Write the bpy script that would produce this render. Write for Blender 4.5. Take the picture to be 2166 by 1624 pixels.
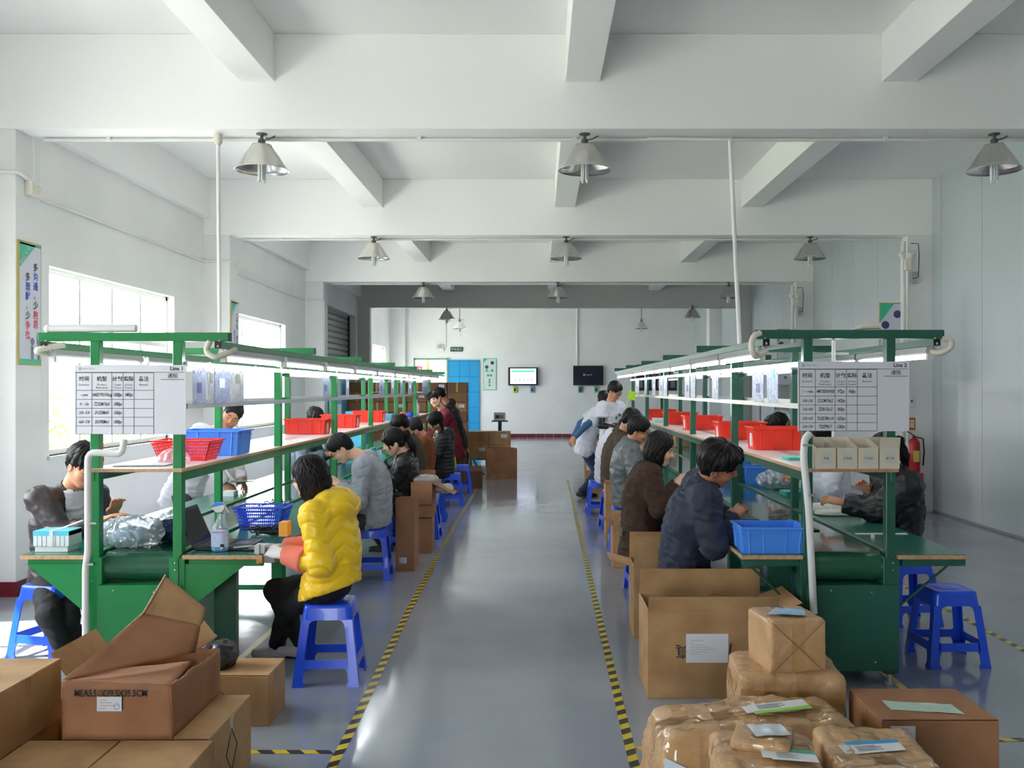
import bpy, math, random
import numpy as np
from mathutils import Vector, Matrix, Euler
for _o in list(bpy.data.objects): bpy.data.objects.remove(_o)
C = bpy.context.scene.collection
S = bpy.context.scene
R = math.radians
random.seed(7); np.random.seed(7)

# ------------------------------------------------------------------ camera
F_PX = 2000.0; VX, VY = 1140.0, 822.0; CH = 1.685
cam = bpy.data.cameras.new('camera'); co = bpy.data.objects.new('camera', cam); C.objects.link(co)
co.location = (0, 0, CH); co.rotation_euler = (R(90), 0, 0)
cam.sensor_width = 36; cam.lens = 36*F_PX/2166
cam.shift_x = (1083-VX)/2166; cam.shift_y = (VY-812)/2166
cam.clip_start = .05; cam.clip_end = 300
S.camera = co

# ------------------------------------------------------------------ world, sun, exposure
S.view_settings.view_transform = 'Standard'; S.view_settings.look = 'None'
S.view_settings.gamma = 1; S.view_settings.use_curve_mapping = False
S.view_settings.exposure = 1.22
SKY = 6.0; SUN = 15.0
w = bpy.data.worlds.new('sky'); S.world = w; w.use_nodes = True
nt = w.node_tree; bg = nt.nodes['Background']
bg.inputs[0].default_value = (.90, .96, 1.0, 1); bg.inputs[1].default_value = SKY
sl = bpy.data.lights.new('sun', 'SUN'); sl.energy = SUN; sl.angle = R(.8); sl.color = (1, .96, .9)
so = bpy.data.objects.new('sun', sl); C.objects.link(so)
so.rotation_euler = Vector((.62, .14, -1)).to_track_quat('-Z', 'Y').to_euler()
so.location = (-12, 4, 14)
cy = S.cycles
cy.use_denoising = True
try: cy.denoiser = 'OPENIMAGEDENOISE'
except Exception: pass
cy.max_bounces = 8; cy.diffuse_bounces = 5; cy.glossy_bounces = 4; cy.transmission_bounces = 6
cy.transparent_max_bounces = 16; cy.sample_clamp_indirect = 8; cy.caustics_reflective = False; cy.caustics_refractive = False
def portal(cx, cyy, cz, sx, sy, rot):
    l = bpy.data.lights.new('daylight_portal', 'AREA'); l.shape = 'RECTANGLE'; l.size = sx; l.size_y = sy
    l.cycles.is_portal = True
    o = bpy.data.objects.new('daylight_portal', l); C.objects.link(o); o.location = (cx, cyy, cz); o.rotation_euler = rot

# ------------------------------------------------------------------ helpers
def P(px, py, Y):
    return Vector(((px-VX)*Y/F_PX, Y, CH-(py-VY)*Y/F_PX))
def lin(c):
    out = []
    for v in c[:3]:
        v = v/255.0
        out.append(v/12.92 if v <= .04045 else ((v+.055)/1.055)**2.4)
    return out+[1.0]
MATS = {}
def mat(name, col, rough=.5, metal=0, spec=.5, bump=None, var=None, coat=0, emit=None, alpha=1, trans=0, sheen=0, wear=None, sub=0):
    if name in MATS: return MATS[name]
    m = bpy.data.materials.new(name); m.use_nodes = True; t = m.node_tree; b = t.nodes['Principled BSDF']
    b.inputs['Base Color'].default_value = lin(col); b.inputs['Roughness'].default_value = rough
    b.inputs['Metallic'].default_value = metal; b.inputs['Specular IOR Level'].default_value = spec
    b.inputs['Coat Weight'].default_value = coat; b.inputs['Alpha'].default_value = alpha
    b.inputs['Transmission Weight'].default_value = trans
    if sub: b.inputs['Subsurface Weight'].default_value = sub; b.inputs['Subsurface Radius'].default_value = (.012,.005,.003); b.inputs['Subsurface Scale'].default_value = 1
    if sheen: b.inputs['Sheen Weight'].default_value = sheen
    if emit: b.inputs['Emission Color'].default_value = lin(emit[0]); b.inputs['Emission Strength'].default_value = emit[1]
    tc = t.nodes.new('ShaderNodeTexCoord')
    if bump:
        n = t.nodes.new('ShaderNodeTexNoise'); n.inputs['Scale'].default_value = bump[0]; n.inputs['Detail'].default_value = 4
        mp = t.nodes.new('ShaderNodeMapping'); mp.inputs['Scale'].default_value = bump[3] if len(bump) > 3 else (1, 1, 1)
        t.links.new(tc.outputs['Object'], mp.inputs[0]); t.links.new(mp.outputs[0], n.inputs['Vector'])
        bp = t.nodes.new('ShaderNodeBump'); bp.inputs['Strength'].default_value = bump[1]; bp.inputs['Distance'].default_value = bump[2] if len(bump) > 2 else .01
        t.links.new(n.outputs[0], bp.inputs['Height']); t.links.new(bp.outputs[0], b.inputs['Normal'])
    if var:   # (scale, other colour, amount, optional axis scale)
        n = t.nodes.new('ShaderNodeTexNoise'); n.inputs['Scale'].default_value = var[0]; n.inputs['Detail'].default_value = 5
        mp = t.nodes.new('ShaderNodeMapping'); mp.inputs['Scale'].default_value = var[3] if len(var) > 3 else (1, 1, 1)
        t.links.new(tc.outputs['Object'], mp.inputs[0]); t.links.new(mp.outputs[0], n.inputs['Vector'])
        cr = t.nodes.new('ShaderNodeValToRGB'); cr.color_ramp.elements[0].position = .38; cr.color_ramp.elements[1].position = .66
        a = lin(col); o = lin(var[1]); k = var[2]
        cr.color_ramp.elements[0].color = a; cr.color_ramp.elements[1].color = [a[i]*(1-k)+o[i]*k for i in range(3)]+[1]
        t.links.new(n.outputs[0], cr.inputs[0]); t.links.new(cr.outputs[0], b.inputs['Base Color'])
    MATS[name] = m
    return m
def thin_film(name, col, alpha, rough=.08, gloss=.25):
    """see-through plastic film or window glass: transparent mixed with a glossy sheen"""
    if name in MATS: return MATS[name]
    m = bpy.data.materials.new(name); m.use_nodes = True; t = m.node_tree; t.nodes.clear()
    out = t.nodes.new('ShaderNodeOutputMaterial'); tr = t.nodes.new('ShaderNodeBsdfTransparent'); tr.inputs[0].default_value = (1, 1, 1, 1)
    df = t.nodes.new('ShaderNodeBsdfDiffuse'); df.inputs[0].default_value = lin(col)
    tl = t.nodes.new('ShaderNodeBsdfTranslucent'); tl.inputs[0].default_value = lin(col)
    a = t.nodes.new('ShaderNodeMixShader'); a.inputs[0].default_value = .4
    t.links.new(df.outputs[0], a.inputs[1]); t.links.new(tl.outputs[0], a.inputs[2])
    gl = t.nodes.new('ShaderNodeBsdfGlossy'); gl.inputs['Roughness'].default_value = rough
    m1 = t.nodes.new('ShaderNodeMixShader'); m1.inputs[0].default_value = alpha
    t.links.new(tr.outputs[0], m1.inputs[1]); t.links.new(a.outputs[0], m1.inputs[2])
    fr = t.nodes.new('ShaderNodeLayerWeight'); fr.inputs[0].default_value = .5
    pw = t.nodes.new('ShaderNodeMath'); pw.operation = 'POWER'; pw.inputs[1].default_value = 4; t.links.new(fr.outputs['Facing'], pw.inputs[0])
    mu = t.nodes.new('ShaderNodeMath'); mu.operation = 'MULTIPLY_ADD'; mu.inputs[1].default_value = .6; mu.inputs[2].default_value = .04+gloss*.12; mu.use_clamp = True
    t.links.new(pw.outputs[0], mu.inputs[0])
    m2 = t.nodes.new('ShaderNodeMixShader'); t.links.new(mu.outputs[0], m2.inputs[0])
    t.links.new(m1.outputs[0], m2.inputs[1]); t.links.new(gl.outputs[0], m2.inputs[2])
    t.links.new(m2.outputs[0], out.inputs[0])
    if gloss > .3:
        tc = t.nodes.new('ShaderNodeTexCoord'); n = t.nodes.new('ShaderNodeTexNoise'); n.inputs['Scale'].default_value = 30; n.inputs['Detail'].default_value = 3
        t.links.new(tc.outputs['Object'], n.inputs['Vector']); bp = t.nodes.new('ShaderNodeBump'); bp.inputs['Strength'].default_value = .8; bp.inputs['Distance'].default_value = .01
        t.links.new(n.outputs[0], bp.inputs['Height']); t.links.new(bp.outputs[0], gl.inputs['Normal'])
    MATS[name] = m
    return m

WM = {}   # world matrices of parents (set by hand: the scene is never evaluated while it is built)
def wm(o): return WM.get(o.name, Matrix.Identity(4))
def setp(o, label=None, cat=None, group=None, kind=None):
    if label: o['label'] = label
    if cat: o['category'] = cat
    if group: o['group'] = group
    if kind: o['kind'] = kind
    return o
def thing(name, label, cat, loc=(0, 0, 0), rz=0, group=None):
    o = bpy.data.objects.new(name, None); C.objects.link(o); o.empty_display_size = .1
    o.location = loc; o.rotation_euler = (0, 0, rz)
    WM[o.name] = Matrix.Translation(Vector(loc)) @ Matrix.Rotation(rz, 4, 'Z')
    return setp(o, label, cat, group)
def kids(o): return [c for c in bpy.data.objects if c.parent == o]
CH_CACHE = {}
def copy_tree(o, loc=None, rz=None, label=None, group=None, parent=None, childmap=None):
    c = o.copy(); C.objects.link(c); c.parent = parent
    if loc is not None: c.location = loc
    if rz is not None: c.rotation_euler = (0, 0, rz)
    if parent is None:
        WM[c.name] = Matrix.Translation(c.location) @ Matrix.Rotation(c.rotation_euler[2], 4, 'Z')
        if label: c['label'] = label
        if group: c['group'] = group
    else: WM[c.name] = wm(parent) @ c.matrix_basis
    key = o.name
    if key not in CH_CACHE: CH_CACHE[key] = kids(o)
    for ch in CH_CACHE[key]: copy_tree(ch, parent=c)
    return c
class MB:
    def __init__(s): s.v = []; s.f = []; s.m = []
    def add(s, v, f, m=0):
        n = len(s.v); s.v += [tuple(p) for p in v]; s.f += [tuple(i+n for i in q) for q in f]; s.m += [m]*len(f); return s
    def box(s, x0, x1, y0, y1, z0, z1, m=0, T=None):
        v = [Vector(p) for p in ((x0,y0,z0),(x1,y0,z0),(x1,y1,z0),(x0,y1,z0),(x0,y0,z1),(x1,y0,z1),(x1,y1,z1),(x0,y1,z1))]
        if T is not None: v = [T @ p for p in v]
        return s.add(v, [(0,3,2,1),(4,5,6,7),(0,1,5,4),(1,2,6,5),(2,3,7,6),(3,0,4,7)], m)
    def prism(s, poly, a0, a1, axis='y', m=0, T=None):
        """extrude a 2D polygon (in the plane of the two other axes) from a0 to a1"""
        def q(p, a): return Vector((p[0], a, p[1])) if axis == 'y' else (Vector((a, p[0], p[1])) if axis == 'x' else Vector((p[0], p[1], a)))
        n = len(poly); v = [q(p, a0) for p in poly]+[q(p, a1) for p in poly]
        if T is not None: v = [T @ p for p in v]
        return s.add(v, [tuple(range(n))[::-1], tuple(range(n, 2*n))]+[(i, (i+1) % n, n+(i+1) % n, n+i) for i in range(n)], m)
    def tube(s, pts, r, n=8, m=0, cap=True, rs=None, sc=None):
        pts = [Vector(p) for p in pts]; N = len(pts); v = []; f = []
        up = Vector((0, 0, 1)); prev = None
        for i, p in enumerate(pts):
            d = (pts[min(i+1, N-1)]-pts[max(i-1, 0)]).normalized()
            if prev is None: a = d.cross(up if abs(d.z) < .9 else Vector((1, 0, 0))).normalized()
            else: a = (prev-d*prev.dot(d)).normalized()
            prev = a; b = d.cross(a); rr = rs[i] if rs else r
            for k in range(n):
                t = 2*math.pi*(k+.5)/n; v.append(p+a*math.cos(t)*rr+b*math.sin(t)*rr*(sc or 1))
        for i in range(N-1):
            for k in range(n): f.append((i*n+k, i*n+(k+1) % n, (i+1)*n+(k+1) % n, (i+1)*n+k))
        if cap: f += [tuple(range(n))[::-1], tuple(range((N-1)*n, N*n))]
        return s.add(v, f, m)
    def bar(s, a, b, w, h=None, m=0):
        """square section bar from a to b"""
        a = Vector(a); b = Vector(b); h = h or w; d = (b-a).normalized()
        x = d.cross(Vector((0, 0, 1))); x = x.normalized() if x.length > .05 else Vector((1, 0, 0)); y = x.cross(d)
        v = [q+x*sx*w/2+y*sy*h/2 for q in (a, b) for sx, sy in ((-1,-1),(1,-1),(1,1),(-1,1))]
        return s.add(v, [(0,3,2,1),(4,5,6,7),(0,1,5,4),(1,2,6,5),(2,3,7,6),(3,0,4,7)], m)
    def lathe(s, prof, c=(0, 0, 0), n=24, m=0, T=None):
        v = []; f = []
        for r, z in prof:
            for k in range(n):
                t = 2*math.pi*k/n; p = Vector((c[0]+r*math.cos(t), c[1]+r*math.sin(t), c[2]+z)); v.append(T @ p if T is not None else p)
        for i in range(len(prof)-1):
            for k in range(n): f.append((i*n+k, i*n+(k+1) % n, (i+1)*n+(k+1) % n, (i+1)*n+k))
        return s.add(v, f, m)
    def ball(s, c, r, n=10, m=0, T=None):
        rr = r if hasattr(r, '__len__') else (r, r, r); v = []; f = []
        for i in range(n+1):
            a = math.pi*i/n
            for k in range(2*n):
                t = math.pi*k/n; p = Vector((math.sin(a)*math.cos(t)*rr[0], math.sin(a)*math.sin(t)*rr[1], math.cos(a)*rr[2]))
                v.append((T @ p if T is not None else p)+Vector(c))
        for i in range(n):
            for k in range(2*n): f.append((i*2*n+k, (i+1)*2*n+k, (i+1)*2*n+(k+1) % (2*n), i*2*n+(k+1) % (2*n)))
        return s.add(v, f, m)
    def build(s, name, mats, parent=None, world=True, smooth=False, bevel=0, label=None):
        me = bpy.data.meshes.new(name)
        v = s.v
        if parent is not None and world:
            inv = wm(parent).inverted(); v = [inv @ Vector(p) for p in v]
        me.from_pydata(v, [], s.f)
        if not isinstance(mats, (list, tuple)): mats = [mats]
        for m in mats: me.materials.append(m)
        if len(mats) > 1: me.polygons.foreach_set('material_index', s.m)
        if smooth: me.polygons.foreach_set('use_smooth', [True]*len(me.polygons))
        me.validate()
        o = bpy.data.objects.new(name, me); C.objects.link(o)
        if parent is not None: o.parent = parent; WM[o.name] = wm(parent).copy()
        if bevel:
            b = o.modifiers.new('bevel', 'BEVEL'); b.width = bevel; b.segments = 2; b.limit_method = 'ANGLE'; b.angle_limit = R(40)
        if smooth and bevel == 0 and smooth != 'all':
            try: me.set_sharp_from_angle(angle=R(50))
            except Exception: pass
        if label: o['label'] = label
        return o
def struct(name, mb, m, parent=None, **k):
    o = mb.build(name, m, parent, **k)
    if parent is None: o['kind'] = 'structure'
    return o
TXT = {}
def text(body, size, loc, m, parent, name='lettering', rot=(R(90), 0, 0), align='CENTER', sx=1, shear=0, ext=0, world=True, bold=0):
    key = (body, align, shear)
    cu = bpy.data.curves.new('t', 'FONT'); cu.body = body; cu.size = 1; cu.align_x = align; cu.align_y = 'CENTER'; cu.shear = shear
    cu.resolution_u = 2; cu.offset = bold
    to = bpy.data.objects.new('t', cu); C.objects.link(to)
    dg = bpy.context.evaluated_depsgraph_get(); me = bpy.data.meshes.new_from_object(to.evaluated_get(dg)); me.name = name
    bpy.data.objects.remove(to); bpy.data.curves.remove(cu)
    T = Matrix.Translation(Vector(loc)) @ Euler(rot).to_matrix().to_4x4() @ Matrix.Diagonal((size*sx, size, 1, 1))
    if parent is not None and world: T = wm(parent).inverted() @ T
    me.transform(T); me.materials.clear(); me.materials.append(m)
    o = bpy.data.objects.new(name, me); C.objects.link(o)
    if parent is not None: o.parent = parent; WM[o.name] = wm(parent).copy()
    return o
ORD = ['first','second','third','fourth','fifth','sixth','seventh','eighth','ninth','tenth','eleventh','twelfth','thirteenth','fourteenth']

# ------------------------------------------------------------------ materials
M_wall = mat('white_paint', (234, 234, 232), .55, bump=(14, .15, .004), var=(1.1, (222, 222, 220), .5))
M_ceil = mat('ceiling_paint', (242, 242, 240), .6, bump=(9, .12, .004))
M_dado = mat('dark_red_tile', (112, 30, 38), .25)
M_alu = mat('brushed_aluminium', (205, 207, 210), .28, metal=.9)
M_white = mat('white_plastic', (228, 228, 225), .4)
M_cream = mat('cream_plastic', (222, 216, 200), .45)
M_black = mat('black_plastic', (22, 22, 24), .35)
M_rubber = mat('black_rubber', (30, 30, 31), .6)
M_print = mat('black_ink', (26, 26, 30), .6)
M_wood = mat('wood_edge', (208, 168, 128), .5, var=(30, (176, 128, 88), .6, (1, .1, 1)))
M_g1 = mat('green_paint_lit', (26, 128, 66), .3, coat=.2, var=(6, (30, 140, 80), .5))  # brighter green carries the stronger light on the left line
M_g2 = mat('green_paint_shaded', (38, 98, 78), .35, coat=.15, var=(6, (30, 84, 70), .5))  # darker, bluer green carries the shade on the right line
M_mat = mat('green_rubber_mat', (38, 112, 92), .22, var=(3, (52, 128, 108), .4))
M_belt = mat('green_belt', (36, 92, 66), .12, coat=.3, var=(2, (48, 108, 80), .5), bump=(3, .08, .01))
M_shelf = mat('shelf_laminate', (226, 216, 216), .3)
M_card = mat('cardboard', (188, 150, 104), .75, var=(5, (160, 118, 78), .8), bump=(90, .15, .002, (1, 1, .1)))
M_card2 = mat('cardboard_reddish', (170, 120, 84), .7, var=(5, (148, 100, 68), .8), bump=(70, .2, .003, (1, 1, .1)))
M_cardin = mat('cardboard_inside', (166, 124, 82), .8, var=(8, (146, 106, 68), .6))
M_cardedge = mat('torn_card_edge', (206, 180, 146), .85, var=(60, (170, 134, 96), .8))
M_tape = mat('packing_tape', (188, 146, 96), .14, coat=.6, bump=(40, .45, .005), var=(18, (200, 162, 118), .7))
M_kraft = mat('kraft_paper', (200, 162, 118), .42, coat=.12, var=(7, (182, 140, 96), .7), bump=(28, .7, .012))
M_paper = mat('white_paper', (226, 228, 232), .55)
M_blue = mat('blue_plastic', (28, 80, 228), .3, coat=.2, var=(4, (36, 92, 236), .6), bump=(60, .05, .002))
M_blue2 = mat('light_blue_plastic', (78, 150, 250), .3, coat=.2)
M_red = mat('red_plastic', (246, 56, 34), .3, coat=.15)
M_redb = mat('red_basket_plastic', (240, 52, 48), .3)
M_tube = mat('lit_tube', (255, 255, 255), .4, emit=((248, 252, 255), 9.0))
M_tubeoff = mat('glass_tube', (226, 228, 226), .2)
M_cyan = mat('cyan_print', (98, 200, 226), .45)
M_teal = mat('teal_print', (92, 204, 186), .45)
M_glass = thin_film('window_glass', (255, 255, 255), .03, .02, .1)
M_film = thin_film('clear_bag_film', (216, 228, 238), .42, .12, 1.2)
M_sleeve = thin_film('clear_sheet_sleeve', (200, 214, 240), .2, .06, .4)

# ------------------------------------------------------------------ floor
def floor_mat():
    m = mat('epoxy_floor', (150, 156, 166), .12, spec=.7)
    t = m.node_tree; b = t.nodes['Principled BSDF']; tc = t.nodes['Texture Coordinate']
    n1 = t.nodes.new('ShaderNodeTexNoise'); n1.inputs['Scale'].default_value = .55; n1.inputs['Detail'].default_value = 6
    t.links.new(tc.outputs['Object'], n1.inputs['Vector'])
    cr = t.nodes.new('ShaderNodeValToRGB'); e = cr.color_ramp.elements; e[0].position = .35; e[1].position = .7
    e[0].color = lin((132, 140, 156)); e[1].color = lin((158, 163, 174))
    t.links.new(n1.outputs[0], cr.inputs[0]); t.links.new(cr.outputs[0], b.inputs['Base Color'])
    n2 = t.nodes.new('ShaderNodeTexNoise'); n2.inputs['Scale'].default_value = 1.6; n2.inputs['Detail'].default_value = 3
    t.links.new(tc.outputs['Object'], n2.inputs['Vector'])
    mr = t.nodes.new('ShaderNodeMapRange'); mr.inputs['To Min'].default_value = .05; mr.inputs['To Max'].default_value = .20
    t.links.new(n2.outputs[0], mr.inputs[0]); t.links.new(mr.outputs[0], b.inputs['Roughness'])
    n3 = t.nodes.new('ShaderNodeTexNoise'); n3.inputs['Scale'].default_value = 2.2; n3.inputs['Detail'].default_value = 2
    t.links.new(tc.outputs['Object'], n3.inputs['Vector'])
    bp = t.nodes.new('ShaderNodeBump'); bp.inputs['Strength'].default_value = .4; bp.inputs['Distance'].default_value = .006
    t.links.new(n3.outputs[0], bp.inputs['Height']); t.links.new(bp.outputs[0], b.inputs['Normal'])
    return m
XL, XR, CZ = -4.6, 5.4, 4.56
YN, YP, YB = -5.0, 24.0, 32.7
struct('floor', MB().box(-5.6, 6.0, YN-.3, YB+.4, -.1, 0), floor_mat())
struct('ceiling', MB().box(-5.6, 5.8, YN-.3, YB+.3, CZ, CZ+.15), M_ceil)

# left wall with its windows
WINS = [(3.6, 6.7), (8.88, 11.93), (14.2, 17.16)]
WZ0, WZ1 = 1.05, 2.84
mb = MB(); y = YN
for a, b in WINS+[(19.0, 23.7)]:
    mb.box(XL-.24, XL, y, a, 0, CZ)
    if a < 18: mb.box(XL-.24, XL, a, b, 0, WZ0); mb.box(XL-.24, XL, a, b, WZ1, CZ)
    else: mb.box(XL-.24, XL, a, b, 3.5, CZ)
    y = b
mb.box(XL-.24, XL, y, YP+.24, 0, CZ)
struct('wall_left', mb, M_wall)
struct('baseboard_left', MB().box(XL, XL+.012, 8.0, 12.9, 0, .12).box(XL, XL+.012, YN, 7.6, 0, .12).box(XL, XL+.012, 13.3, 18.55, 0, .12), M_dado)
M_frame = mat('window_frame_white', (236, 238, 230), .4)
def window(n, x, y0, y1, z0, z1, npan, side=1):
    w_ = MB(); t = .05; xo = x-.12
    w_.box(xo-.03, xo+.03, y0, y1, z0, z0+t).box(xo-.03, xo+.03, y0, y1, z1-t, z1)
    w_.box(xo-.03, xo+.03, y0, y0+t, z0, z1).box(xo-.03, xo+.03, y1-t, y1, z0, z1)
    zt = z0+(z1-z0)*.66
    w_.box(xo-.025, xo+.025, y0, y1, zt-.025, zt+.025)
    wo = w_.build('window_%d' % n, M_frame); wo['kind'] = 'structure'
    for i in range(npan):
        a = y0+t+(y1-y0-2*t)*i/npan; b = y0+t+(y1-y0-2*t)*(i+1)/npan
        if i: MB().box(xo-.024, xo+.024, a-.022, a+.022, z0+t, z1-t).build('mullion', M_frame, wo)
        for c, d in ((z0+t, zt-.025), (zt+.025, z1-t)):
            MB().add([(xo, a+.02, c), (xo, b-.02, c), (xo, b-.02, d), (xo, a+.02, d)], [(0, 1, 2, 3)]).build('pane', M_glass, wo)
    MB().box(x-.23, x+.03, y0-.04, y1+.04, z0-.035, z0).build('window_sill', M_wall, wo)
    portal(x+.06, (y0+y1)/2, (z0+z1)/2, z1-z0, y1-y0, (0, R(-90), 0))
    return wo
for i, (a, b) in enumerate(WINS): window(i+1, XL, a, b, WZ0, WZ1, 4)
# sliding sash held open in the nearest visible window
# columns and cross beams
BY = [-2.94, 2.36, 7.66, 12.96, 18.6]
k = 0
for by in BY:
    k += 1
    b = MB().box(XL, XR, by, by+.3, 3.79, CZ); struct('trim_%d' % k, b, M_ceil, bevel=.006)
for by in BY:
    k += 1
    c = MB().box(XL-.02, -4.24, by, by+.38, 0, 3.79)
    cc = struct('trim_%d' % k, c, M_wall, bevel=.006)
    MB().box(XL, -4.228, by-.012, by+.392, 0, .12).build('baseboard_tile', M_dado, cc)
for by in BY:
    k += 1
    c = MB().box(5.06, XR, by, by+.2, 0, 3.79); struct('trim_%d' % k, c, M_wall, bevel=.004)
for xc in (-2.28, .355, 2.915):
    for i in range(len(BY)):
        k += 1; y1 = BY[i+1] if i+1 < len(BY) else YP
        struct('trim_%d' % k, MB().box(xc-.14, xc+.14, BY[i]+.3, y1, 4.17, CZ), M_ceil, bevel=.005)
k += 1; struct('trim_%d' % k, MB().box(XL, XL+.1, YN, YP, 4.02, CZ), M_ceil)
# partition with the wide opening
M_part = mat('backlit_partition_grey', (190, 190, 188), .6)  # grey holds the shade of the backlit partition face
struct('wall_partition', MB().box(-4.9, -4.3, YP, YP+.24, 0, CZ).box(-4.3, 5.4, YP, YP+.24, 3.74, CZ).box(5.12, 5.4, YP, YP+.24, 0, 3.74), M_part)
# far room
struct('wall_back', MB().box(-5.4, -4.28, YB, YB+.24, 0, CZ).box(-3.13, XR+.2, YB, YB+.24, 0, CZ).box(-4.28, -3.13, YB, YB+.24, 2.68, CZ), M_wall)
struct('wall_far_left', MB().box(-5.34, -5.1, YP+.24, 25.0, 0, CZ).box(-5.34, -5.1, 28.2, 29.0, 0, CZ).box(-5.34, -5.1, 25, 28.2, 0, 1.2).box(-5.34, -5.1, 25, 28.2, 3.06, CZ).box(-5.34, -5.1, 31.4, YB, 0, CZ).box(-5.34, -5.1, 29, 31.4, 0, 1.2).box(-5.34, -5.1, 29, 31.4, 3.06, CZ).box(-5.1, -4.6, YP+.2, YP+.24, 0, CZ), M_wall)
window(5, -5.1, 29, 31.4, 1.2, 3.06, 3); window(6, -5.1, 25, 28.2, 1.2, 3.06, 4)  # the second, hidden behind the partition, is added to brighten the far room
struct('trim_30', MB().box(-5.1, -4.6, YB-.25, YB, 0, CZ), M_wall)
struct('trim_31', MB().box(5.05, XR, 28.0, 28.5, 0, CZ), M_wall)
bb = struct('baseboard_back', MB().box(-1.9, 5.4, YB-.012, YB, 0, .01), M_dado)
for i in range(24):
    x = -1.9+i*.3; MB().box(x+.004, x+.296, YB-.016, YB, .01, .125).build('tile', M_dado, bb)
# right wall: tall insulated panels
M_panel = mat('grey_white_panel', (192, 200, 202), .35, var=(.5, (184, 192, 196), .6))
wr = struct('wall_right', MB().box(XR+.012, XR+.15, YN, YB, 0, CZ), mat('panel_joint', (120, 124, 128), .6))
yy = YN
while yy < YB-.1:
    e = min(yy+1.18, YB); MB().box(XR, XR+.014, yy+.004, e-.004, 0, CZ).build('panel', M_panel, wr); yy = e
struct('baseboard_right', MB().box(XR-.006, XR, YN, YB, 0, .03), mat('grey_sealant', (150, 150, 152), .6))
# wall behind the camera with an unseen opening added to let daylight in
struct('wall_near', MB().box(-5, -3.4, YN-.24, YN, 0, CZ).box(-1.0, 6, YN-.24, YN, 0, CZ).box(-3.4, -1.0, YN-.24, YN, 2.6, CZ), M_wall)
portal(-2.2, YN+.02, 1.3, 2.4, 2.6, (R(90), 0, 0))
# roller shutter
M_shut = mat('shutter_grey', (150, 158, 156), .35, metal=.4)
sh = struct('door_1', MB().box(-4.85, -4.8, 19.0, 23.7, 0, 3.6), mat('shutter_back', (110, 116, 114), .5, metal=.4))
for i in range(26):
    z = .05+i*.135; MB().prism([(-4.8, z), (-4.772, z+.02), (-4.772, z+.1), (-4.8, z+.13)], 19.02, 23.66, 'y').build('slat', M_shut, sh)
MB().box(-4.82, -4.74, 23.62, 23.7, 0, 3.55).build('guide_rail', mat('guide_black', (40, 40, 42), .5), sh)
# outside: paved ground and hedges
M_gr = mat('outside_ground', (196, 196, 190), .9)
struct('ground', MB().box(-60, 60, -60, 90, -.25, -.12), M_gr)
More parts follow.
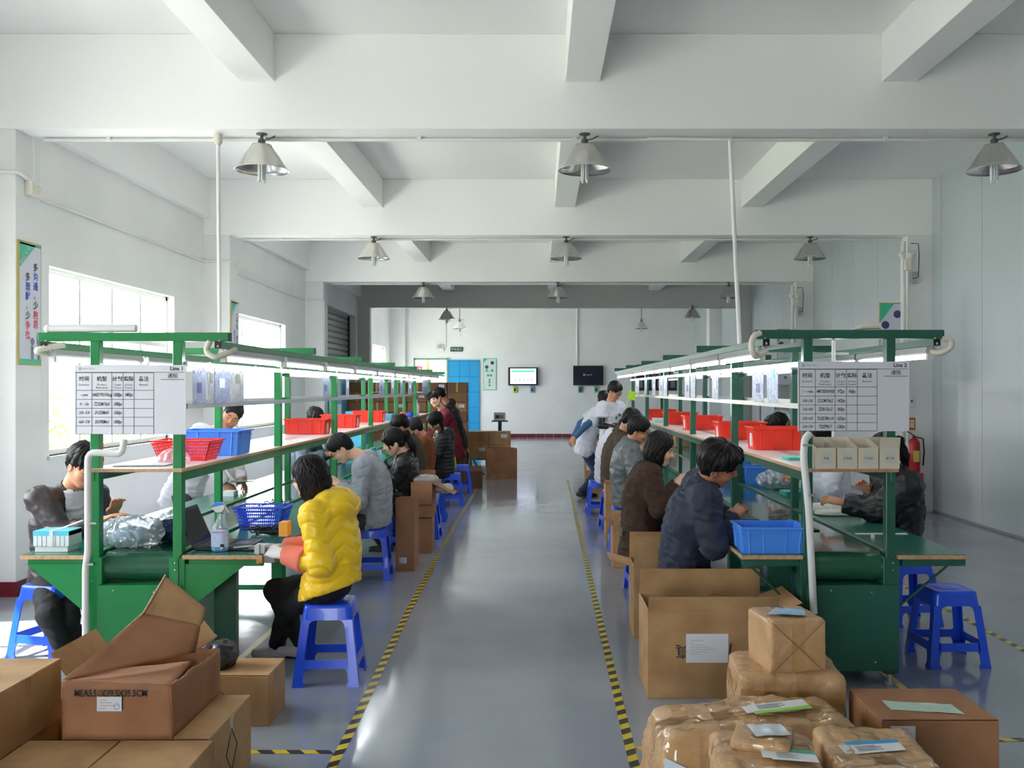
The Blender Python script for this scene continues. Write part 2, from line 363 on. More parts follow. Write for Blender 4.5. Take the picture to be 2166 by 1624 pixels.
# ------------------------------------------------------------------ assembly lines
ZF = 5.37; TT = .745
def assembly_line(lab, xa, xb, xw0, xw1, xt0, xt1, pitch, n, G, zt):
    """xa, xb post centres; xw0..xw1 outer edges of the side tables; xt0..xt1 ends of the top crossbars"""
    L = thing('assembly_line', lab, 'workbench', ((xa+xb)/2, ZF, 0))
    ys = [ZF+.03+pitch*i for i in range(n)]; y1 = ys[-1]+.06
    b = lambda name, mb, m, **k: mb.build(name, m, L, **k)
    for i, y in enumerate(ys):
        for x in (xa, xb):
            b('post', MB().box(x-.027, x+.027, y-.027, y+.027, .06, zt), G, bevel=.004)
            b('foot', MB().tube([(x, y, 0), (x, y, .07)], .012, 8).lathe([(.0, 0), (.028, 0), (.028, .01), (.0, .014)], (x, y, 0), 10), M_alu)
            b('base_post', MB().box(x-.045, x+.045, y-.035, y+.06, .07, TT-.02), G, bevel=.004)
        b('crossbar', MB().box(xt0, xt1, y-.025, y+.025, zt, zt+.05), G, bevel=.003)
        b('end_cap', MB().box(xt0-.004, xt0, y-.024, y+.024, zt+.001, zt+.049).box(xt1, xt1+.004, y-.024, y+.024, zt+.001, zt+.049), M_black)
        b('lower_rail', MB().box(xa+.05, xb-.05, y+.0, y+.04, .1, .14), G)
        # arms that carry the side tables
        for s, x, xo in ((-1, xa, xw0), (1, xb, xw1)):
            b('table_arm', MB().bar((x, y+.05, TT-.05), (xo+s*-.03, y+.05, TT-.05), .035, .05), G)
            if i and y < y1-.5 or G is M_g2:
                b('strut', MB().tube([(xo-s*.06, y+.05, TT-.07), (x+s*.04, y+.05, .40)], .007, 6), G)
    # long members
    for x, s in ((xa, -1), (xb, 1)):
        b('side_rail', MB().box(x-.022, x+.022, ZF+.06, y1, TT-.105, TT+.012), G, bevel=.003)
        b('shelf_rail', MB().box(x+s*.0, x+s*.026, ZF+.0, y1, 1.16, 1.212), G, bevel=.002)
    for x, s in ((xt0+.05, 1), (xt1-.05, -1)):
        b('light_rail', MB().box(x-.02, x+.02, ZF-.02, y1+.25, zt-.042, zt-.002), G, bevel=.002)
        b('end_cap', MB().box(x-.019, x+.019, ZF-.026, ZF-.02, zt-.04, zt-.003), M_black)
    b('belt', MB().box(xa+.03, xb-.03, ZF+.11, y1-.1, TT-.012, TT), M_belt)
    b('roller', MB().tube([(xa+.035, ZF+.1, TT-.083), (xb-.035, ZF+.1, TT-.083)], .083, 36), M_belt, smooth=True)
    b('front_panel', MB().box(xa-.02 if G is M_g2 else xa+.03, xb+.035, ZF-.03, ZF-.024, .09, .575).box(xa+.03, xb-.03, ZF-.024, ZF+.16, .569, .575), G, bevel=.002)
    b('side_panel', MB().box(xb+.01, xb+.016, ZF, ZF+.9, .09, .6), G); b('side_panel', MB().box(xa-.016, xa-.01, ZF, ZF+.9, .09, .6), G)
    b('bolt', MB().ball((xa+.12, ZF-.031, .545), .006, 5).ball((xb-.12, ZF-.031, .535), .006, 5).ball((xa, ZF-.03, .6), .006, 5).ball((xb, ZF-.03, .66), .006, 5).ball((xb, ZF-.03, .70), .006, 5).ball((xa+.12, ZF-.031, .14), .006, 5).ball((xb-.1, ZF-.031, .14), .006, 5), M_alu)
    # upper shelf in board lengths
    for i in range(n-1):
        f0 = ZF-.02 if i == 0 else ys[i]+.002
        b('shelf_board', MB().box(xa-.03, xb+.03, f0, ys[i+1]-.002, 1.213, 1.233, 0).box(xa-.036, xb+.036, f0-.002, ys[i+1]-.003, 1.214, 1.231, 1), [M_shelf, M_wood])
    # side tables
    for s, xi, xo in ((-1, xa-.035, xw0), (1, xb+.035, xw1)):
        x0, x1 = min(xi, xo), max(xi, xo)
        for i in range(n-1):
            f0 = ZF-.02 if i == 0 else ys[i]+.052
            f1 = ys[i+1]+.048
            t_ = b('side_table', MB().box(x0, x1, f0, f1, TT-.026, TT-.003), M_wood, bevel=.002)
            MB().box(x0+.003, x1-.003, f0+.004, f1-.002, TT-.003, TT).build('rubber_mat', M_mat, t_)
        b('table_rail', MB().box(xo-s*.05-.015, xo-s*.05+.015, ZF+.02, y1-.1, TT-.07, TT-.027), G)
        b('table_front_rail', MB().box(x0+.03, x1, ZF+.005, ZF+.035, TT-.068, TT-.027), G)
        b('rail_cap', MB().box(xo-s*.05-.014, xo-s*.05+.014, ZF+.012, ZF+.02, TT-.069, TT-.028), M_black)
    # sheet rails: two aluminium strips on both sides
    for x in (xa-.035, xb+.035):
        for z in (1.585, 1.825):
            b('sheet_rail', MB().box(x-.006, x+.006, ZF+.05, y1-.03, z-.015, z+.015), M_alu)
    return L, ys
L1, YS1 = assembly_line('bright green steel assembly line with belt, shelf and overhead lights, left, under board Line 1', -2.525, -2.055, -2.935, -1.57, -2.85, -1.765, 2.05, 7, M_g1, 1.955)
L2, YS2 = assembly_line('dark green steel assembly line with belt, shelf and overhead lights, right, under board Line 2', 1.53, 2.0, 1.148, 2.425, 1.235, 2.30, 2.0, 6, M_g2, 1.97)
# line 1 only: triangular gusset plates and knee panel
MB().prism([(-2.91, .69), (-2.56, .69), (-2.56, .40)], ZF+.0, ZF+.006, 'y').build('gusset', M_g1, L1)
MB().prism([(-2.02, .69), (-1.66, .69), (-2.02, .41)], ZF+.0, ZF+.006, 'y').build('gusset', M_g1, L1)
MB().box(-1.93, -1.80, ZF+.25, ZF+.30, .08, .69).build('knee_panel', M_g2, L1)
MB().box(1.36, 1.50, ZF+.25, ZF+.30, .08, .69).build('knee_panel', M_g2, L2)
MB().box(-2.0, -1.2+.0-.35, 7.42, 7.46, .12, .16).build('lower_rail', M_g1, L1)

# white conduits at the front of each line, tied with clips
def conduit(name, lab, pts, r, m=M_white, n=10):
    q = [Vector(p) for p in pts]
    out = [q[0]]
    for i in range(1, len(q)-1):   # rounded corners
        a = (q[i-1]-q[i]); b = (q[i+1]-q[i]); d = min(.05, a.length*.4, b.length*.4); p0 = q[i]+a.normalized()*d; p1 = q[i]+b.normalized()*d
        for t in (0, .25, .5, .75, 1): out.append(p0*(1-t)**2+q[i]*2*t*(1-t)+p1*t*t)
    out.append(q[-1])
    o = MB().tube(out, r, n).build(name, m, smooth=True); return setp(o, lab, 'pipe')
yc = ZF-.045
conduit('conduit', 'white plastic conduit with a double bend rising in front of the Line 1 board', [(-2.553, yc, .22), (-2.553, yc, .68), (-2.535, yc-.01, .76), (-2.535, yc-.01, 1.33), (-2.35, yc, 1.315), (-2.335, yc, 1.40)], .019)
conduit('conduit', 'thick white conduit leaning along the front left post under the Line 2 board', [(1.548, yc, .42), (1.52, yc, 1.0), (1.49, yc, 1.30), (1.497, yc, 1.40), (1.53, yc+.02, 1.43)], .021)
# zip clips
for x, z in ((-2.53, .70), (-2.515, .93)): MB().box(x-.01, x+.03, yc-.022, yc+.0, z-.006, z+.006).build('clip', M_alu, L1)
for x, z in ((1.53, 1.09), (1.50, 1.37)): MB().box(x-.02, x+.03, yc-.024, yc+.0, z-.008, z+.004).build('clip', M_alu, L2)

# grey duct lying on the first crossbar of line 1, flexible hoses at the bar ends
setp(MB().tube([(-2.80, ZF+.03, 2.028), (-2.3, ZF+.03, 2.030)], .023, 12).ball((-2.80, ZF+.03, 2.028), .025, 8).build('conduit', M_white, smooth=True), 'short white conduit lying on the top bar above the Line 1 board', 'pipe')
def hose(lab, pts): 
    # catmull smoothing
    q = [Vector(p) for p in pts]; out = []
    for i in range(len(q)-1):
        p0 = q[max(i-1, 0)]; p1 = q[i]; p2 = q[i+1]; p3 = q[min(i+2, len(q)-1)]
        for j in range(10):
            t = j/10; out.append(.5*((2*p1)+(p2-p0)*t+(2*p0-5*p1+4*p2-p3)*t*t+(3*p1-p0-3*p2+p3)*t**3))
    out.append(q[-1]); rs = [.016+.002*(i % 2) for i in range(len(out))]
    return setp(MB().tube(out, .016, 10, rs=rs).build('flexible_hose', M_cream, smooth='all'), lab, 'hose')
hose('short cream flexible hose hooked under the right end of the first Line 1 crossbar', [(-1.86, ZF-.02, 1.955), (-1.88, ZF-.02, 1.90), (-1.83, ZF-.03, 1.865), (-1.77, ZF, 1.885), (-1.75, ZF+.08, 1.91)])
hose('short cream flexible hose under the left end of the first Line 1 crossbar', [(-2.70, ZF+.02, 1.935), (-2.78, ZF-.01, 1.92), (-2.84, ZF-.02, 1.90), (-2.83, ZF+.05, 1.885)])
hose('cream flexible hose looping round the left end of the first Line 2 crossbar', [(1.25, ZF-.04, 2.0), (1.21, ZF-.05, 1.98), (1.195, ZF-.05, 1.93), (1.21, ZF-.04, 1.88), (1.24, ZF, 1.87), (1.30, ZF+.02, 1.905)])
hose('cream flexible hose looping round the right end of the first Line 2 crossbar', [(2.28, ZF-.03, 1.965), (2.32, ZF-.035, 1.96), (2.325, ZF-.03, 1.92), (2.28, ZF+.0, 1.89), (2.25, ZF+.05, 1.90)])
MB().tube([(1.27, ZF+.1, 1.915), (1.53, ZF+.12, 1.945)], .014, 8).build('cable_duct', M_white, L2, smooth=True)
setp(MB().tube([(1.80, ZF+.04, 2.025), (1.86, ZF+.04, 2.042), (1.95, ZF+.04, 2.045)], .02, 10, rs=[.006, .018, .02]).build('conduit', M_cream, smooth=True), 'short cream conduit end lying on the top bar above the Line 2 board', 'pipe')

# tube lights
def tube_light():
    t = thing('tube_light', 'x', 'light', (0, 0, 0), 0)
    MB().prism([(-.022, .0), (.022, .0), (.03, -.03), (.018, -.042), (-.018, -.042), (-.03, -.03)], .0, 1.2, 'y').build('housing', M_alu, t, world=False)
    MB().tube([(0, .03, -.056), (0, 1.17, -.056)], .0135, 10).build('tube', M_tube, t, world=False, smooth=True)
    MB().box(-.016, .016, .0, .03, -.075, -.04).build('socket', M_white, t, world=False); MB().box(-.016, .016, 1.17, 1.2, -.075, -.04).build('socket', M_white, t, world=False)
    MB().tube([(0, 0, -.01), (0, -.02, .03), (0, -.06, .045), (0, -.09, .01)], .005, 6).build('lead', M_cream, t, world=False, smooth=True)
    return t
tl0 = tube_light(); first = True
rows = [(-1.815, 9, 1.29, 'right', 'Line 1', 1.912, YS1), (-2.80, 9, 1.29, 'left', 'Line 1', 1.912, YS1),
        (1.285, 8, 1.24, 'left', 'Line 2', 1.927, YS2), (2.25, 7, 1.24, 'right', 'Line 2', 1.927, YS2)]
for x, n, p, side, ln, z, ys in rows:
    for i in range(n):
        lab = '%s tube light from the front under the %s rail of the %s bench' % (ORD[i], side, {'Line 1': 'left', 'Line 2': 'right'}[ln])
        grp = 'tube lights along the assembly lines'
        if first: tl0.location = (x, ZF+.06+i*p, z); tl0['label'] = lab; tl0['group'] = grp; first = False; WM[tl0.name] = Matrix.Translation(tl0.location)
        else: copy_tree(tl0, (x, ZF+.06+i*p, z), 0, lab, grp)

# boards
def board(cx, z1, lab, line, rows_, w_=.628, h_=.392, first_blank=False):
    y = ZF-.03
    t = thing('production_board', lab, 'whiteboard', (cx, y, z1-h_))
    x0 = cx-w_/2; x1 = cx+w_/2; z0 = z1-h_
    MB().box(x0, x1, y-.006, y, z0, z1).build('panel', mat('board_white', (226, 227, 234), .25), t)
    ln = MB(); yl = y-.0065
    def hl(xa, xb, z, th=.0024): ln.box(xa, xb, yl-.0004, yl, z-th/2, z+th/2)
    def vl(x, za, zb, th=.0024): ln.box(x-th/2, x+th/2, yl-.0004, yl, za, zb)
    hl(x0, x1-.008, z1-.041, .0022)
    cols = [x0+w_*f for f in (.013, .155, .333, .435, .533, .71)]
    zr = [z1-.044]+[z1-.0405-h_*f for f in (.262, .393, .52, .648, .775, .893)]
    for z in zr: hl(cols[0], cols[-1], z)
    for x in cols: vl(x, zr[-1], zr[0])
    hl(x0+w_*.77, x0+w_*.985, z1-.082, .0026)
    ln.build('ruled_lines', M_print, t)
    tx = lambda s, sz, x, z, **k: text(s, sz, (x, yl-.0006, z), k.pop('m', M_print), t, **k)
    tx('Line %d' % line, .031, x1-.052, z1-.021, name='title', bold=.02)
    tx('通知', .029, x0+w_*.88, z1-.063, bold=.01)
    cc = [(cols[i]+cols[i+1])/2 for i in range(5)]
    for s, x in zip(('时间', '机型', '计划', '实际', '备注'), cc): tx(s, .029, x, z1-.08, bold=.02)
    for s, x in zip(('Duration', 'Product\nReference', 'Target\nOutput', 'Actual\nOutput', 'Remark'), cc):
        tx(s, .0165, x, z1-(.112 if '\n' not in s else .120))
    M_logo = mat('logo_grey_green', (140, 170, 160), .5)
    MB().box(x0+.024, x0+.036, yl-.0005, yl, z1-.03, z1-.012).build('logo', mat('logo_green', (110, 200, 160), .5), t)
    tx('TEMPTION', .015, x0+.075, z1-.022, m=M_logo, name='logo_lettering')
    for r_, cells in enumerate(rows_):
        z = (zr[r_+1]+zr[r_+2])/2
        for c_, s in enumerate(cells):
            if s: tx(s, .027 if c_ else .023, cc[c_], z-.002*(r_ % 2), sx=.52 if len(s) > 7 else .62, shear=.35, name='handwriting', bold=.02)
    return t
board(-2.305, 1.819, 'whiteboard sheet headed Line 1 on the left bench posts', 1,
      [('—yom', 'HN0571PU1Wong', '1500ps', '1400ps'), ('10 ·· –12m', 'TZ1DSM17m01', '1000ps'), ('13:30 –15:30', 'D1UD5Mm01', '1560ps'), ('16:30 –17:30', 'DU1P05Mm1', '1000ps')])
board(1.775, 1.838, 'whiteboard sheet headed Line 2 on the right bench posts', 2,
      [('1  —→am', 'HM1705R0W00B', '972ps', '968ps'), ('10:00–12:00', 'D21DM17m12', '1420ps'), ('13:30–14:30', '7ZX81/Gm12', '960ps'), ('14:30–16:30', 'T2U0D7M1m14', '1620ps'), ('16:30–17:30', 'T22S7PR017', '1280ps')])

# instruction sheets in clear sleeves clipped between the sheet rails
M_sheet = mat('printed_sheet', (190, 204, 236), .4, var=(30, (160, 178, 226), .7, (1, 1, 4)))
def sheet(x, y, wd, lab, kind, side):
    s = 1 if side == 'R' else -1
    xx = x+s*.010
    t = thing('instruction_sheet', lab, 'paper', (xx, y, 1.6), 0, 'instruction sheets clipped between the aluminium rails')
    MB().box(xx-.0008, xx+.0008, y, y+wd, 1.597, 1.812).build('page', M_sheet if kind != 2 else M_cream, t)
    MB().box(xx+s*.002-.0005, xx+s*.002+.0005, y-.004, y+wd+.004, 1.594, 1.816).build('sleeve', M_sleeve, t)
    MB().box(xx+s*.0035-.0004, xx+s*.0035+.0004, y+wd*.3, y+wd*.62, 1.66+.03*kind, 1.72+.03*kind).build('printed_figure', mat('sheet_print_%d' % kind, [(96, 100, 150), (228, 236, 250), (140, 140, 130), (120, 196, 200)][kind], .4), t)
k = 0
def sheets(px_list, X, side, ln):
    global k
    for i, (pa, pb, kind) in enumerate(px_list):
        ya = X*F_PX/(pa-VX); yb = X*F_PX/(pb-VX); y0, y1 = sorted((ya, yb))
        sheet(X, y0, max(y1-y0, .12), 'bluish sheet in clear sleeve on the aisle side of the %s bench, %s from front' % ({'Line 1': 'left', 'Line 2': 'right'}[ln], ORD[i]), kind, side)
sheets([(404, 432, 0), (436, 446, 2), (449, 484, 1), (488, 512, 2), (680, 694, 0), (730, 736, 1), (800, 810, 0), (826, 832, 1), (845, 850, 0), (862, 870, 1), (892, 904, 0)], -2.015, 'R', 'Line 1')
sheets([(1649, 1626, 3), (1618, 1595, 0), (1522, 1509, 1), (1473, 1463, 3), (1461, 1451, 0), (1413, 1405, 1), (1404, 1396, 0), (1388, 1381, 1), (1370, 1365, 3), (1353, 1346, 0)], 1.49, 'L', 'Line 2')

# paper file boxes on the small shelf of line 2
M_fb = mat('cream_cardstock', (214, 204, 184), .7)
fb = None
for i, (xa, lab) in enumerate(((1.553, '成品'), (1.673, '不良品'), (1.790, '不良品'), (1.910, '客户料'))):
    y0 = ZF-.07; y1 = ZF+.14; z0 = 1.236; wd = .112; T_ = Matrix.Translation((0, 0, 0))
    x = xa
    t = thing('paper_file_box', ['cream paper file box marked %s at the left end, with a scuffed corner' % lab, 'cream paper file box marked %s, second from the left' % lab, 'cream paper file box marked %s, third from the left' % lab, 'cream paper file box marked %s at the right end, flap standing up' % lab][i], 'file box', (x, y0, z0), 0, 'paper file boxes under the Line 2 board')
    th = .003
    MB().box(x, x+wd, y0, y0+th, z0, z0+.118).build('front', M_fb, t)
    MB().box(x, x+wd, y1-th, y1, z0, z0+.168).build('back', M_fb, t)
    for xx in (x, x+wd-th):
        MB().prism([(y0+th, z0), (y1-th, z0), (y1-th, z0+.168), (y0+th, z0+.118)], xx, xx+th, 'x').build('side', M_fb, t)
    MB().box(x+th, x+wd-th, y0+th, y1-th, z0, z0+th).build('bottom', M_fb, t)
    MB().box(x+.03, x+.085, y0-.001, y0, z0+.03, z0+.09).build('label', mat('grey_label', (200, 200, 192), .5), t)
    text(lab, .016, (x+.058, y0-.002, z0+.058), M_print, t)
    if i == 3:
        a = R(25); MB().box(0, wd, -.0015, .0015, 0, .06, T=Matrix.Translation((x, y0, z0+.118)) @ Matrix.Rotation(R(12), 4, 'X')).build('flap', M_fb, t)
# ------------------------------------------------------------------ floor tape
M_ty = mat('yellow_tape', (214, 190, 40), .3); M_tk = mat('black_tape', (44, 44, 44), .3)
M_typ = mat('pale_yellow_tape', (222, 196, 120), .3)
def tape(lab, pts, wdt=.047, stripe=True, name='floor_tape', pitch=.068):
    t = thing(name, lab, 'tape', pts[0][:2]+(0,))
    q = [Vector((p[0], p[1], 0)) for p in pts]
    a = MB(); 
    L_ = [0]
    for i in range(1, len(q)): L_.append(L_[-1]+(q[i]-q[i-1]).length)
    def at(s):
        s = max(0, min(s, L_[-1]))
        for i in range(1, len(q)):
            if s <= L_[i]+1e-9: 
                u = (s-L_[i-1])/(L_[i]-L_[i-1]); d = (q[i]-q[i-1]).normalized(); return q[i-1].lerp(q[i], u), d
        return q[-1], (q[-1]-q[-2]).normalized()
    n = int(L_[-1]/pitch); sk = .035
    for i in range(n):
        vs = []
        for ss, side in ((i*pitch-sk*.5, -1), (i*pitch+sk*.5, 1), ((i+1)*pitch+sk*.5, 1), ((i+1)*pitch-sk*.5, -1)):
            p, d = at(ss); nrm = Vector((d.y, -d.x, 0)); vs.append(p+nrm*side*wdt/2+Vector((0, 0, .0012)))
        a.add(vs, [(0, 1, 2, 3)], i % 2 if stripe else 0)
    a.build('tape_strip', [M_ty if stripe else M_typ, M_tk], t); t.empty_display_size = .05
    return t
tape('long black and yellow striped tape on the floor along the left side of the aisle', [(-.92, 3.6), (-.925, 4.6), (-.955, 5.7), (-.99, 7.2), (-1.02, 9.5), (-1.04, 12), (-1.045, 16.5)])
tape('long black and yellow striped tape on the floor along the right side of the aisle', [(.424, 3.6), (.43, 5.0), (.44, 6.4), (.452, 8.2), (.475, 11), (.51, 14.5), (.53, 17.5)])
tape('short striped tape crossing from the left aisle tape towards the near cartons', [(-3.0, 4.395), (-.945, 4.385)])
tape('striped tape crossing right from the aisle tape under the wrapped parcels', [(.45, 4.43), (3.6, 4.62)])
tape('striped tape behind the free blue stool at the right, running to the back', [(3.13, 3.8), (3.11, 9.0)])
tape('yellow tape on the sunlit floor at the far left', [(-3.43, 4.5), (-3.43, 12.5)], stripe=False)
tape('pale yellow tape on the floor under the left bench', [(-1.87, 5.0), (-1.85, 9.0)], stripe=False)
tape('yellow tape on the floor under the right bench', [(2.05, 5.1), (2.05, 8.0)], stripe=False)

# ------------------------------------------------------------------ high-bay lamps
M_shade = mat('spun_aluminium', (222, 220, 214), .22, metal=.9)
M_hub = mat('lamp_hub', (74, 84, 82), .5)
def bay_lamp(drop=.0):
    t = thing('high_bay_lamp', 'x', 'lamp')
    prof = [(.052, -.085), (.078, -.092), (.098, -.125), (.128, -.165), (.160, -.215), (.190, -.262), (.2185, -.300), (.2215, -.302), (.2185, -.304), (.187, -.262), (.157, -.215), (.125, -.165), (.094, -.125), (.05, -.095)]
    MB().lathe(prof, n=36).build('shade', M_shade, t, world=False, smooth='all')
    MB().lathe([(0, 0), (.045, 0), (.045, -.008), (.015, -.014), (.012, -.04), (.026, -.045), (.03, -.062), (.03, -.08), (0, -.082)], n=16).build('hub', M_hub, t, world=False, smooth=True)
    bl = MB()
    for i in range(4):
        a = math.pi/2*i+.4; x = .026*math.cos(a); y = .026*math.sin(a); a2 = a+.75; x2 = .026*math.cos(a2); y2 = .026*math.sin(a2)
        bl.tube([(x, y, -.09), (x, y, -.38), ((x+x2)/2, (y+y2)/2, -.4), (x2, y2, -.38), (x2, y2, -.09)], .0075, 7)
    bl.build('bulb', M_tubeoff, t, world=False, smooth=True)
    MB().tube([(.03, 0, -.05), (.07, .0, -.04), (.11, .0, -.018)], .006, 6).build('lead', M_hub, t, world=False)
    return t
lamp0 = bay_lamp(); fl = True
rowy = [BY[2]+.15, BY[3]+.15, BY[4]+.15]
for r_, y in enumerate(rowy):
    for j, x in enumerate((-2.29, .378, 3.76)):
        lab = 'aluminium high bay lamp under the %s cross beam, %s' % (['nearest', 'middle', 'third'][r_], ['left of the aisle', 'above the aisle', 'right above the Line 2 side'][j])
        if fl: lamp0.location = (x, y, 3.79); lamp0['label'] = lab; lamp0['group'] = 'high bay lamps under the beams'; fl = False
        else: copy_tree(lamp0, (x, y, 3.79), 0, lab, 'high bay lamps under the beams')
for x, lab in ((-2.33, 'small looking high bay lamp hanging at the wide opening, left'), (3.88, 'small looking high bay lamp hanging at the wide opening, right')):
    copy_tree(lamp0, (x, YP-.1, 3.79 if x > 0 else 3.74), 0, lab, 'high bay lamps under the beams')
for x, y, lab in ((-2.40, 28.6, 'pendant high bay lamp on a rod in the far room, left'), (3.1, 28.6, 'pendant high bay lamp on a rod in the far room, right')):
    c = copy_tree(lamp0, (x, y, 3.80), 0, lab, 'high bay lamps under the beams')
    MB().tube([(0, 0, 0), (0, 0, CZ-3.80)], .01, 6).build('rod', M_hub, c, world=False)
# conduits along the beams and walls
for i, by in enumerate((BY[2], BY[3], BY[4])):
    o = MB().tube([(-4.15, by+.27, 3.772), (5.05, by+.27, 3.772)], .016, 8)
    for x in [-3.6+j*1.3 for j in range(7)]: o.box(x-.015, x+.015, by+.24, by+.3, 3.765, 3.795)
    setp(o.build('conduit', M_white, smooth=True), 'long white conduit clipped under the %s cross beam' % ['nearest', 'middle', 'third'][i], 'pipe')
conduit('conduit', 'thin white conduit running along the left wall above the windows', [(XL+.02, 8.1, 3.43), (XL+.02, 18.5, 3.43)], .014)
conduit('conduit', 'white conduit wrapping the front of the nearest left column', [(XL, BY[2]-.02, 3.44), (-4.215, BY[2]-.02, 3.44), (-4.215, BY[2]+.2, 3.40)], .016)
conduit('conduit', 'white conduit wrapping the second left column', [(XL+.02, BY[3]-.02, 3.43), (-4.22, BY[3]-.02, 3.43), (-4.22, BY[3]+.36, 3.43)], .014)
conduit('conduit', 'white conduit wrapping the third left column', [(XL+.02, BY[4]-.02, 3.43), (-4.22, BY[4]-.02, 3.43), (-4.22, BY[4]-.02, .3)], .014)
jb = thing('junction_box', 'cream junction box with loose wires on the nearest left column', 'junction box', (-4.2, BY[2]+.2, 3.3))
MB().box(-4.238, -4.18, BY[2]+.14, BY[2]+.28, 3.29, 3.40).build('housing', M_cream, jb, bevel=.006)
MB().tube([(-4.2, BY[2]+.2, 3.40), (-4.20, BY[2]+.2, 3.77)], .008, 6).build('wire', M_white, jb)
MB().tube([(-4.18, BY[2]+.16, 3.33), (-4.11, BY[2]+.16, 3.33), (-4.10, BY[2]+.16, 3.37), (-4.16, BY[2]+.16, 3.38)], .004, 6).build('wire', M_cream, jb)
# drop poles from the beam to the benches
t = thing('drop_pole', 'white vertical pipe dropping from the nearest beam to the left bench', 'pipe', (-2.64, BY[2]+.16, 2))
MB().tube([(-2.655, BY[2]+.16, 3.72), (-2.64, BY[2]+.16, 1.90)], .016, 10).build('pipe', M_white, t, smooth=True)
MB().lathe([(0, .06), (.035, .06), (.035, -.01), (.02, -.03), (0, -.03)], (-2.655, BY[2]+.16, 3.73), 12).build('ceiling_box', M_cream, t, smooth=True)
t = thing('drop_pole', 'white vertical pipe dropping from the nearest beam to the right bench', 'pipe', (1.64, BY[2]+.16, 2))
MB().tube([(1.58, BY[2]+.16, 3.74), (1.665, BY[2]+.16, 1.96)], .018, 10).build('pipe', M_white, t, smooth=True)
MB().tube([(1.58, BY[2]+.16, 3.745), (.9, BY[2]+.2, 3.76)], .016, 8).build('elbow', M_white, t, smooth=True)
t = thing('drop_pole', 'thin white pole dropping behind the boards onto the Line 2 shelf', 'pipe', (1.86, ZF+.6, 1.8))
MB().tube([(1.86, ZF+.6, 1.99), (1.86, ZF+.6, 1.24)], .012, 8).build('pipe', M_white, t, smooth=True)
t = thing('drop_pole', 'thin white pole standing behind the Line 1 board', 'pipe', (-2.3, ZF+.6, 1.8))
MB().tube([(-2.3, ZF+.6, 1.95), (-2.3, ZF+.6, 1.24)], .012, 8).build('pipe', M_white, t, smooth=True)
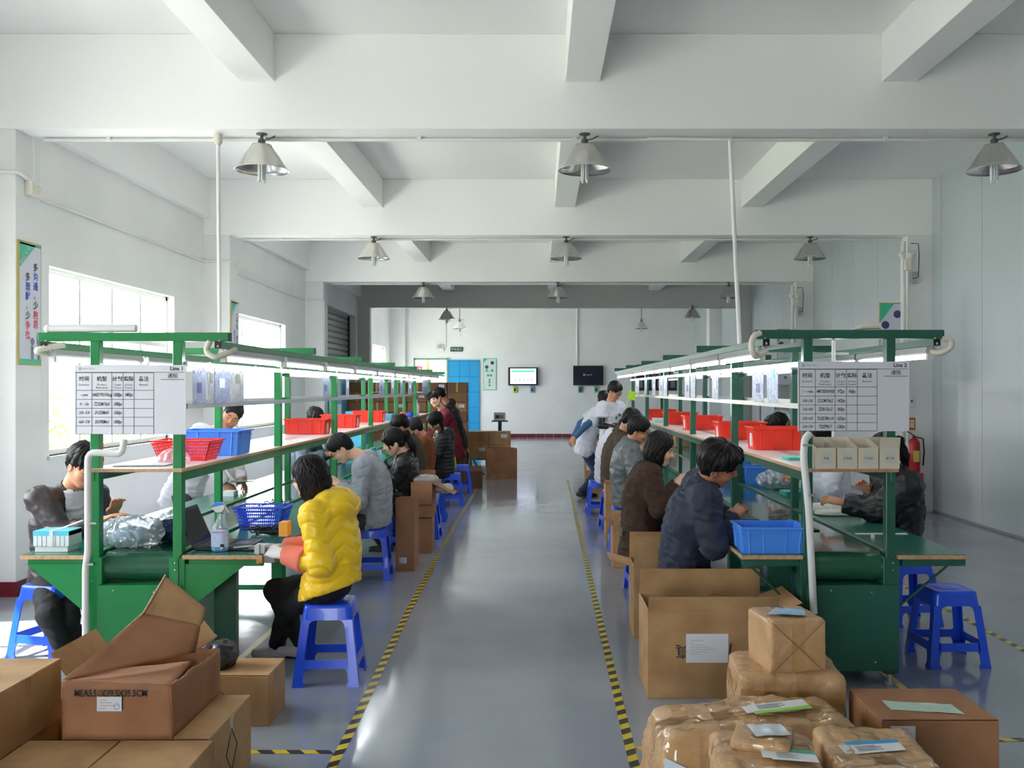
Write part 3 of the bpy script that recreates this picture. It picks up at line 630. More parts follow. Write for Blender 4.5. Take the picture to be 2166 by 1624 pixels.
# ------------------------------------------------------------------ implicit surfaces (people, bags)
V3 = lambda *a: np.array(a, dtype=np.float64)
def nrm(v): v = np.asarray(v, float); return v/(np.linalg.norm(v)+1e-9)
class Field:
    def __init__(s, lo, hi, h):
        s.lo = np.asarray(lo, float); s.h = h; s.n = np.ceil((np.asarray(hi)-s.lo)/h).astype(int)+1
        s.v = np.full(s.n, .5, np.float32)
        s.ax = [(s.lo[i]+h*np.arange(s.n[i])).astype(np.float32) for i in range(3)]
    def blk(s, lo, hi):
        a = np.clip(np.floor((np.asarray(lo)-s.lo)/s.h).astype(int), 0, s.n); b = np.clip(np.ceil((np.asarray(hi)-s.lo)/s.h).astype(int)+1, 0, s.n)
        sl = tuple(slice(a[i], b[i]) for i in range(3))
        if any(b[i] <= a[i] for i in range(3)): return None, None
        X = s.ax[0][sl[0]][:, None, None]; Y = s.ax[1][sl[1]][None, :, None]; Z = s.ax[2][sl[2]][None, None, :]
        return sl, (X, Y, Z)
    def comb(s, sl, d, k, op):
        a = s.v[sl]; d = d.astype(np.float32)
        if op == 'u':
            h = np.maximum(k-np.abs(a-d), 0)/max(k, 1e-6); s.v[sl] = np.minimum(a, d)-h*h*k*.25
        elif op == 's':
            d = -d; h = np.maximum(k-np.abs(a-d), 0)/max(k, 1e-6); s.v[sl] = np.maximum(a, d)+h*h*k*.25
        elif op == 'i': s.v[sl] = np.maximum(a, d)
    def cone(s, a, b, ra, rb, k=.02, op='u', cap=False, squash=None):
        a = np.asarray(a, float); b = np.asarray(b, float); m = max(ra, rb)+k+.01
        sl, q = s.blk(np.minimum(a, b)-m, np.maximum(a, b)+m)
        if sl is None: return s
        ba = b-a; L2 = ba@ba; L = math.sqrt(L2)
        px, py, pz = q[0]-a[0], q[1]-a[1], q[2]-a[2]
        t0 = (px*ba[0]+py*ba[1]+pz*ba[2])/L2; t = np.clip(t0, 0, 1)
        dx, dy, dz = px-ba[0]*t, py-ba[1]*t, pz-ba[2]*t
        r = ra+(rb-ra)*t
        if squash is not None:   # (axis, factor): the section is thinner along the axis
            ax, fc = squash; c = dx*ax[0]+dy*ax[1]+dz*ax[2]; e = c*(1/fc-1); dx, dy, dz = dx+e*ax[0], dy+e*ax[1], dz+e*ax[2]
        d = np.sqrt(dx*dx+dy*dy+dz*dz)-r
        if cap:
            d = np.maximum(d, (t0-1)*L)
            if cap == 2: d = np.maximum(d, -t0*L)
        s.comb(sl, d, k, op); return s
    def ell(s, c, A, rad, k=.02, op='u'):
        """ellipsoid, A rows = its axes"""
        c = np.asarray(c, float); A = np.asarray(A, float); m = max(rad)+k+.01
        sl, q = s.blk(c-m, c+m)
        if sl is None: return s
        px, py, pz = q[0]-c[0], q[1]-c[1], q[2]-c[2]
        u = [(px*A[i][0]+py*A[i][1]+pz*A[i][2]) for i in range(3)]
        k0 = np.sqrt(sum((u[i]/rad[i])**2 for i in range(3))); k1 = np.sqrt(sum((u[i]/rad[i]**2)**2 for i in range(3)))+1e-6
        s.comb(sl, k0*(k0-1)/k1, k, op); return s
    def plane(s, p, n, lo=None, hi=None):
        """keep the side that n points away from"""
        sl, q = s.blk(s.lo if lo is None else lo, s.lo+s.n*s.h if hi is None else hi)
        if sl is None: return s
        d = (q[0]-p[0])*n[0]+(q[1]-p[1])*n[1]+(q[2]-p[2])*n[2]
        s.comb(sl, d+0*s.v[sl], 0, 'i'); return s
    def mesh(s):
        v = s.v; v[0] = v[-1] = .5; v[:, 0] = v[:, -1] = .5; v[:, :, 0] = v[:, :, -1] = .5
        ins = v < 0
        n = [k-1 for k in v.shape]
        cnt = np.zeros(n, np.int8)
        for i in (0, 1):
            for j in (0, 1):
                for k in (0, 1): cnt += ins[i:i+n[0], j:j+n[1], k:k+n[2]]
        act = (cnt > 0) & (cnt < 8); idx = np.full(n, -1, np.int64); cells = np.argwhere(act); idx[act] = np.arange(len(cells))
        I, J, K = cells.T; acc = np.zeros((len(cells), 3)); w = np.zeros(len(cells))
        cor = [(i, j, k) for i in (0, 1) for j in (0, 1) for k in (0, 1)]
        val = {c: v[I+c[0], J+c[1], K+c[2]].astype(float) for c in cor}
        for a in cor:
            for ax in range(3):
                if a[ax]: continue
                b = list(a); b[ax] = 1; b = tuple(b); va, vb = val[a], val[b]; m = (va < 0) != (vb < 0)
                t = np.where(m, va/np.where(m, va-vb, 1), 0)
                for q in range(3): acc[:, q] += np.where(m, a[q]+(t if q == ax else 0), 0)
                w += m
        verts = s.lo+(cells+acc/w[:, None])*s.h
        fs = []
        for ax in range(3):
            o1, o2 = [(1, 2), (2, 0), (0, 1)][ax]
            sl0 = [slice(None)]*3; sl1 = [slice(None)]*3; sl0[ax] = slice(0, -1); sl1[ax] = slice(1, None)
            A_, B_ = ins[tuple(sl0)], ins[tuple(sl1)]; e = np.argwhere(A_ != B_)
            e = e[(e[:, o1] > 0) & (e[:, o2] > 0)]
            flip = A_[tuple(e.T)]
            d1 = np.zeros(3, int); d1[o1] = 1; d2 = np.zeros(3, int); d2[o2] = 1
            c = [e-d1-d2, e-d2, e, e-d1]
            ok = np.all([(x < np.array(n)).all(1) for x in c], axis=0); c = [x[ok] for x in c]; flip = flip[ok]
            q = np.stack([idx[tuple(x.T)] for x in c], 1)
            q[~flip] = q[~flip][:, ::-1]; fs.append(q)
        return verts, np.concatenate(fs)
def noise3(p, sc, seed=0):
    """smooth value noise on points (n,3), vectorised"""
    q = p/sc+np.array([31.7, 11.3, 7.1])*(seed+1); i = np.floor(q).astype(np.int64); f = q-i; f = f*f*(3-2*f); out = 0
    for a in (0, 1):
        for b in (0, 1):
            for c in (0, 1):
                h = ((i[:, 0]+a)*73856093 ^ (i[:, 1]+b)*19349663 ^ (i[:, 2]+c)*83492791 ^ seed*2654435) & 0xffff
                h = (h*1103515245+12345 >> 4 & 0xffff)/65535.0
                out = out+h*np.where(a, f[:, 0], 1-f[:, 0])*np.where(b, f[:, 1], 1-f[:, 1])*np.where(c, f[:, 2], 1-f[:, 2])
    return out*2-1
def vnormals(v, f):
    a = v[f[:, 2]]-v[f[:, 0]]; b = v[f[:, 3]]-v[f[:, 1]]; fn = np.cross(a, b); n = np.zeros_like(v)
    for i in range(4): np.add.at(n, f[:, i], fn)
    return n/(np.linalg.norm(n, axis=1)[:, None]+1e-12)
def npmesh(name, v, f, mats, parent, mi=None, smooth=True):
    v = np.asarray(v, float)
    if parent is not None:
        M = np.array(wm(parent).inverted()); v = v@M[:3, :3].T+M[:3, 3]
    me = bpy.data.meshes.new(name); me.vertices.add(len(v)); me.vertices.foreach_set('co', v.astype(np.float32).ravel())
    n = len(f); me.loops.add(4*n); me.loops.foreach_set('vertex_index', f.astype(np.int32).ravel())
    me.polygons.add(n); me.polygons.foreach_set('loop_start', (np.arange(n)*4).astype(np.int32))
    me.update(calc_edges=True)
    if not isinstance(mats, (list, tuple)): mats = [mats]
    for m in mats: me.materials.append(m)
    if mi is not None: me.polygons.foreach_set('material_index', mi.astype(np.int32))
    me.polygons.foreach_set('use_smooth', np.full(n, smooth))
    o = bpy.data.objects.new(name, me); C.objects.link(o)
    if parent is not None: o.parent = parent; WM[o.name] = wm(parent).copy()
    return o
def join(parts):
    vs = []; fs = []; n = 0
    for v, f in parts: vs.append(v); fs.append(f+n); n += len(v)
    return np.concatenate(vs), np.concatenate(fs)

# ------------------------------------------------------------------ people
def skinmat(n, c): return mat('skin_'+n, c, .5, spec=.35, sub=.12, var=(14, (int(c[0]*.96), int(c[1]*.9), int(c[2]*.88)), .5))
SK1 = skinmat('light', (232, 186, 160)); SK2 = skinmat('tan', (206, 150, 118)); SK3 = skinmat('brown', (182, 126, 96))
M_lip = mat('lips', (186, 104, 96), .4)
M_hair = mat('black_hair', (20, 17, 17), .5, spec=.25, bump=(140, .6, .004, (1, 1, .12)))
M_hairb = mat('brown_hair', (58, 34, 26), .4, bump=(140, .6, .004, (1, 1, .12)))
M_eye = mat('eye_white', (214, 208, 204), .2); M_iris = mat('dark_iris', (18, 12, 10), .15)
def fabric(n, c, rough=.8, b=(60, .25, .004), **k): return mat(n, c, rough, bump=b, **k)
def solve(a, c, l1, l2, pole):
    """two-bone IK: the middle joint between a and c, bent towards pole; returns (mid, end)"""
    a, c = np.asarray(a, float), np.asarray(c, float); d = c-a; L = np.linalg.norm(d); mx = (l1+l2)*.995
    if L > mx: c = a+d/L*mx; d = c-a; L = mx
    x = (L*L+l1*l1-l2*l2)/(2*L); h = math.sqrt(max(l1*l1-x*x, 0)); u = d/L
    p = np.asarray(pole, float); p = p-u*(p@u); return a+u*x+nrm(p)*h, c
def head_field(H, f, u, s, h, neck, sex='m'):
    r = np.cross(f, u); Fd = Field(H-.20*s, H+.20*s, h)
    g = lambda x, y, z: H+(r*x+f*y+u*z)*s
    A = np.array([r, f, u]); fm = .95 if sex == 'f' else 1
    Fd.ell(g(0, -.012, .035), A, (.074*s, .094*s, .086*s), .01)
    Fd.ell(g(0, .022, -.035), A, (.062*s*fm, .068*s, .082*s), .03)
    Fd.ell(g(0, .055, -.088), A, (.03*s*fm, .026*s, .022*s), .03)
    for x in (-1, 1):
        Fd.ell(g(x*.036, .058, -.03), A, (.026*s, .024*s, .022*s), .03)
        Fd.cone(g(x*.058, -.005, -.045), g(x*.026, .055, -.095), .016*s, .014*s, .03)
        Fd.ell(g(x*.031, .094, .004), A, (.016*s, .012*s, .010*s), .012, 's')
        Fd.cone(g(x*.014, .084, .019), g(x*.045, .070, .016), .008*s, .007*s, .012)
        Fd.ell(g(x*.0765, -.012, -.014), A@np.eye(3), (.008*s, .019*s, .030*s), .006)
        Fd.ell(g(x*.084, -.006, -.012), A, (.006*s, .009*s, .018*s), .004, 's')
    Fd.cone(g(0, .084, .012), g(0, .103, -.026), .007*s, .010*s, .012)
    for x in (-1, 1): Fd.ell(g(x*.010, .094, -.029), A, (.008*s, .009*s, .007*s), .006)
    Fd.cone(g(-.017, .080, -.055), g(.017, .080, -.055), .0065*s, .0065*s, .008)
    Fd.cone(g(-.014, .078, -.064), g(.014, .078, -.064), .0075*s, .0075*s, .007)
    Fd.cone(g(-.020, .090, -.0595), g(.020, .090, -.0595), .0022*s, .0022*s, .003, 's')
    nr = .047 if sex == 'f' else .056
    Fd.cone(g(0, -.022, -.055), neck, nr*s, (nr+.006)*s, .03)
    return Fd, g, A
def hair(kind, H, f, u, s, h, m, parent, extra=None):
    r = np.cross(f, u); g = lambda x, y, z: H+(r*x+f*y+u*z)*s; A = np.array([r, f, u])
    Fd = Field(H-.36*s, H+.24*s, h)
    if kind in ('short', 'spiky', 'fluffy', 'crop'):
        t = {'short': .012, 'spiky': .018, 'fluffy': .024, 'crop': .006}[kind]
        Fd.ell(g(0, -.014, .040), A, ((.076+t)*s, (.096+t)*s, (.086+t)*s), .01)
        Fd.ell(g(0, -.05, -.01), A, ((.066+t*.6)*s, (.058+t*.5)*s, .07*s), .02)
        if kind == 'fluffy':
            Fd.ell(g(0, .045, .095), A, (.07*s, .06*s, .035*s), .03); Fd.ell(g(0, -.06, .06), A, (.085*s, .06*s, .07*s), .03)
        Fd.ell(g(0, .100, -.012), A, (.072*s, .066*s, .074*s), .012, 's')
        for x in (-1, 1): Fd.ell(g(x*.088, .050, -.042), A, (.042*s, .060*s, .078*s), .012, 's'); Fd.ell(g(x*.086, -.008, -.018), A, (.018*s, .022*s, .032*s), .006, 's')
        Fd.plane(g(0, -.06, -.075), -u+.35*f)
    elif kind == 'cap':
        Fd.ell(g(0, -.012, .045), A, (.09*s, .112*s, .092*s), .01)
        Fd.plane(g(0, 0, .02), -u+.12*f)
        Fd.ell(g(0, .105, .022), A, (.066*s, .075*s, .010*s), .01)
    else:   # bob, ponytail, pigtails, bun
        Fd.ell(g(0, -.014, .040), A, (.088*s, .11*s, .102*s), .01)
        if kind == 'bob':
            Fd.ell(g(0, -.03, -.03), A, (.096*s, .095*s, .115*s), .03)
            for x in (-1, 1): Fd.ell(g(x*.070, .004, -.035), A, (.028*s, .056*s, .10*s), .03)
            Fd.plane(g(0, 0, -.125), -u+.1*f)
        else: Fd.ell(g(0, -.05, -.01), A, (.074*s, .062*s, .07*s), .02)
        Fd.ell(g(0, .112, -.045), A, (.125*s, .078*s, .095*s), .012, 's')
        if kind != 'bob':
            for x in (-1, 1): Fd.ell(g(x*.09, .028, -.06), A, (.03*s, .05*s, .06*s), .012, 's'); Fd.cone(g(x*.055, .075, .06), g(x*.066, .052, -.035), .013*s, .007*s, .01)
            Fd.ell(g(0, .07, .055), A, (.06*s, .03*s, .026*s), .012)
        if kind == 'ponytail':
            Fd.cone(g(0, -.10, .045), g(0, -.145, .03), .026*s, .03*s, .012)
            Fd.cone(g(0, -.145, .03), g(.0, -.155, -.10), .033*s, .036*s, .02); Fd.cone(g(0, -.155, -.10), g(.0, -.13, -.24), .036*s, .012*s, .02)
        if kind == 'pigtails':
            for x in (-1, 1): Fd.cone(g(x*.07, -.06, -.0), g(x*.10, -.04, -.16), .024*s, .014*s, .02)
        if kind == 'bun': Fd.ell(g(0, -.10, .10), A, (.045*s, .04*s, .042*s), .015)
    v, f_ = Fd.mesh()
    if len(v) == 0: return None
    n = vnormals(v, f_); q = (v-H)@A.T/s
    if kind != 'cap':
        ang = np.arctan2(q[:, 0], q[:, 1]); amp = {'spiky': .011, 'fluffy': .008}.get(kind, .005)
        d = amp*noise3(np.stack([ang*.09, q[:, 2]*.35, q[:, 1]*.2], 1), .012 if amp > .005 else .008, 3)
        v = v+n*(d*s)[:, None]
    o = npmesh({'cap': 'cap'}.get(kind, 'hair'), v, f_, m, parent)
    return o
def hand_mesh(W, d, n, s, h, curl=.5, side=1, spread=.12):
    """W wrist, d towards the fingers, n palm normal (palm faces n), side: +1 puts the thumb at +(d x n)"""
    d = nrm(d); n = nrm(n-d*(n@d)); t = np.cross(d, n)*side; s = s*1.0
    Fd = Field(W-.20*s, W+.20*s, h); g = lambda a, b, c: W+(d*a+t*b+n*c)*s
    A = np.array([d, t, n])
    Fd.cone(g(-.05, 0, 0), g(.01, 0, 0), .028*s, .027*s, .01, squash=(n, .8))
    Fd.ell(g(.052, .0, .002), A, (.05*s, .041*s, .015*s), .02)
    for i, (off, L, rr) in enumerate(((.031, .076, .0092), (.0105, .084, .0095), (-.0105, .078, .009), (-.030, .062, .008))):
        Fd.cone(g(.015, off*.55, 0), g(.086, off, 0), .012*s, .0105*s, .012)
        p = g(.086, off, 0); dd = nrm(d+t*off*spread/.03); a = 0
        for j, fr in enumerate((.46, .30, .24)):
            a += curl*(.75, 1.0, .7)[j]+.05*i*curl; v = dd*math.cos(a)+n*math.sin(a); e = p+v*L*fr*s
            Fd.cone(p, e, (rr-.0007*j)*s, (rr-.0007*(j+1))*s, .0035); p = e
    p = g(.02, .026, .006); v = nrm(d*.62+t*.68+n*.40); e = p+v*.040*s; Fd.cone(p, e, .0145*s, .0115*s, .012)
    v = nrm(d*.85+t*.22+n*(.30+curl*.4)); e2 = e+v*.030*s; Fd.cone(e, e2, .011*s, .0095*s, .005)
    v = nrm(d*.9-t*.1+n*(.3+curl*.5)); Fd.cone(e2, e2+v*.024*s, .0095*s, .0075*s, .004)
    return Fd.mesh()
def eyes(H, f, u, s, parent, g, closed, m_skin):
    r = np.cross(f, u); A = Matrix([list(r), list(f), list(u)]).transposed().to_4x4()
    for x in (-1, 1):
        c = g(x*.031, .0735, .003)
        if not closed:
            e = MB().ball(c, (.0125*s, .0115*s, .0095*s), 8, T=A).build('eye', M_eye, parent, smooth='all')
            MB().ball(g(x*.031, .0835, .002), (.0058*s, .0028*s, .0062*s), 6, T=A).build('iris', M_iris, e, smooth='all')
        else:
            MB().ball(c, (.0135*s, .0120*s, .010*s), 8, T=A).build('eyelid', m_skin, parent, smooth='all')
        MB().tube([g(x*.0185, .0835, (.0075 if not closed else -.002)), g(x*.031, .0875, .0105 if not closed else -.0045), g(x*.044, .079, .0065 if not closed else -.002)], .0014*s, 5).build('lashes', M_iris, parent)
        MB().tube([g(x*.015, .0905, .022), g(x*.030, .089, .0275), g(x*.047, .0765, .022)], .0028*s, 5, rs=[.0018*s, .003*s, .0012*s]).build('eyebrow', M_hair, parent)
def person(lab, pelvis, neck, head, look, facing, hands, ankles, kneepole=None, q=1, scale=1, sex='m', skin=SK2, hairk='short', hairm=None,
           top=None, toptype='jacket', topth=.018, hem=.10, collar='fold', pants=None, shoem=None, elbow=None, curl=.6, hemtilt=0, palms=None, head_s=1.0,
           under=None, glasses=False, handm=None, sleeve='full', shoes=True, folds=.009, seated=True, hand_dir=None, foot_dir=None, group=None, legs=True, hairx=None, bend=.02):
    """q: 0 near (fine), 1 middle, 2 far (coarse)"""
    hb = (.0085, .0115, .016)[q]; hh = (.0042, .0058, .0085)[q]; hn = (.0036, .005, .0075)[q]
    P_, N, H = (np.asarray(x, float) for x in (pelvis, neck, head)); s = scale
    t = thing('person', lab, 'person', (P_[0], P_[1], 0), 0, group)
    u = nrm(N-P_); fw = np.asarray(facing, float); fw = nrm(fw-u*(fw@u)); rt = np.cross(fw, u)
    sw = (.175 if sex == 'f' else .195)*s; body_parts = []
    mid = (P_+N)/2-fw*bend*s; Lt = np.linalg.norm(N-P_)
    SP = lambda a: (1-a)**2*P_+2*a*(1-a)*(mid*2-(P_+N)/2)+a*a*N
    cu = nrm(N-SP(.6)); cf = nrm(fw-cu*(fw@cu)); cr = np.cross(cf, cu); Ac = np.array([cr, cf, cu]); Ab = np.array([rt, fw, u])
    Sh = [N-cu*.055*s+cr*x*sw for x in (-1, 1)]       # left, right shoulder
    Hp = [P_+rt*x*.09*s for x in (-1, 1)]
    arms = []
    for i in (0, 1):
        pole = elbow[i] if elbow is not None else (-cf*.3-np.array([0, 0, 1])*1.0+cr*(i*2-1)*.5)
        e, w = solve(Sh[i], hands[i], .285*s, .25*s, pole); arms.append((e, w))
    legsj = []
    for i in (0, 1):
        kp = kneepole[i] if kneepole is not None else (fw+np.array([0, 0, .6]) if seated else fw)
        kn, an = solve(Hp[i], ankles[i], .42*s, .40*s, kp); legsj.append((kn, an))
    allp = np.array([P_, N, H]+Sh+[a for p in arms for a in p]+[a for p in legsj for a in p]); lo = allp.min(0)-.26; hi = allp.max(0)+.26
    # body under the clothes, coarse, plus fine head and hands: one mesh
    B = Field(lo, hi, max(hb, .014))
    B.ell(SP(.66), Ac, (.145*s, .095*s, .17*s), .03); B.ell(SP(.3), Ab, (.125*s, .09*s, .16*s), .05); B.ell(SP(.04), Ab, (.14*s, .10*s, .10*s), .05)
    B.cone(Sh[0], Sh[1], .05*s, .05*s, .04); B.cone(SP(.9), N+cu*.02, .06*s, .05*s, .03)
    for i in (0, 1):
        e, w = arms[i]; B.cone(Sh[i], e, .045*s, .038*s, .02); B.cone(e, w, .037*s, .026*s, .01)
        kn, an = legsj[i]
        if legs: B.cone(Hp[i], kn, .068*s, .048*s, .03); B.cone(kn, an, .046*s, .032*s, .02)
    body_parts.append(B.mesh())
    hs = s*head_s; f = nrm(look); up0 = nrm(H-N); u_h = nrm(up0-f*(up0@f)) if abs(up0@f) < .97 else nrm(np.array([0, 0, 1.])-f*f[2])
    Fd, g, A = head_field(H, f, u_h, hs, hh, N, sex); hv, hf = Fd.mesh(); body_parts.append((hv, hf))
    nb = len(body_parts[0][1])
    for i in (0, 1):
        e, w = arms[i]; hd = nrm(w-e)
        if hand_dir is not None and hand_dir[i] is not None: hd = nrm(hand_dir[i])
        pn = palms[i] if palms is not None else np.array([0, 0, -.85])+rt*(.55 if i == 0 else -.55)
        sd = -1 if i == 0 else 1
        # the thumb side: for a palm facing down the left hand's thumb points inwards
        if handm is None or handm[i] is None: body_parts.append(hand_mesh(w, hd, np.asarray(pn, float), s*.98, hn, curl, sd))
        else:
            gv, gf = hand_mesh(w, hd, np.asarray(pn, float), s*1.06, hn, curl, sd); npmesh('glove', gv, gf, handm[i], t)
    v, f_ = join(body_parts)
    # lips: faces of the head in front of the mouth
    hc = (v[f_].mean(1)-H)@A.T/hs; mi = ((np.abs(hc[:, 0]) < .021) & (np.abs(hc[:, 2]+.0595) < .0105) & (hc[:, 1] > .07)).astype(int)
    npmesh('body', v, f_, [skin, M_lip], t, mi)
    if q < 2: eyes(H, f, u_h, hs, t, g, f[2] < -.25, skin)
    hair(hairk, H, f, u_h, hs, hh*1.15, hairm or M_hair, t)
    if hairk == 'cap': hair('crop', H, f, u_h, hs, hh*1.3, M_hair, t)
    if hairx: hairx(H, f, u_h, hs, t)
    if glasses:
        G = MB()
        for x in (-1, 1):
            c = g(x*.031, .098, .002); r = A[0]; uu = A[2]
            ring = [c+r*math.cos(a)*.021*hs+uu*math.sin(a)*.014*hs for a in np.linspace(0, 2*math.pi, 13)]
            G.tube(ring, .0017*hs, 5, cap=False); G.tube([g(x*.052, .096, .006), g(x*.074, .03, .006), g(x*.08, -.01, .0)], .0017*hs, 5)
        G.tube([g(-.011, .1, .006), g(.011, .1, .006)], .0015*hs, 5); G.build('glasses', M_black, t)
    # top garment
    th = topth; J = Field(lo-.05, hi+.05, hb)
    J.ell(SP(.66), Ac, ((.165 if sex == 'f' else .178)*s+th, (.108 if sex == 'f' else .112)*s+th, .20*s+th*.5), .04)
    J.ell(SP(.32), Ab, (.145*s+th, .105*s+th, .19*s), .07); J.ell(SP(.02)-u*.02, Ab, (.16*s+th, .122*s+th, .15*s+th), .07)
    J.cone(SP(.45), SP(.08), .11*s+th, .12*s+th, .05, squash=(fw, .85))
    J.cone(Sh[0]-cu*.01, Sh[1]-cu*.01, .058*s+th*.6, .058*s+th*.6, .06)
    if hem > .13: J.cone(SP(.1), P_-u*(hem+.05), .13*s+th, .155*s+th, .05, squash=(fw, .85))
    if toptype == 'puffer': J.cone(SP(.55), P_-u*(hem+.06)*s, .11*s, .185*s, .06, squash=(rt, .95))
    J.plane(P_-u*hem*s, nrm(-u-hemtilt*fw))
    if collar in ('fold', 'stand', 'crew', 'round'): J.cone(SP(.86), N+nrm(H-N)*(.035 if collar in ('fold', 'stand') else .008)*s, .085*s, (.066 if collar != 'crew' else .060)*s+th*.3, .03, cap=True)
    if collar == 'hood':
        J.cone(SP(.86), N+nrm(H-N)*.035*s, .10*s, .082*s, .03, cap=True)
        J.ell(N-cf*.11*s-cu*.045*s, Ac, (.15*s, .075*s, .085*s), .035); J.ell(N-cf*.05*s+cu*.02*s, Ac, (.12*s, .095*s, .055*s), .03)
        for x in (-1, 1): J.cone(N-cf*.06*s+cr*x*.10*s, N+cf*.09*s+cr*x*.05*s-cu*.03, .058*s, .042*s, .02)
    for i in (0, 1):
        e, w = arms[i]; w1 = e+(w-e)*(.93 if sleeve == 'full' else .10)
        if sleeve == 'short':
            J.cone(Sh[i], Sh[i]+(e-Sh[i])*.62, .060*s+th*.7, .058*s+th, .05, cap=True)
        else:
            J.cone(Sh[i], e, .060*s+th*.8, .050*s+th*.8, .05); J.cone(e, w1, .050*s+th*.8, .034*s+th*.7, .03, cap=True)
    v, f_ = J.mesh(); n = vnormals(v, f_); rel = v-P_; hx = rel@rt; hz = rel@u
    if toptype == 'puffer':
        tri = np.abs(((hx/.20) % 1)-.5)*.14; ph = (hz+tri+.010*noise3(v, .09, 2))/.085
        arm_d = np.minimum(np.linalg.norm(v-arms[0][0], axis=1), np.linalg.norm(v-arms[1][0], axis=1))
        g_ = np.abs(((ph+.5) % 1)-.5)*.085; d = .004-.0085*np.exp(-(g_/.010)**2)+.004*(1-2*np.abs(noise3(v, .05, 5)))+.0015*noise3(v, .02, 8)
    elif toptype == 'baffle': d = .010*np.sqrt(np.abs(np.sin(math.pi*(hz+.01*noise3(v, .1, 2))/.055)))-.005+.003*noise3(v, .03, 5)
    else:
        a1 = noise3(v*np.array([1, 1, .55]), .085, 1); a2 = noise3(v@Ac.T*np.array([1, 1, 2.2]), .07, 4)
        d = folds*(1-2*np.abs(a1))*.8+folds*.8*(1-2*np.abs(a2))+folds*.35*noise3(v, .03, 6)
    el = np.zeros(len(v))
    for i in (0, 1):   # bunching at the elbows
        dist = np.linalg.norm(v-arms[i][0], axis=1); ax = nrm(arms[i][1]-arms[i][0]); el += np.exp(-(dist/.09)**2)*np.sin((v-arms[i][0])@ax/.016+3*noise3(v, .08, 9))*.006
    if toptype != 'shirt': d = d+el
    v = v+n*d[:, None]
    jo = npmesh({'jacket': 'jacket', 'puffer': 'padded_jacket', 'baffle': 'padded_jacket', 'coat': 'coat', 'sweater': 'sweater', 'shirt': 't_shirt'}[toptype], v, f_, top, t)
    fc = v[f_].mean(1); N2 = vnormals(v, f_)[f_[:, 0]]
    if under is not None:   # the open front shows the shirt below
        rr = fc-SP(.55); x = rr@cr; zz = rr@cu; dep = rr@cf
        m = (np.abs(x) < under[1]+.25*np.clip(zz, -.2, .2)*under[2]) & (dep > .04) & ((N2@cf) > .2) & (zz < .30) & (zz > -.24)
        if m.sum() > 8:
            fs = f_[m]; us, inv_ = np.unique(fs.ravel(), return_inverse=True); npmesh('shirt', v[us]+n[us]*.004, inv_.reshape(-1, 4), under[0], t)
    if collar == 'fold' or collar == 'stand':
        kk = Field(N-.2, N+.2, max(hb*.6, .006)); a = nrm(H-N)
        kk.cone(N-cu*.015*s, N+a*.04*s, .080*s+th*.3, .070*s+th*.2, .01, cap=2); kk.cone(N-cu*.03, N+a*.07*s, .066*s+th*.3, .060*s+th*.2, .004, 's')
        kk.ell(N+cf*.085*s, Ac, (.035*s, .05*s, .12*s), .01, 's')
        kv, kf = kk.mesh()
        if len(kv): npmesh('collar', kv, kf, top, jo)
    if legs:
        T = Field(lo, hi, hb); T.ell(SP(.04)-u*.01, Ab, (.146*s, .108*s, .12*s), .05)
        for i in (0, 1):
            kn, an = legsj[i]; T.cone(Hp[i], kn, .086*s, .064*s, .04); ank = kn+(an-kn)*.96; T.cone(kn, ank, .062*s, .050*s, .03, cap=True)
        T.plane(P_+u*.10*s, u)
        tv, tf = T.mesh(); tn = vnormals(tv, tf); tv = tv+tn*(.005*(1-2*np.abs(noise3(tv, .07, 1)))+.003*noise3(tv, .03, 2))[:, None]
        npmesh('trousers', tv, tf, pants or fabric('black_trousers', (26, 26, 30)), t)
        for i in (0, 1):
            if not shoes: break
            kn, an = legsj[i]; fd = foot_dir[i] if foot_dir is not None else nrm(fw*np.array([1, 1, 0])); fd = nrm(fd)
            dn = np.array([0, 0, -1.]); dn = nrm(dn-fd*(dn@fd)); sd = np.cross(fd, dn)
            b0 = an+dn*.045*s; K = Field(an-.25*s, an+.28*s, max(hb*.7, .006)); A3 = np.array([fd, sd, dn])
            K.cone(b0-fd*.045*s-dn*.01, b0+fd*.05*s, .036*s, .036*s, .01); K.cone(b0+fd*.02*s, b0+fd*.155*s+dn*.012, .040*s, .030*s, .02); K.cone(an-dn*.03, b0, .040*s, .042*s, .02, cap=False)
            K.plane(an+dn*.078*s, dn)
            sv, sf = K.mesh(); smi = (((sv[sf].mean(1)-an)@dn) > .058*s).astype(int)
            npmesh('shoe', sv, sf, [shoem or mat('dark_shoe', (30, 30, 34), .5), mat('shoe_sole', (206, 206, 204), .5)] if shoem else [mat('dark_shoe', (30, 30, 34), .5)]*2, t, smi)
    return t, dict(P=P_, N=N, H=H, u=u, fw=fw, rt=rt, cu=cu, cf=cf, cr=cr, arms=arms, legs=legsj, SP=SP, g=g, jacket=jo, Sh=Sh)
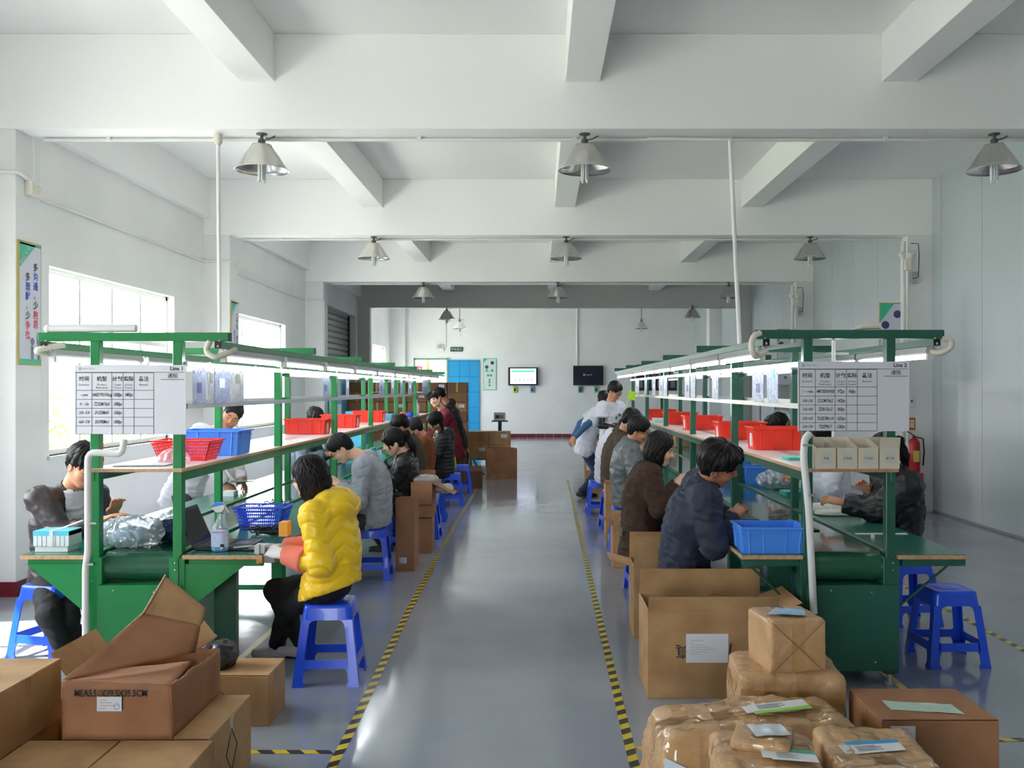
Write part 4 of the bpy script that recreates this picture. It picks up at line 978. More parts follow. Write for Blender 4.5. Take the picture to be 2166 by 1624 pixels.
# ------------------------------------------------------------------ the workers
a3 = lambda v: np.array([v[0], v[1], v[2]], float)
pp = lambda x, y, Y: a3(P(x, y, Y))
F_yel = mat('yellow_nylon', (252, 208, 12), .42, sheen=.2, bump=(45, .3, .004)); F_blk = mat('black_nylon', (24, 25, 28), .45, bump=(50, .3, .004))
F_grey = fabric('grey_jersey', (158, 162, 170)); F_leather = mat('black_leatherette', (28, 28, 30), .35, bump=(35, .4, .004))
F_rust = fabric('rust_corduroy', (136, 70, 30)); F_maroon = fabric('maroon_fleece', (116, 22, 38)); F_lime = mat('lime_nylon', (186, 214, 34), .45)
F_darkj = mat('dark_brown_nylon', (52, 44, 46), .48, bump=(40, .4, .004)); F_wht = fabric('white_cotton', (222, 224, 234), .75); F_cream = fabric('cream_sleeve', (206, 192, 164))
F_navy = fabric('navy_cotton', (42, 50, 68), .75, b=(90, .2, .003)); F_brown = fabric('brown_wool', (62, 42, 30), .9, b=(160, .3, .003)); F_gl = mat('grey_leather', (98, 104, 106), .4, bump=(30, .35, .004))
F_olive = fabric('olive_cotton', (70, 56, 40)); F_jean = fabric('blue_denim', (44, 62, 92), .8, b=(120, .3, .002)); F_char = fabric('charcoal_trousers', (62, 66, 72)); F_tr = fabric('black_trousers', (20, 20, 23))
F_greent = fabric('grey_green_trousers', (80, 86, 80)); F_denimlt = fabric('blue_knit_sleeve', (62, 108, 146)); F_slate = fabric('slate_jacket', (96, 108, 124))
M_glove = fabric('white_cotton_glove', (226, 226, 230), .85); M_shoe_p = mat('grey_trainers', (226, 218, 220), .6)
dn = np.array([0, 0, -1.]); 
# yellow padded jacket, nearest on the left bench
t, J = person('person in a quilted bright yellow hooded jacket on the nearest blue stool', pp(697, 1236, 5.5), pp(690, 1062, 5.5), pp(655, 1010, 5.46), (-1, .12, -.14), (-1, .30, 0),
    [pp(600, 1172, 5.36), pp(596, 1158, 5.56)], [pp(585, 1366, 5.90), pp(640, 1362, 5.78)], q=0, sex='f', skin=SK1, hairk='bob', top=F_yel, toptype='puffer', topth=.022, hem=.035, hemtilt=.32, collar='hood',
    pants=F_tr, shoem=M_shoe_p, glasses=True, handm=[M_glove, M_glove], elbow=[(.75, -.35, -1), (.5, .35, -1)], kneepole=[(-1, .2, .5), (-1, 0, .5)], curl=.7, scale=.97, bend=.05)
e, w = J['arms'][1]
for i in (0, 1):
    e, w = J['arms'][i]; cf_ = Field(np.minimum(e, w)-.1, np.maximum(e, w)+.1, .008); cf_.cone(e+(w-e)*.40, e+(w-e)*.97, .076, .058, .01, cap=2)
    cv, cf2 = cf_.mesh(); cv = cv+vnormals(cv, cf2)*(.004*noise3(cv, .03, 2))[:, None]; npmesh('sleeve_cover', cv, cf2, fabric('coral_cloth', (232, 124, 104)), t)
MB().tube([J['Sh'][1]+J['cu']*.02, J['SP'](.5)+J['rt']*.13-J['fw']*.04, J['P']+J['rt']*.15-J['fw']*.0-J['u']*.08], .002, 5)
# grey sweater
person('person in a light grey sweater and glasses bending over the left bench', pp(790, 1092, 8.45), pp(768, 968, 8.4), pp(721, 948, 8.35), (-.72, -.12, -.72), (-1, -.05, 0),
    [pp(716, 1024, 8.28), pp(712, 1026, 8.46)], [pp(742, 1205, 8.3), pp(748, 1200, 8.6)], q=0, skin=SK1, hairk='short', top=F_grey, toptype='sweater', topth=.026, hem=.08, collar='crew', pants=F_char, glasses=True, elbow=[(.6, -.4, -1), (.6, .4, -1)], bend=.06, handm=None, head_s=1.02)
# ponytail, black leather jacket
person('person with a long ponytail in a black leather jacket at the left bench', pp(850, 1062, 9.9), pp(858, 962, 9.85), pp(832, 935, 9.8), (-.86, -.2, -.36), (-1, -.05, 0),
    [pp(806, 980, 9.7), pp(800, 968, 9.9)], [pp(815, 1155, 9.8), pp(815, 1150, 10.0)], q=1, sex='f', skin=SK1, hairk='ponytail', hairm=M_hair, top=F_leather, topth=.024, hem=.12, collar='fold', pants=F_tr, under=(F_wht, .05, .5), elbow=[(.5, -.2, -1), (.5, .4, -1)], head_s=1.1,
    handm=[mat('teal_glove', (120, 200, 200), .5)]*2)
person('person with short black hair mostly hidden behind the ponytail', pp(880, 1020, 11.2), pp(866, 925, 11.2), pp(846, 898, 11.1), (-.8, 0, -.5), (-1, 0, 0),
    [pp(830, 950, 11.0), pp(828, 950, 11.2)], [pp(840, 1110, 11.1), pp(840, 1110, 11.3)], q=2, skin=SK2, hairk='short', top=F_olive, topth=.02, hem=.1, collar='fold', pants=F_tr)
person('person in a rust brown jacket and black cap at the left bench', pp(890, 1012, 12.1), pp(896, 925, 12.1), pp(876, 905, 12.0), (-.8, -.1, -.5), (-1, 0, 0),
    [pp(858, 945, 11.9), pp(856, 945, 12.1)], [pp(860, 1080, 12.0), pp(860, 1080, 12.2)], q=1, skin=SK1, hairk='cap', hairm=mat('black_cap', (30, 30, 36), .7), top=F_rust, topth=.03, hem=.12, collar='fold', pants=F_tr, head_s=1.05)
t, J = person('person in a black padded jacket with lime green collar at the left bench', pp(937, 993, 13.8), pp(936, 915, 13.8), pp(920, 890, 13.6), (-.8, -.2, -.35), (-1, -.1, 0),
    [pp(896, 935, 13.6), pp(894, 935, 13.8)], [pp(905, 1050, 13.7), pp(905, 1050, 13.9)], q=1, sex='f', skin=SK1, hairk='pigtails', top=F_blk, toptype='baffle', topth=.04, hem=.12, collar='hood', pants=F_tr, head_s=1.1)
cf_ = Field(J['N']-.25, J['N']+.25, .012); cf_.cone(J['N']-J['cu']*.06, J['N']+J['cu']*.04, .15, .095, .01, cap=2); cv, c2 = cf_.mesh(); npmesh('lime_collar', cv, c2, F_lime, t)
pts = [J['Sh'][1]-J['cu']*.02-J['cf']*.05, J['SP'](.55)+J['rt']*.17-J['fw']*.11, J['SP'](.2)+J['rt']*.14-J['fw']*.155, J['P']+J['rt']*.10-J['fw']*.17]
MB().tube([Vector(p) for p in pts], .028, 8).build('lime_stripe', F_lime, t, smooth='all')
# two standing at the far end
person('person standing in a maroon jacket turning to look at the camera', pp(957, 935, 16.6), pp(938, 868, 16.5), pp(919, 845, 16.4), (-.25, -1, -.06), (-1, -.25, 0),
    [pp(905, 920, 16.4), pp(905, 915, 16.7)], [pp(955, 1012, 16.6), pp(967, 1008, 16.8)], q=1, sex='f', skin=SK1, hairk='bun', top=F_maroon, topth=.03, hem=.30, collar='fold', pants=F_tr, seated=False, under=(F_wht, .02, .3), head_s=1.12)
person('person standing in a black jacket behind the maroon jacket', pp(970, 925, 17.8), pp(948, 855, 17.6), pp(930, 834, 17.5), (-1, .2, -.4), (-1, .1, 0),
    [pp(925, 910, 17.5), pp(925, 905, 17.8)], [pp(968, 995, 17.8), pp(975, 990, 18.0)], q=2, skin=SK2, hairk='short', top=F_blk, topth=.02, hem=.2, collar='fold', pants=F_tr, seated=False)
# far side of the left bench
person('person with spiky hair in an open dark jacket seated outside the left bench', pp(122, 1226, 6.15), pp(150, 1035, 6.12), pp(178, 985, 6.04), (.72, -.50, -.48), (.86, -.48, 0),
    [pp(240, 1082, 6.16), pp(215, 1100, 5.90)], [pp(170, 1395, 6.1), pp(150, 1400, 5.95)], q=0, skin=SK2, hairk='spiky', top=F_darkj, topth=.020, hem=.1, collar='fold', pants=F_tr, under=(F_wht, .055, .5), folds=.007, palms=[np.array([0, 0, -1.]), np.array([0, 0, -1.])],
    elbow=[(-.2, .3, -1), (-.35, -.15, -1)], bend=.05, curl=.3, head_s=1.08, kneepole=[(.3, -1, .4), (.3, -1, .4)])
t, J = person('person in a white shirt with cream sleeves leaning over the left bench', pp(388, 1042, 8.9), pp(464, 910, 8.8), pp(489, 879, 8.70), (.30, -.9, -.32), (.8, -.4, 0),
    [pp(512, 1016, 8.75), pp(478, 1024, 8.62)], [pp(375, 1185, 8.9), pp(390, 1190, 8.7)], q=0, skin=SK2, hairk='crop', top=F_wht, toptype='shirt', topth=.024, hem=.16, collar='crew', pants=F_char, seated=False, sleeve='full', elbow=[(-.2, .4, -1), (-.5, -.5, -1)], bend=.05, head_s=1.08, under=None, curl=.3)
for i in (0, 1):
    e, w = J['arms'][i]; c = Field(np.minimum(e, w)-.12, np.maximum(e, w)+.12, .009); c.cone(e+(J['Sh'][i]-e)*.3, e, .082, .076, .02, cap=2); c.cone(e, e+(w-e)*.96, .076, .050, .02, cap=True); cv, c2 = c.mesh(); cv = cv+vnormals(cv, c2)*(.005*noise3(cv, .035, 2))[:, None]; npmesh('sleeve_cover', cv, c2, F_cream, t)
person('person in a slate jacket behind the red bins at the left bench', pp(628, 1010, 11.5), pp(650, 915, 11.5), pp(667, 885, 11.4), (.8, -.3, -.5), (1, -.1, 0),
    [pp(694, 958, 11.5), pp(688, 962, 11.3)], [pp(640, 1120, 11.4), pp(640, 1120, 11.6)], q=1, skin=SK2, hairk='spiky', top=F_slate, topth=.03, hem=.1, collar='fold', pants=F_tr)
# near side of the right bench
t, J = person('person in a navy blue work jacket at the right bench, behind the blue bin', pp(1448, 1216, 5.98), pp(1492, 1022, 5.9), pp(1521, 982, 5.80), (.93, -.16, -.36), (1, -.08, 0),
    [pp(1545, 1084, 6.02), pp(1552, 1094, 5.84)], [pp(1588, 1400, 6.0), pp(1590, 1410, 5.8)], q=0, skin=SK3, hairk='fluffy', top=F_navy, topth=.034, hem=.13, collar='fold', pants=F_greent, elbow=[(-.3, .4, -1), (-.5, -.5, -1)], bend=.05, head_s=1.14, folds=.011, kneepole=[(1, 0, .8), (1, 0, .8)])
t, J = person('person with a black bob in a long brown wool coat at the right bench', pp(1358, 1112, 7.75), pp(1378, 985, 7.75), pp(1396, 950, 7.7), (.95, -.22, -.22), (1, -.1, 0),
    [pp(1436, 1022, 7.8), pp(1432, 1026, 7.62)], [pp(1435, 1245, 7.7), pp(1435, 1250, 7.9)], q=0, sex='f', skin=SK1, hairk='bob', top=F_brown, toptype='coat', topth=.03, hem=.30, collar='fold', pants=F_tr, bend=.05, head_s=1.08, elbow=[(-.3, .3, -1), (-.4, -.4, -1)])
for a, b in ((-.10, .0), (.03, -.02), (.11, -.035)):
    p = J['P']-J['u']*(.02-b)-J['fw']*.165+J['rt']*a; MB().box(-.012, .012, -.004, .012, -.045, .03, T=Matrix.Translation(Vector(p)) @ Matrix.Rotation(.2, 4, 'X')).build('strap', fabric('grey_strap', (140, 132, 116)), t)
person('person in a grey leather jacket and glasses at the right bench', pp(1328, 1045, 9.75), pp(1336, 935, 9.7), pp(1352, 908, 9.62), (.9, -.22, -.36), (1, -.05, 0),
    [pp(1378, 972, 9.7), pp(1374, 975, 9.55)], [pp(1375, 1160, 9.6), pp(1375, 1160, 9.8)], q=1, skin=SK2, hairk='short', top=F_gl, topth=.032, hem=.12, collar='fold', pants=F_tr, glasses=True, bend=.05, head_s=1.1)
person('person in an olive brown jacket seated behind the grey leather jacket', pp(1300, 1015, 11.4), pp(1318, 915, 11.3), pp(1336, 888, 11.2), (.85, 0, -.55), (1, 0, 0),
    [pp(1352, 955, 11.3), pp(1350, 955, 11.1)], [pp(1345, 1100, 11.2), pp(1345, 1100, 11.4)], q=2, skin=SK2, hairk='short', top=F_olive, topth=.03, hem=.12, collar='fold', pants=F_tr, bend=.06, head_s=1.1)
person('person in a white top bending forward, face hidden behind the others', pp(1284, 1002, 12.6), pp(1302, 918, 12.5), pp(1322, 905, 12.4), (.8, 0, -.6), (1, 0, 0),
    [pp(1345, 950, 12.5), pp(1345, 950, 12.3)], [pp(1320, 1072, 12.4), pp(1320, 1072, 12.6)], q=2, skin=SK2, hairk='short', top=F_wht, topth=.03, hem=.12, collar='crew', pants=F_tr, bend=.06)
t, J = person('standing person in a white T-shirt with black sleeves and glasses', pp(1292, 935, 14.0), pp(1293, 852, 14.0), pp(1301, 826, 13.9), (.62, -.5, -.55), (.75, -.65, 0),
    [pp(1298, 900, 13.8), pp(1306, 905, 13.7)], [pp(1290, 1048, 13.9), pp(1302, 1048, 14.0)], q=1, skin=SK2, hairk='short', top=F_wht, toptype='shirt', topth=.028, hem=.12, collar='crew', sleeve='short', pants=F_tr, seated=False, glasses=True, head_s=1.08)
for i in (0, 1):
    e, w = J['arms'][i]; c = Field(np.minimum(np.minimum(e, w), J['Sh'][i])-.1, np.maximum(np.maximum(e, w), J['Sh'][i])+.1, .011); c.cone(J['Sh'][i], e, .055, .050, .02); c.cone(e, e+(w-e)*.95, .050, .036, .02, cap=True); cv, c2 = c.mesh(); npmesh('long_sleeve', cv, c2, F_blk, t)
for a, b, c in ((-.02, .10, (60, 120, 80)), (-.03, -.02, (236, 140, 60)), (.06, .06, (90, 150, 120)), (.07, -.03, (120, 190, 220)), (.0, -.1, (220, 100, 180))):
    p = J['SP'](.55)+J['cf']*.155+J['cr']*a+J['cu']*b; rot = Matrix([list(J['cr']), list(J['cf']), list(J['cu'])]).transposed().to_4x4()
    MB().box(-.02, .02, -.004, .004, -.02, .02, T=Matrix.Translation(Vector(p)) @ rot).build('printed_patch', mat('print_%d%d' % (c[0], c[1]), c, .7), t)
t, J = person('person in a white T-shirt, blue sleeves and jeans bending with hands behind the back', pp(1237, 950, 14.6), pp(1268, 868, 14.6), pp(1281, 846, 14.7), (.9, .3, -.3), (1, .15, 0),
    [pp(1212, 925, 14.75), pp(1213, 928, 14.35)], [pp(1229, 1040, 14.55), pp(1240, 1040, 14.75)], q=1, skin=SK2, hairk='fluffy', top=F_wht, toptype='shirt', topth=.03, hem=.10, collar='crew', sleeve='short', pants=F_jean, seated=False, elbow=[(-1, .3, .2), (-1, -.3, .2)], bend=.04, shoem=None)
for i in (0, 1):
    e, w = J['arms'][i]; c = Field(np.minimum(np.minimum(e, w), J['Sh'][i])-.1, np.maximum(np.maximum(e, w), J['Sh'][i])+.1, .011); c.cone(J['Sh'][i], e, .056, .052, .02); c.cone(e, e+(w-e)*.95, .052, .038, .02, cap=True); cv, c2 = c.mesh(); npmesh('long_sleeve', cv, c2, F_denimlt, t)
# outer side of the right bench
person('person in a bulky black jacket reaching across the right end of the right bench', pp(1890, 1152, 6.9), pp(1893, 1000, 6.85), pp(1868, 955, 6.8), (-.9, -.2, -.35), (-1, -.12, 0),
    [pp(1780, 1062, 6.75), pp(1836, 1036, 7.05)], [pp(1830, 1295, 6.8), pp(1830, 1295, 7.0)], q=0, sex='f', skin=SK2, hairk='ponytail', top=F_blk, toptype='jacket', topth=.045, hem=.12, collar='stand', pants=F_tr, elbow=[(.4, -.5, -1), (.4, .4, -1)], folds=.008, curl=.5, bend=.04)
person('person in a white shirt with dark brown sleeves seen under the right shelf', pp(1757, 1085, 8.2), pp(1752, 958, 8.2), pp(1738, 920, 8.1), (-.9, -.1, -.4), (-1, 0, 0),
    [pp(1690, 1015, 8.0), pp(1690, 1015, 8.3)], [pp(1700, 1230, 8.2), pp(1700, 1230, 8.4)], q=1, sex='f', skin=SK2, hairk='short', top=F_wht, topth=.03, hem=.12, collar='crew', pants=F_tr)
person('person with black hair behind the second red bin of the right shelf', pp(1668, 1030, 10.6), pp(1662, 935, 10.6), pp(1643, 903, 10.5), (-.9, 0, -.4), (-1, 0, 0),
    [pp(1620, 970, 10.4), pp(1620, 970, 10.7)], [pp(1620, 1130, 10.5), pp(1620, 1130, 10.7)], q=2, skin=SK2, hairk='fluffy', top=F_blk, topth=.02, hem=.12, collar='fold', pants=F_tr, head_s=1.1)
person('person with dark hair beside the right shelf post, mostly hidden', pp(1708, 1050, 9.5), pp(1703, 942, 9.5), pp(1684, 912, 9.45), (-.9, 0, -.4), (-1, 0, 0),
    [pp(1650, 980, 9.3), pp(1650, 980, 9.6)], [pp(1650, 1160, 9.4), pp(1650, 1160, 9.6)], q=2, skin=SK2, hairk='short', top=F_darkj, topth=.02, hem=.12, collar='fold', pants=F_tr)
# ------------------------------------------------------------------ plastic stools
def stool(badge=False):
    t = thing('plastic_stool', 'x', 'stool'); Hs = .452; to = .134; bo = .187
    u_o = lambda z: bo+(to-bo)*z/Hs
    zs = [0, .012, .03, .06, .08, .09, .096, .1, .150, .154, .162, .18, .24, .30, .33, .35, .362, .37]
    def ui(z):
        o = u_o(z); lw = .056+.012*(z < .02)
        if z <= .1: r = .028; c = .1; e = max(0, r-(c-z)); return max(0, o-lw-(r-math.sqrt(max(r*r-e*e, 0))))
        if z >= .15: 
            r1 = .035; e = max(0, r1-(.37-z)); a = r1-math.sqrt(max(r1*r1-e*e, 0))
            r2 = .012; e2 = max(0, r2-(z-.15)); b = r2-math.sqrt(max(r2*r2-e2*e2, 0)); return max(0, o-.046-a-b)
        return 0
    # corner legs: L section following the taper
    for sx in (-1, 1):
        for sy in (-1, 1):
            m = MB(); th = .007
            for fl in (0, 1):
                seg = [z for z in zs]
                v = []
                for z in seg:
                    o = u_o(z); i_ = min(ui(z) if (z < .1 or z > .15) else o-.056, o-.02); i_ = max(i_, .02)
                    for (a, b) in ((o, o), (i_, o), (i_, o-th), (o-th, o-th)):
                        p = (a, b) if fl == 0 else (b, a); v.append((sx*p[0], sy*p[1], z))
                f = []
                n = len(seg)
                for k in range(n-1):
                    for j in range(4): f.append((k*4+j, k*4+(j+1) % 4, (k+1)*4+(j+1) % 4, (k+1)*4+j))
                f += [(0, 1, 2, 3), ((n-1)*4+3, (n-1)*4+2, (n-1)*4+1, (n-1)*4)]
                m.add(v, f)
            m.build('leg', M_blue, t, world=False)
    for i in range(4):
        Tm = Matrix.Rotation(i*math.pi/2, 4, 'Z'); z0, z1 = .1, .15
        a, b = u_o(z0), u_o(z1)
        v = [(-a+.05, -a, z0), (a-.05, -a, z0), (a-.05, -a+.008, z0), (-a+.05, -a+.008, z0), (-b+.045, -b, z1), (b-.045, -b, z1), (b-.045, -b+.008, z1), (-b+.045, -b+.008, z1)]
        MB().add([Tm @ Vector(p) for p in v], [(0,3,2,1),(4,5,6,7),(0,1,5,4),(1,2,6,5),(2,3,7,6),(3,0,4,7)]).build('rung', M_blue, t, world=False)
    # seat with rounded corners and its apron
    def loop(r, z, rc=.035):
        out = []
        for cxs, cys, a0 in ((1, 1, 0), (-1, 1, 90), (-1, -1, 180), (1, -1, 270)):
            for k in range(5): a = R(a0+22.5*k); out.append((cxs*(r-rc)+rc*math.cos(a), cys*(r-rc)+rc*math.sin(a), z))
        return out
    L_ = [loop(u_o(.368)+.001, .368), loop(u_o(.44)+.001, .43), loop(to+.0, .447), loop(to-.008, .4535), loop(to-.018, .4545), loop(to-.026, .4525), loop(.06, .4525, .03), loop(.058, .4545, .03), loop(.03, .4545, .02)]
    v = [p for l in L_ for p in l]; n = 20; f = []
    for k in range(len(L_)-1):
        for j in range(n): f.append((k*n+j, k*n+(j+1) % n, (k+1)*n+(j+1) % n, (k+1)*n+j))
    f.append(tuple(range((len(L_)-1)*n, len(L_)*n)))
    b = MB().add(v, f); b.build('seat', M_blue, t, world=False, smooth=True)
    if badge: MB().lathe([(0, .0005), (.016, .0005), (.016, -.0012)], (0, 0, 0), 14, T=Matrix.Translation((0, -u_o(.40)-.0005, .405)) @ Matrix.Rotation(R(90), 4, 'X')).build('badge', mat('pale_badge', (206, 206, 200), .4), t, world=False)
    return t
st0 = stool()
stl = [(-1.215, 5.52, 3, 'blue plastic stool under the person in the yellow jacket'), (-1.50, 8.45, 4, 'blue plastic stool under the person in the grey sweater'),
       (-1.40, 9.95, -4, 'blue plastic stool behind the tall carton, under the ponytail person'), (-1.36, 12.1, 3, 'blue plastic stool under the person in the rust brown jacket'),
       (-1.30, 10.75, 0, 'blue plastic stool beside the carton with white film spilling out'), (-1.28, 13.8, 5, 'blue plastic stool under the black padded jacket'), (-1.27, 15.3, 8, 'blue plastic stool standing free at the far end of the left bench'),
       (-3.10, 6.03, -14, 'blue plastic stool with a badge at the far left, outside the left bench'),
       (.93, 6.02, 0, 'blue plastic stool under the person in the navy jacket'), (.905, 7.86, 2, 'blue plastic stool under the brown coat'), (.90, 9.9, -3, 'blue plastic stool under the grey leather jacket'),
       (.92, 11.5, 4, 'blue plastic stool under the olive brown jacket'), (.81, 12.7, 0, 'blue plastic stool under the person in the white top'),
       (2.66, 6.86, 8, 'blue plastic stool under the bulky black jacket at the right'), (2.53, 5.87, 2, 'empty blue plastic stool standing free at the right'),
       (2.72, 8.2, 0, 'blue plastic stool under the white shirt with dark sleeves'), (3.05, 10.6, 0, 'blue plastic stool behind the second red bin person'), (-3.15, 11.5, 0, 'blue plastic stool under the slate jacket')]
for i, (x, y, rz, lab) in enumerate(stl):
    if i == 0: st0.location = (x, y, 0); st0.rotation_euler = (0, 0, R(rz)); st0['label'] = lab; st0['group'] = 'blue plastic stools along the benches'
    elif 'badge' in lab:
        sb = stool(True); sb.location = (x, y, 0); sb.rotation_euler = (0, 0, R(rz)); sb['label'] = lab; sb['group'] = 'blue plastic stools along the benches'
    else: copy_tree(st0, (x, y, 0), R(rz), lab, 'blue plastic stools along the benches')

# ------------------------------------------------------------------ plastic bins
def bin_(lab, x, y, z, w, d, h, m, rz=0, grp=None, card=True, rim_=.012):
    t = thing('storage_bin', lab, 'bin', (x, y, z), R(rz), grp)
    k = .93; th = .004; w0, d0 = w*k/2, d*k/2; w1, d1 = w/2, d/2
    def ring(a, b, z): return [(-a, -b, z), (a, -b, z), (a, b, z), (-a, b, z)]
    v = ring(w0, d0, 0)+ring(w1, d1, h)+ring(w1-th, d1-th, h)+ring(w0-th, d0-th, th)
    f = [(3, 2, 1, 0)]+[(i, (i+1) % 4, 4+(i+1) % 4, 4+i) for i in range(4)]+[(4+i, 4+(i+1) % 4, 8+(i+1) % 4, 8+i) for i in range(4)]+[(8+i, 8+(i+1) % 4, 12+(i+1) % 4, 12+i) for i in range(4)]+[(12, 13, 14, 15)]
    MB().add(v, f).build('body', m, t, world=False)
    r = MB(); o = rim_
    for a0, a1, b0, b1 in ((-w1-o, w1+o, -d1-o, -d1), (-w1-o, w1+o, d1, d1+o), (-w1-o, -w1, -d1, d1), (w1, w1+o, -d1, d1)): r.box(a0, a1, b0, b1, h-.012, h+.001)
    r.build('rim', m, t, world=False, bevel=.002)
    def rib(xa, ya, xb, yb, wd, nx, ny):
        a = Vector((xa, ya, .002)); b = Vector((xb, yb, h-.012))
        MB().bar(a, b, wd, .009).build('rib', m, t, world=False)
    for sx in (-.8, -.36, .36, .8):
        for s in (-1, 1): rib(sx*w0, s*d0, sx*w1, s*d1, .008, 0, s)
    for sy in (-.6, .6):
        for s in (-1, 1): rib(s*w0, sy*d0, s*w1, sy*d1, .008, s, 0)
    band = MB(); zz = h*.78; kk = k+(1-k)*.78
    band.box(-w/2*kk-.005, w/2*kk+.005, -d/2*kk-.005, d/2*kk+.005, zz-.003, zz+.003)
    band = MB()
    for a0, a1, b0, b1 in ((-w/2*kk-.005, w/2*kk+.005, -d/2*kk-.005, -d/2*kk+.004), (-w/2*kk-.005, w/2*kk+.005, d/2*kk-.004, d/2*kk+.005), (-w/2*kk-.005, -w/2*kk+.004, -d/2*kk, d/2*kk), (w/2*kk-.004, w/2*kk+.005, -d/2*kk, d/2*kk)): band.box(a0, a1, b0, b1, zz-.003, zz+.003)
    band.build('band', m, t, world=False)
    if card:
        for s in (-1, 1): MB().box(s*(w/2*.965)-.004, s*(w/2*.965)+.004, -.035, .035, .02, h*.72).build('label_card', M_paper, t, world=False)
    return t
gr = 'red storage bins on the upper shelves'
for x, y, w, h, lab in ((-2.315, 9.35, .40, .15, 'red plastic bin on the left shelf, nearest of its three'), (-2.31, 10.9, .40, .15, 'red plastic bin on the left shelf, middle one of three'), (-2.30, 12.7, .40, .15, 'red plastic bin on the left shelf, farthest of its three'),
                  (1.79, 6.95, .41, .165, 'red plastic bin on the right shelf beside the Line 2 board'), (1.80, 8.35, .41, .155, 'red plastic bin on the right shelf, second from the board'), (1.80, 10.3, .40, .155, 'red plastic bin on the right shelf, third from the board'), (1.79, 11.85, .40, .155, 'red plastic bin on the right shelf, fourth from the board'), (1.76, 13.5, .40, .155, 'red plastic bin at the far end of the right shelf')):
    bin_(lab, x, y+.14, 1.235, w, .29, h, M_red, grp=gr)
bin_('light blue plastic bin on the front left corner of the right bench', 1.345, ZF+.16, TT, .375, .285, .15, M_blue2, card=False)
bin_('large blue plastic bin behind the red basket on the left shelf', -2.22, 6.5, 1.235, .40, .30, .17, M_blue2, card=False)
bin_('blue plastic bin on the outer right side table beside a clear bag', 2.20, 9.4, TT, .34, .28, .17, M_blue2, card=False)
bin_('small blue plastic bin farther along the outer right side table', 2.20, 10.6, TT+.0, .30, .26, .26, M_blue2, card=False)
def basket(lab, x, y, z, w, d, h, m, rz=0):
    t = thing('perforated_basket', lab, 'basket', (x, y, z), R(rz)); k = .78
    def at_(u, s, zz, side):
        f_ = k+(1-k)*zz/h
        return Vector((u*w/2*f_, s*d/2*f_, zz)) if side == 0 else Vector((s*w/2*f_, u*d/2*f_, zz))
    g = MB()
    for side in (0, 1):
        for s in (-1, 1):
            nn = 22 if side == 0 else 15
            for i in range(nn+1):
                u = -1+2*i/nn; g.bar(at_(u, s, .0, side), at_(u, s, h, side), .004 if 0 < i < nn else .008, .003)
            for j in range(7):
                zz = h*(.02+.96*j/6); big = .011 if j in (0, 5, 6) else .006
                g.bar(at_(-1, s, zz, side), at_(1, s, zz, side), .003, big)
    g2 = g.build('mesh_wall', m, t, world=False); g2['kind'] = 'stuff'
    MB().box(-w/2*k, w/2*k, -d/2*k, d/2*k, 0, .004).build('base', m, t, world=False)
    r = MB(); o = .012
    for a0, a1, b0, b1 in ((-w/2-o, w/2+o, -d/2-o, -d/2), (-w/2-o, w/2+o, d/2, d/2+o), (-w/2-o, -w/2, -d/2, d/2), (w/2, w/2+o, -d/2, d/2)): r.box(a0, a1, b0, b1, h-.004, h+.003)
    r.build('rim', m, t, world=False, bevel=.0015)
    return t
basket('red perforated plastic basket on the left shelf, right behind the Line 1 board', -2.235, 6.02, 1.235, .37, .26, .125, M_redb)
basket('blue perforated plastic basket on the left bench by the cables', -1.87, 6.42, TT, .33, .24, .145, M_blue)

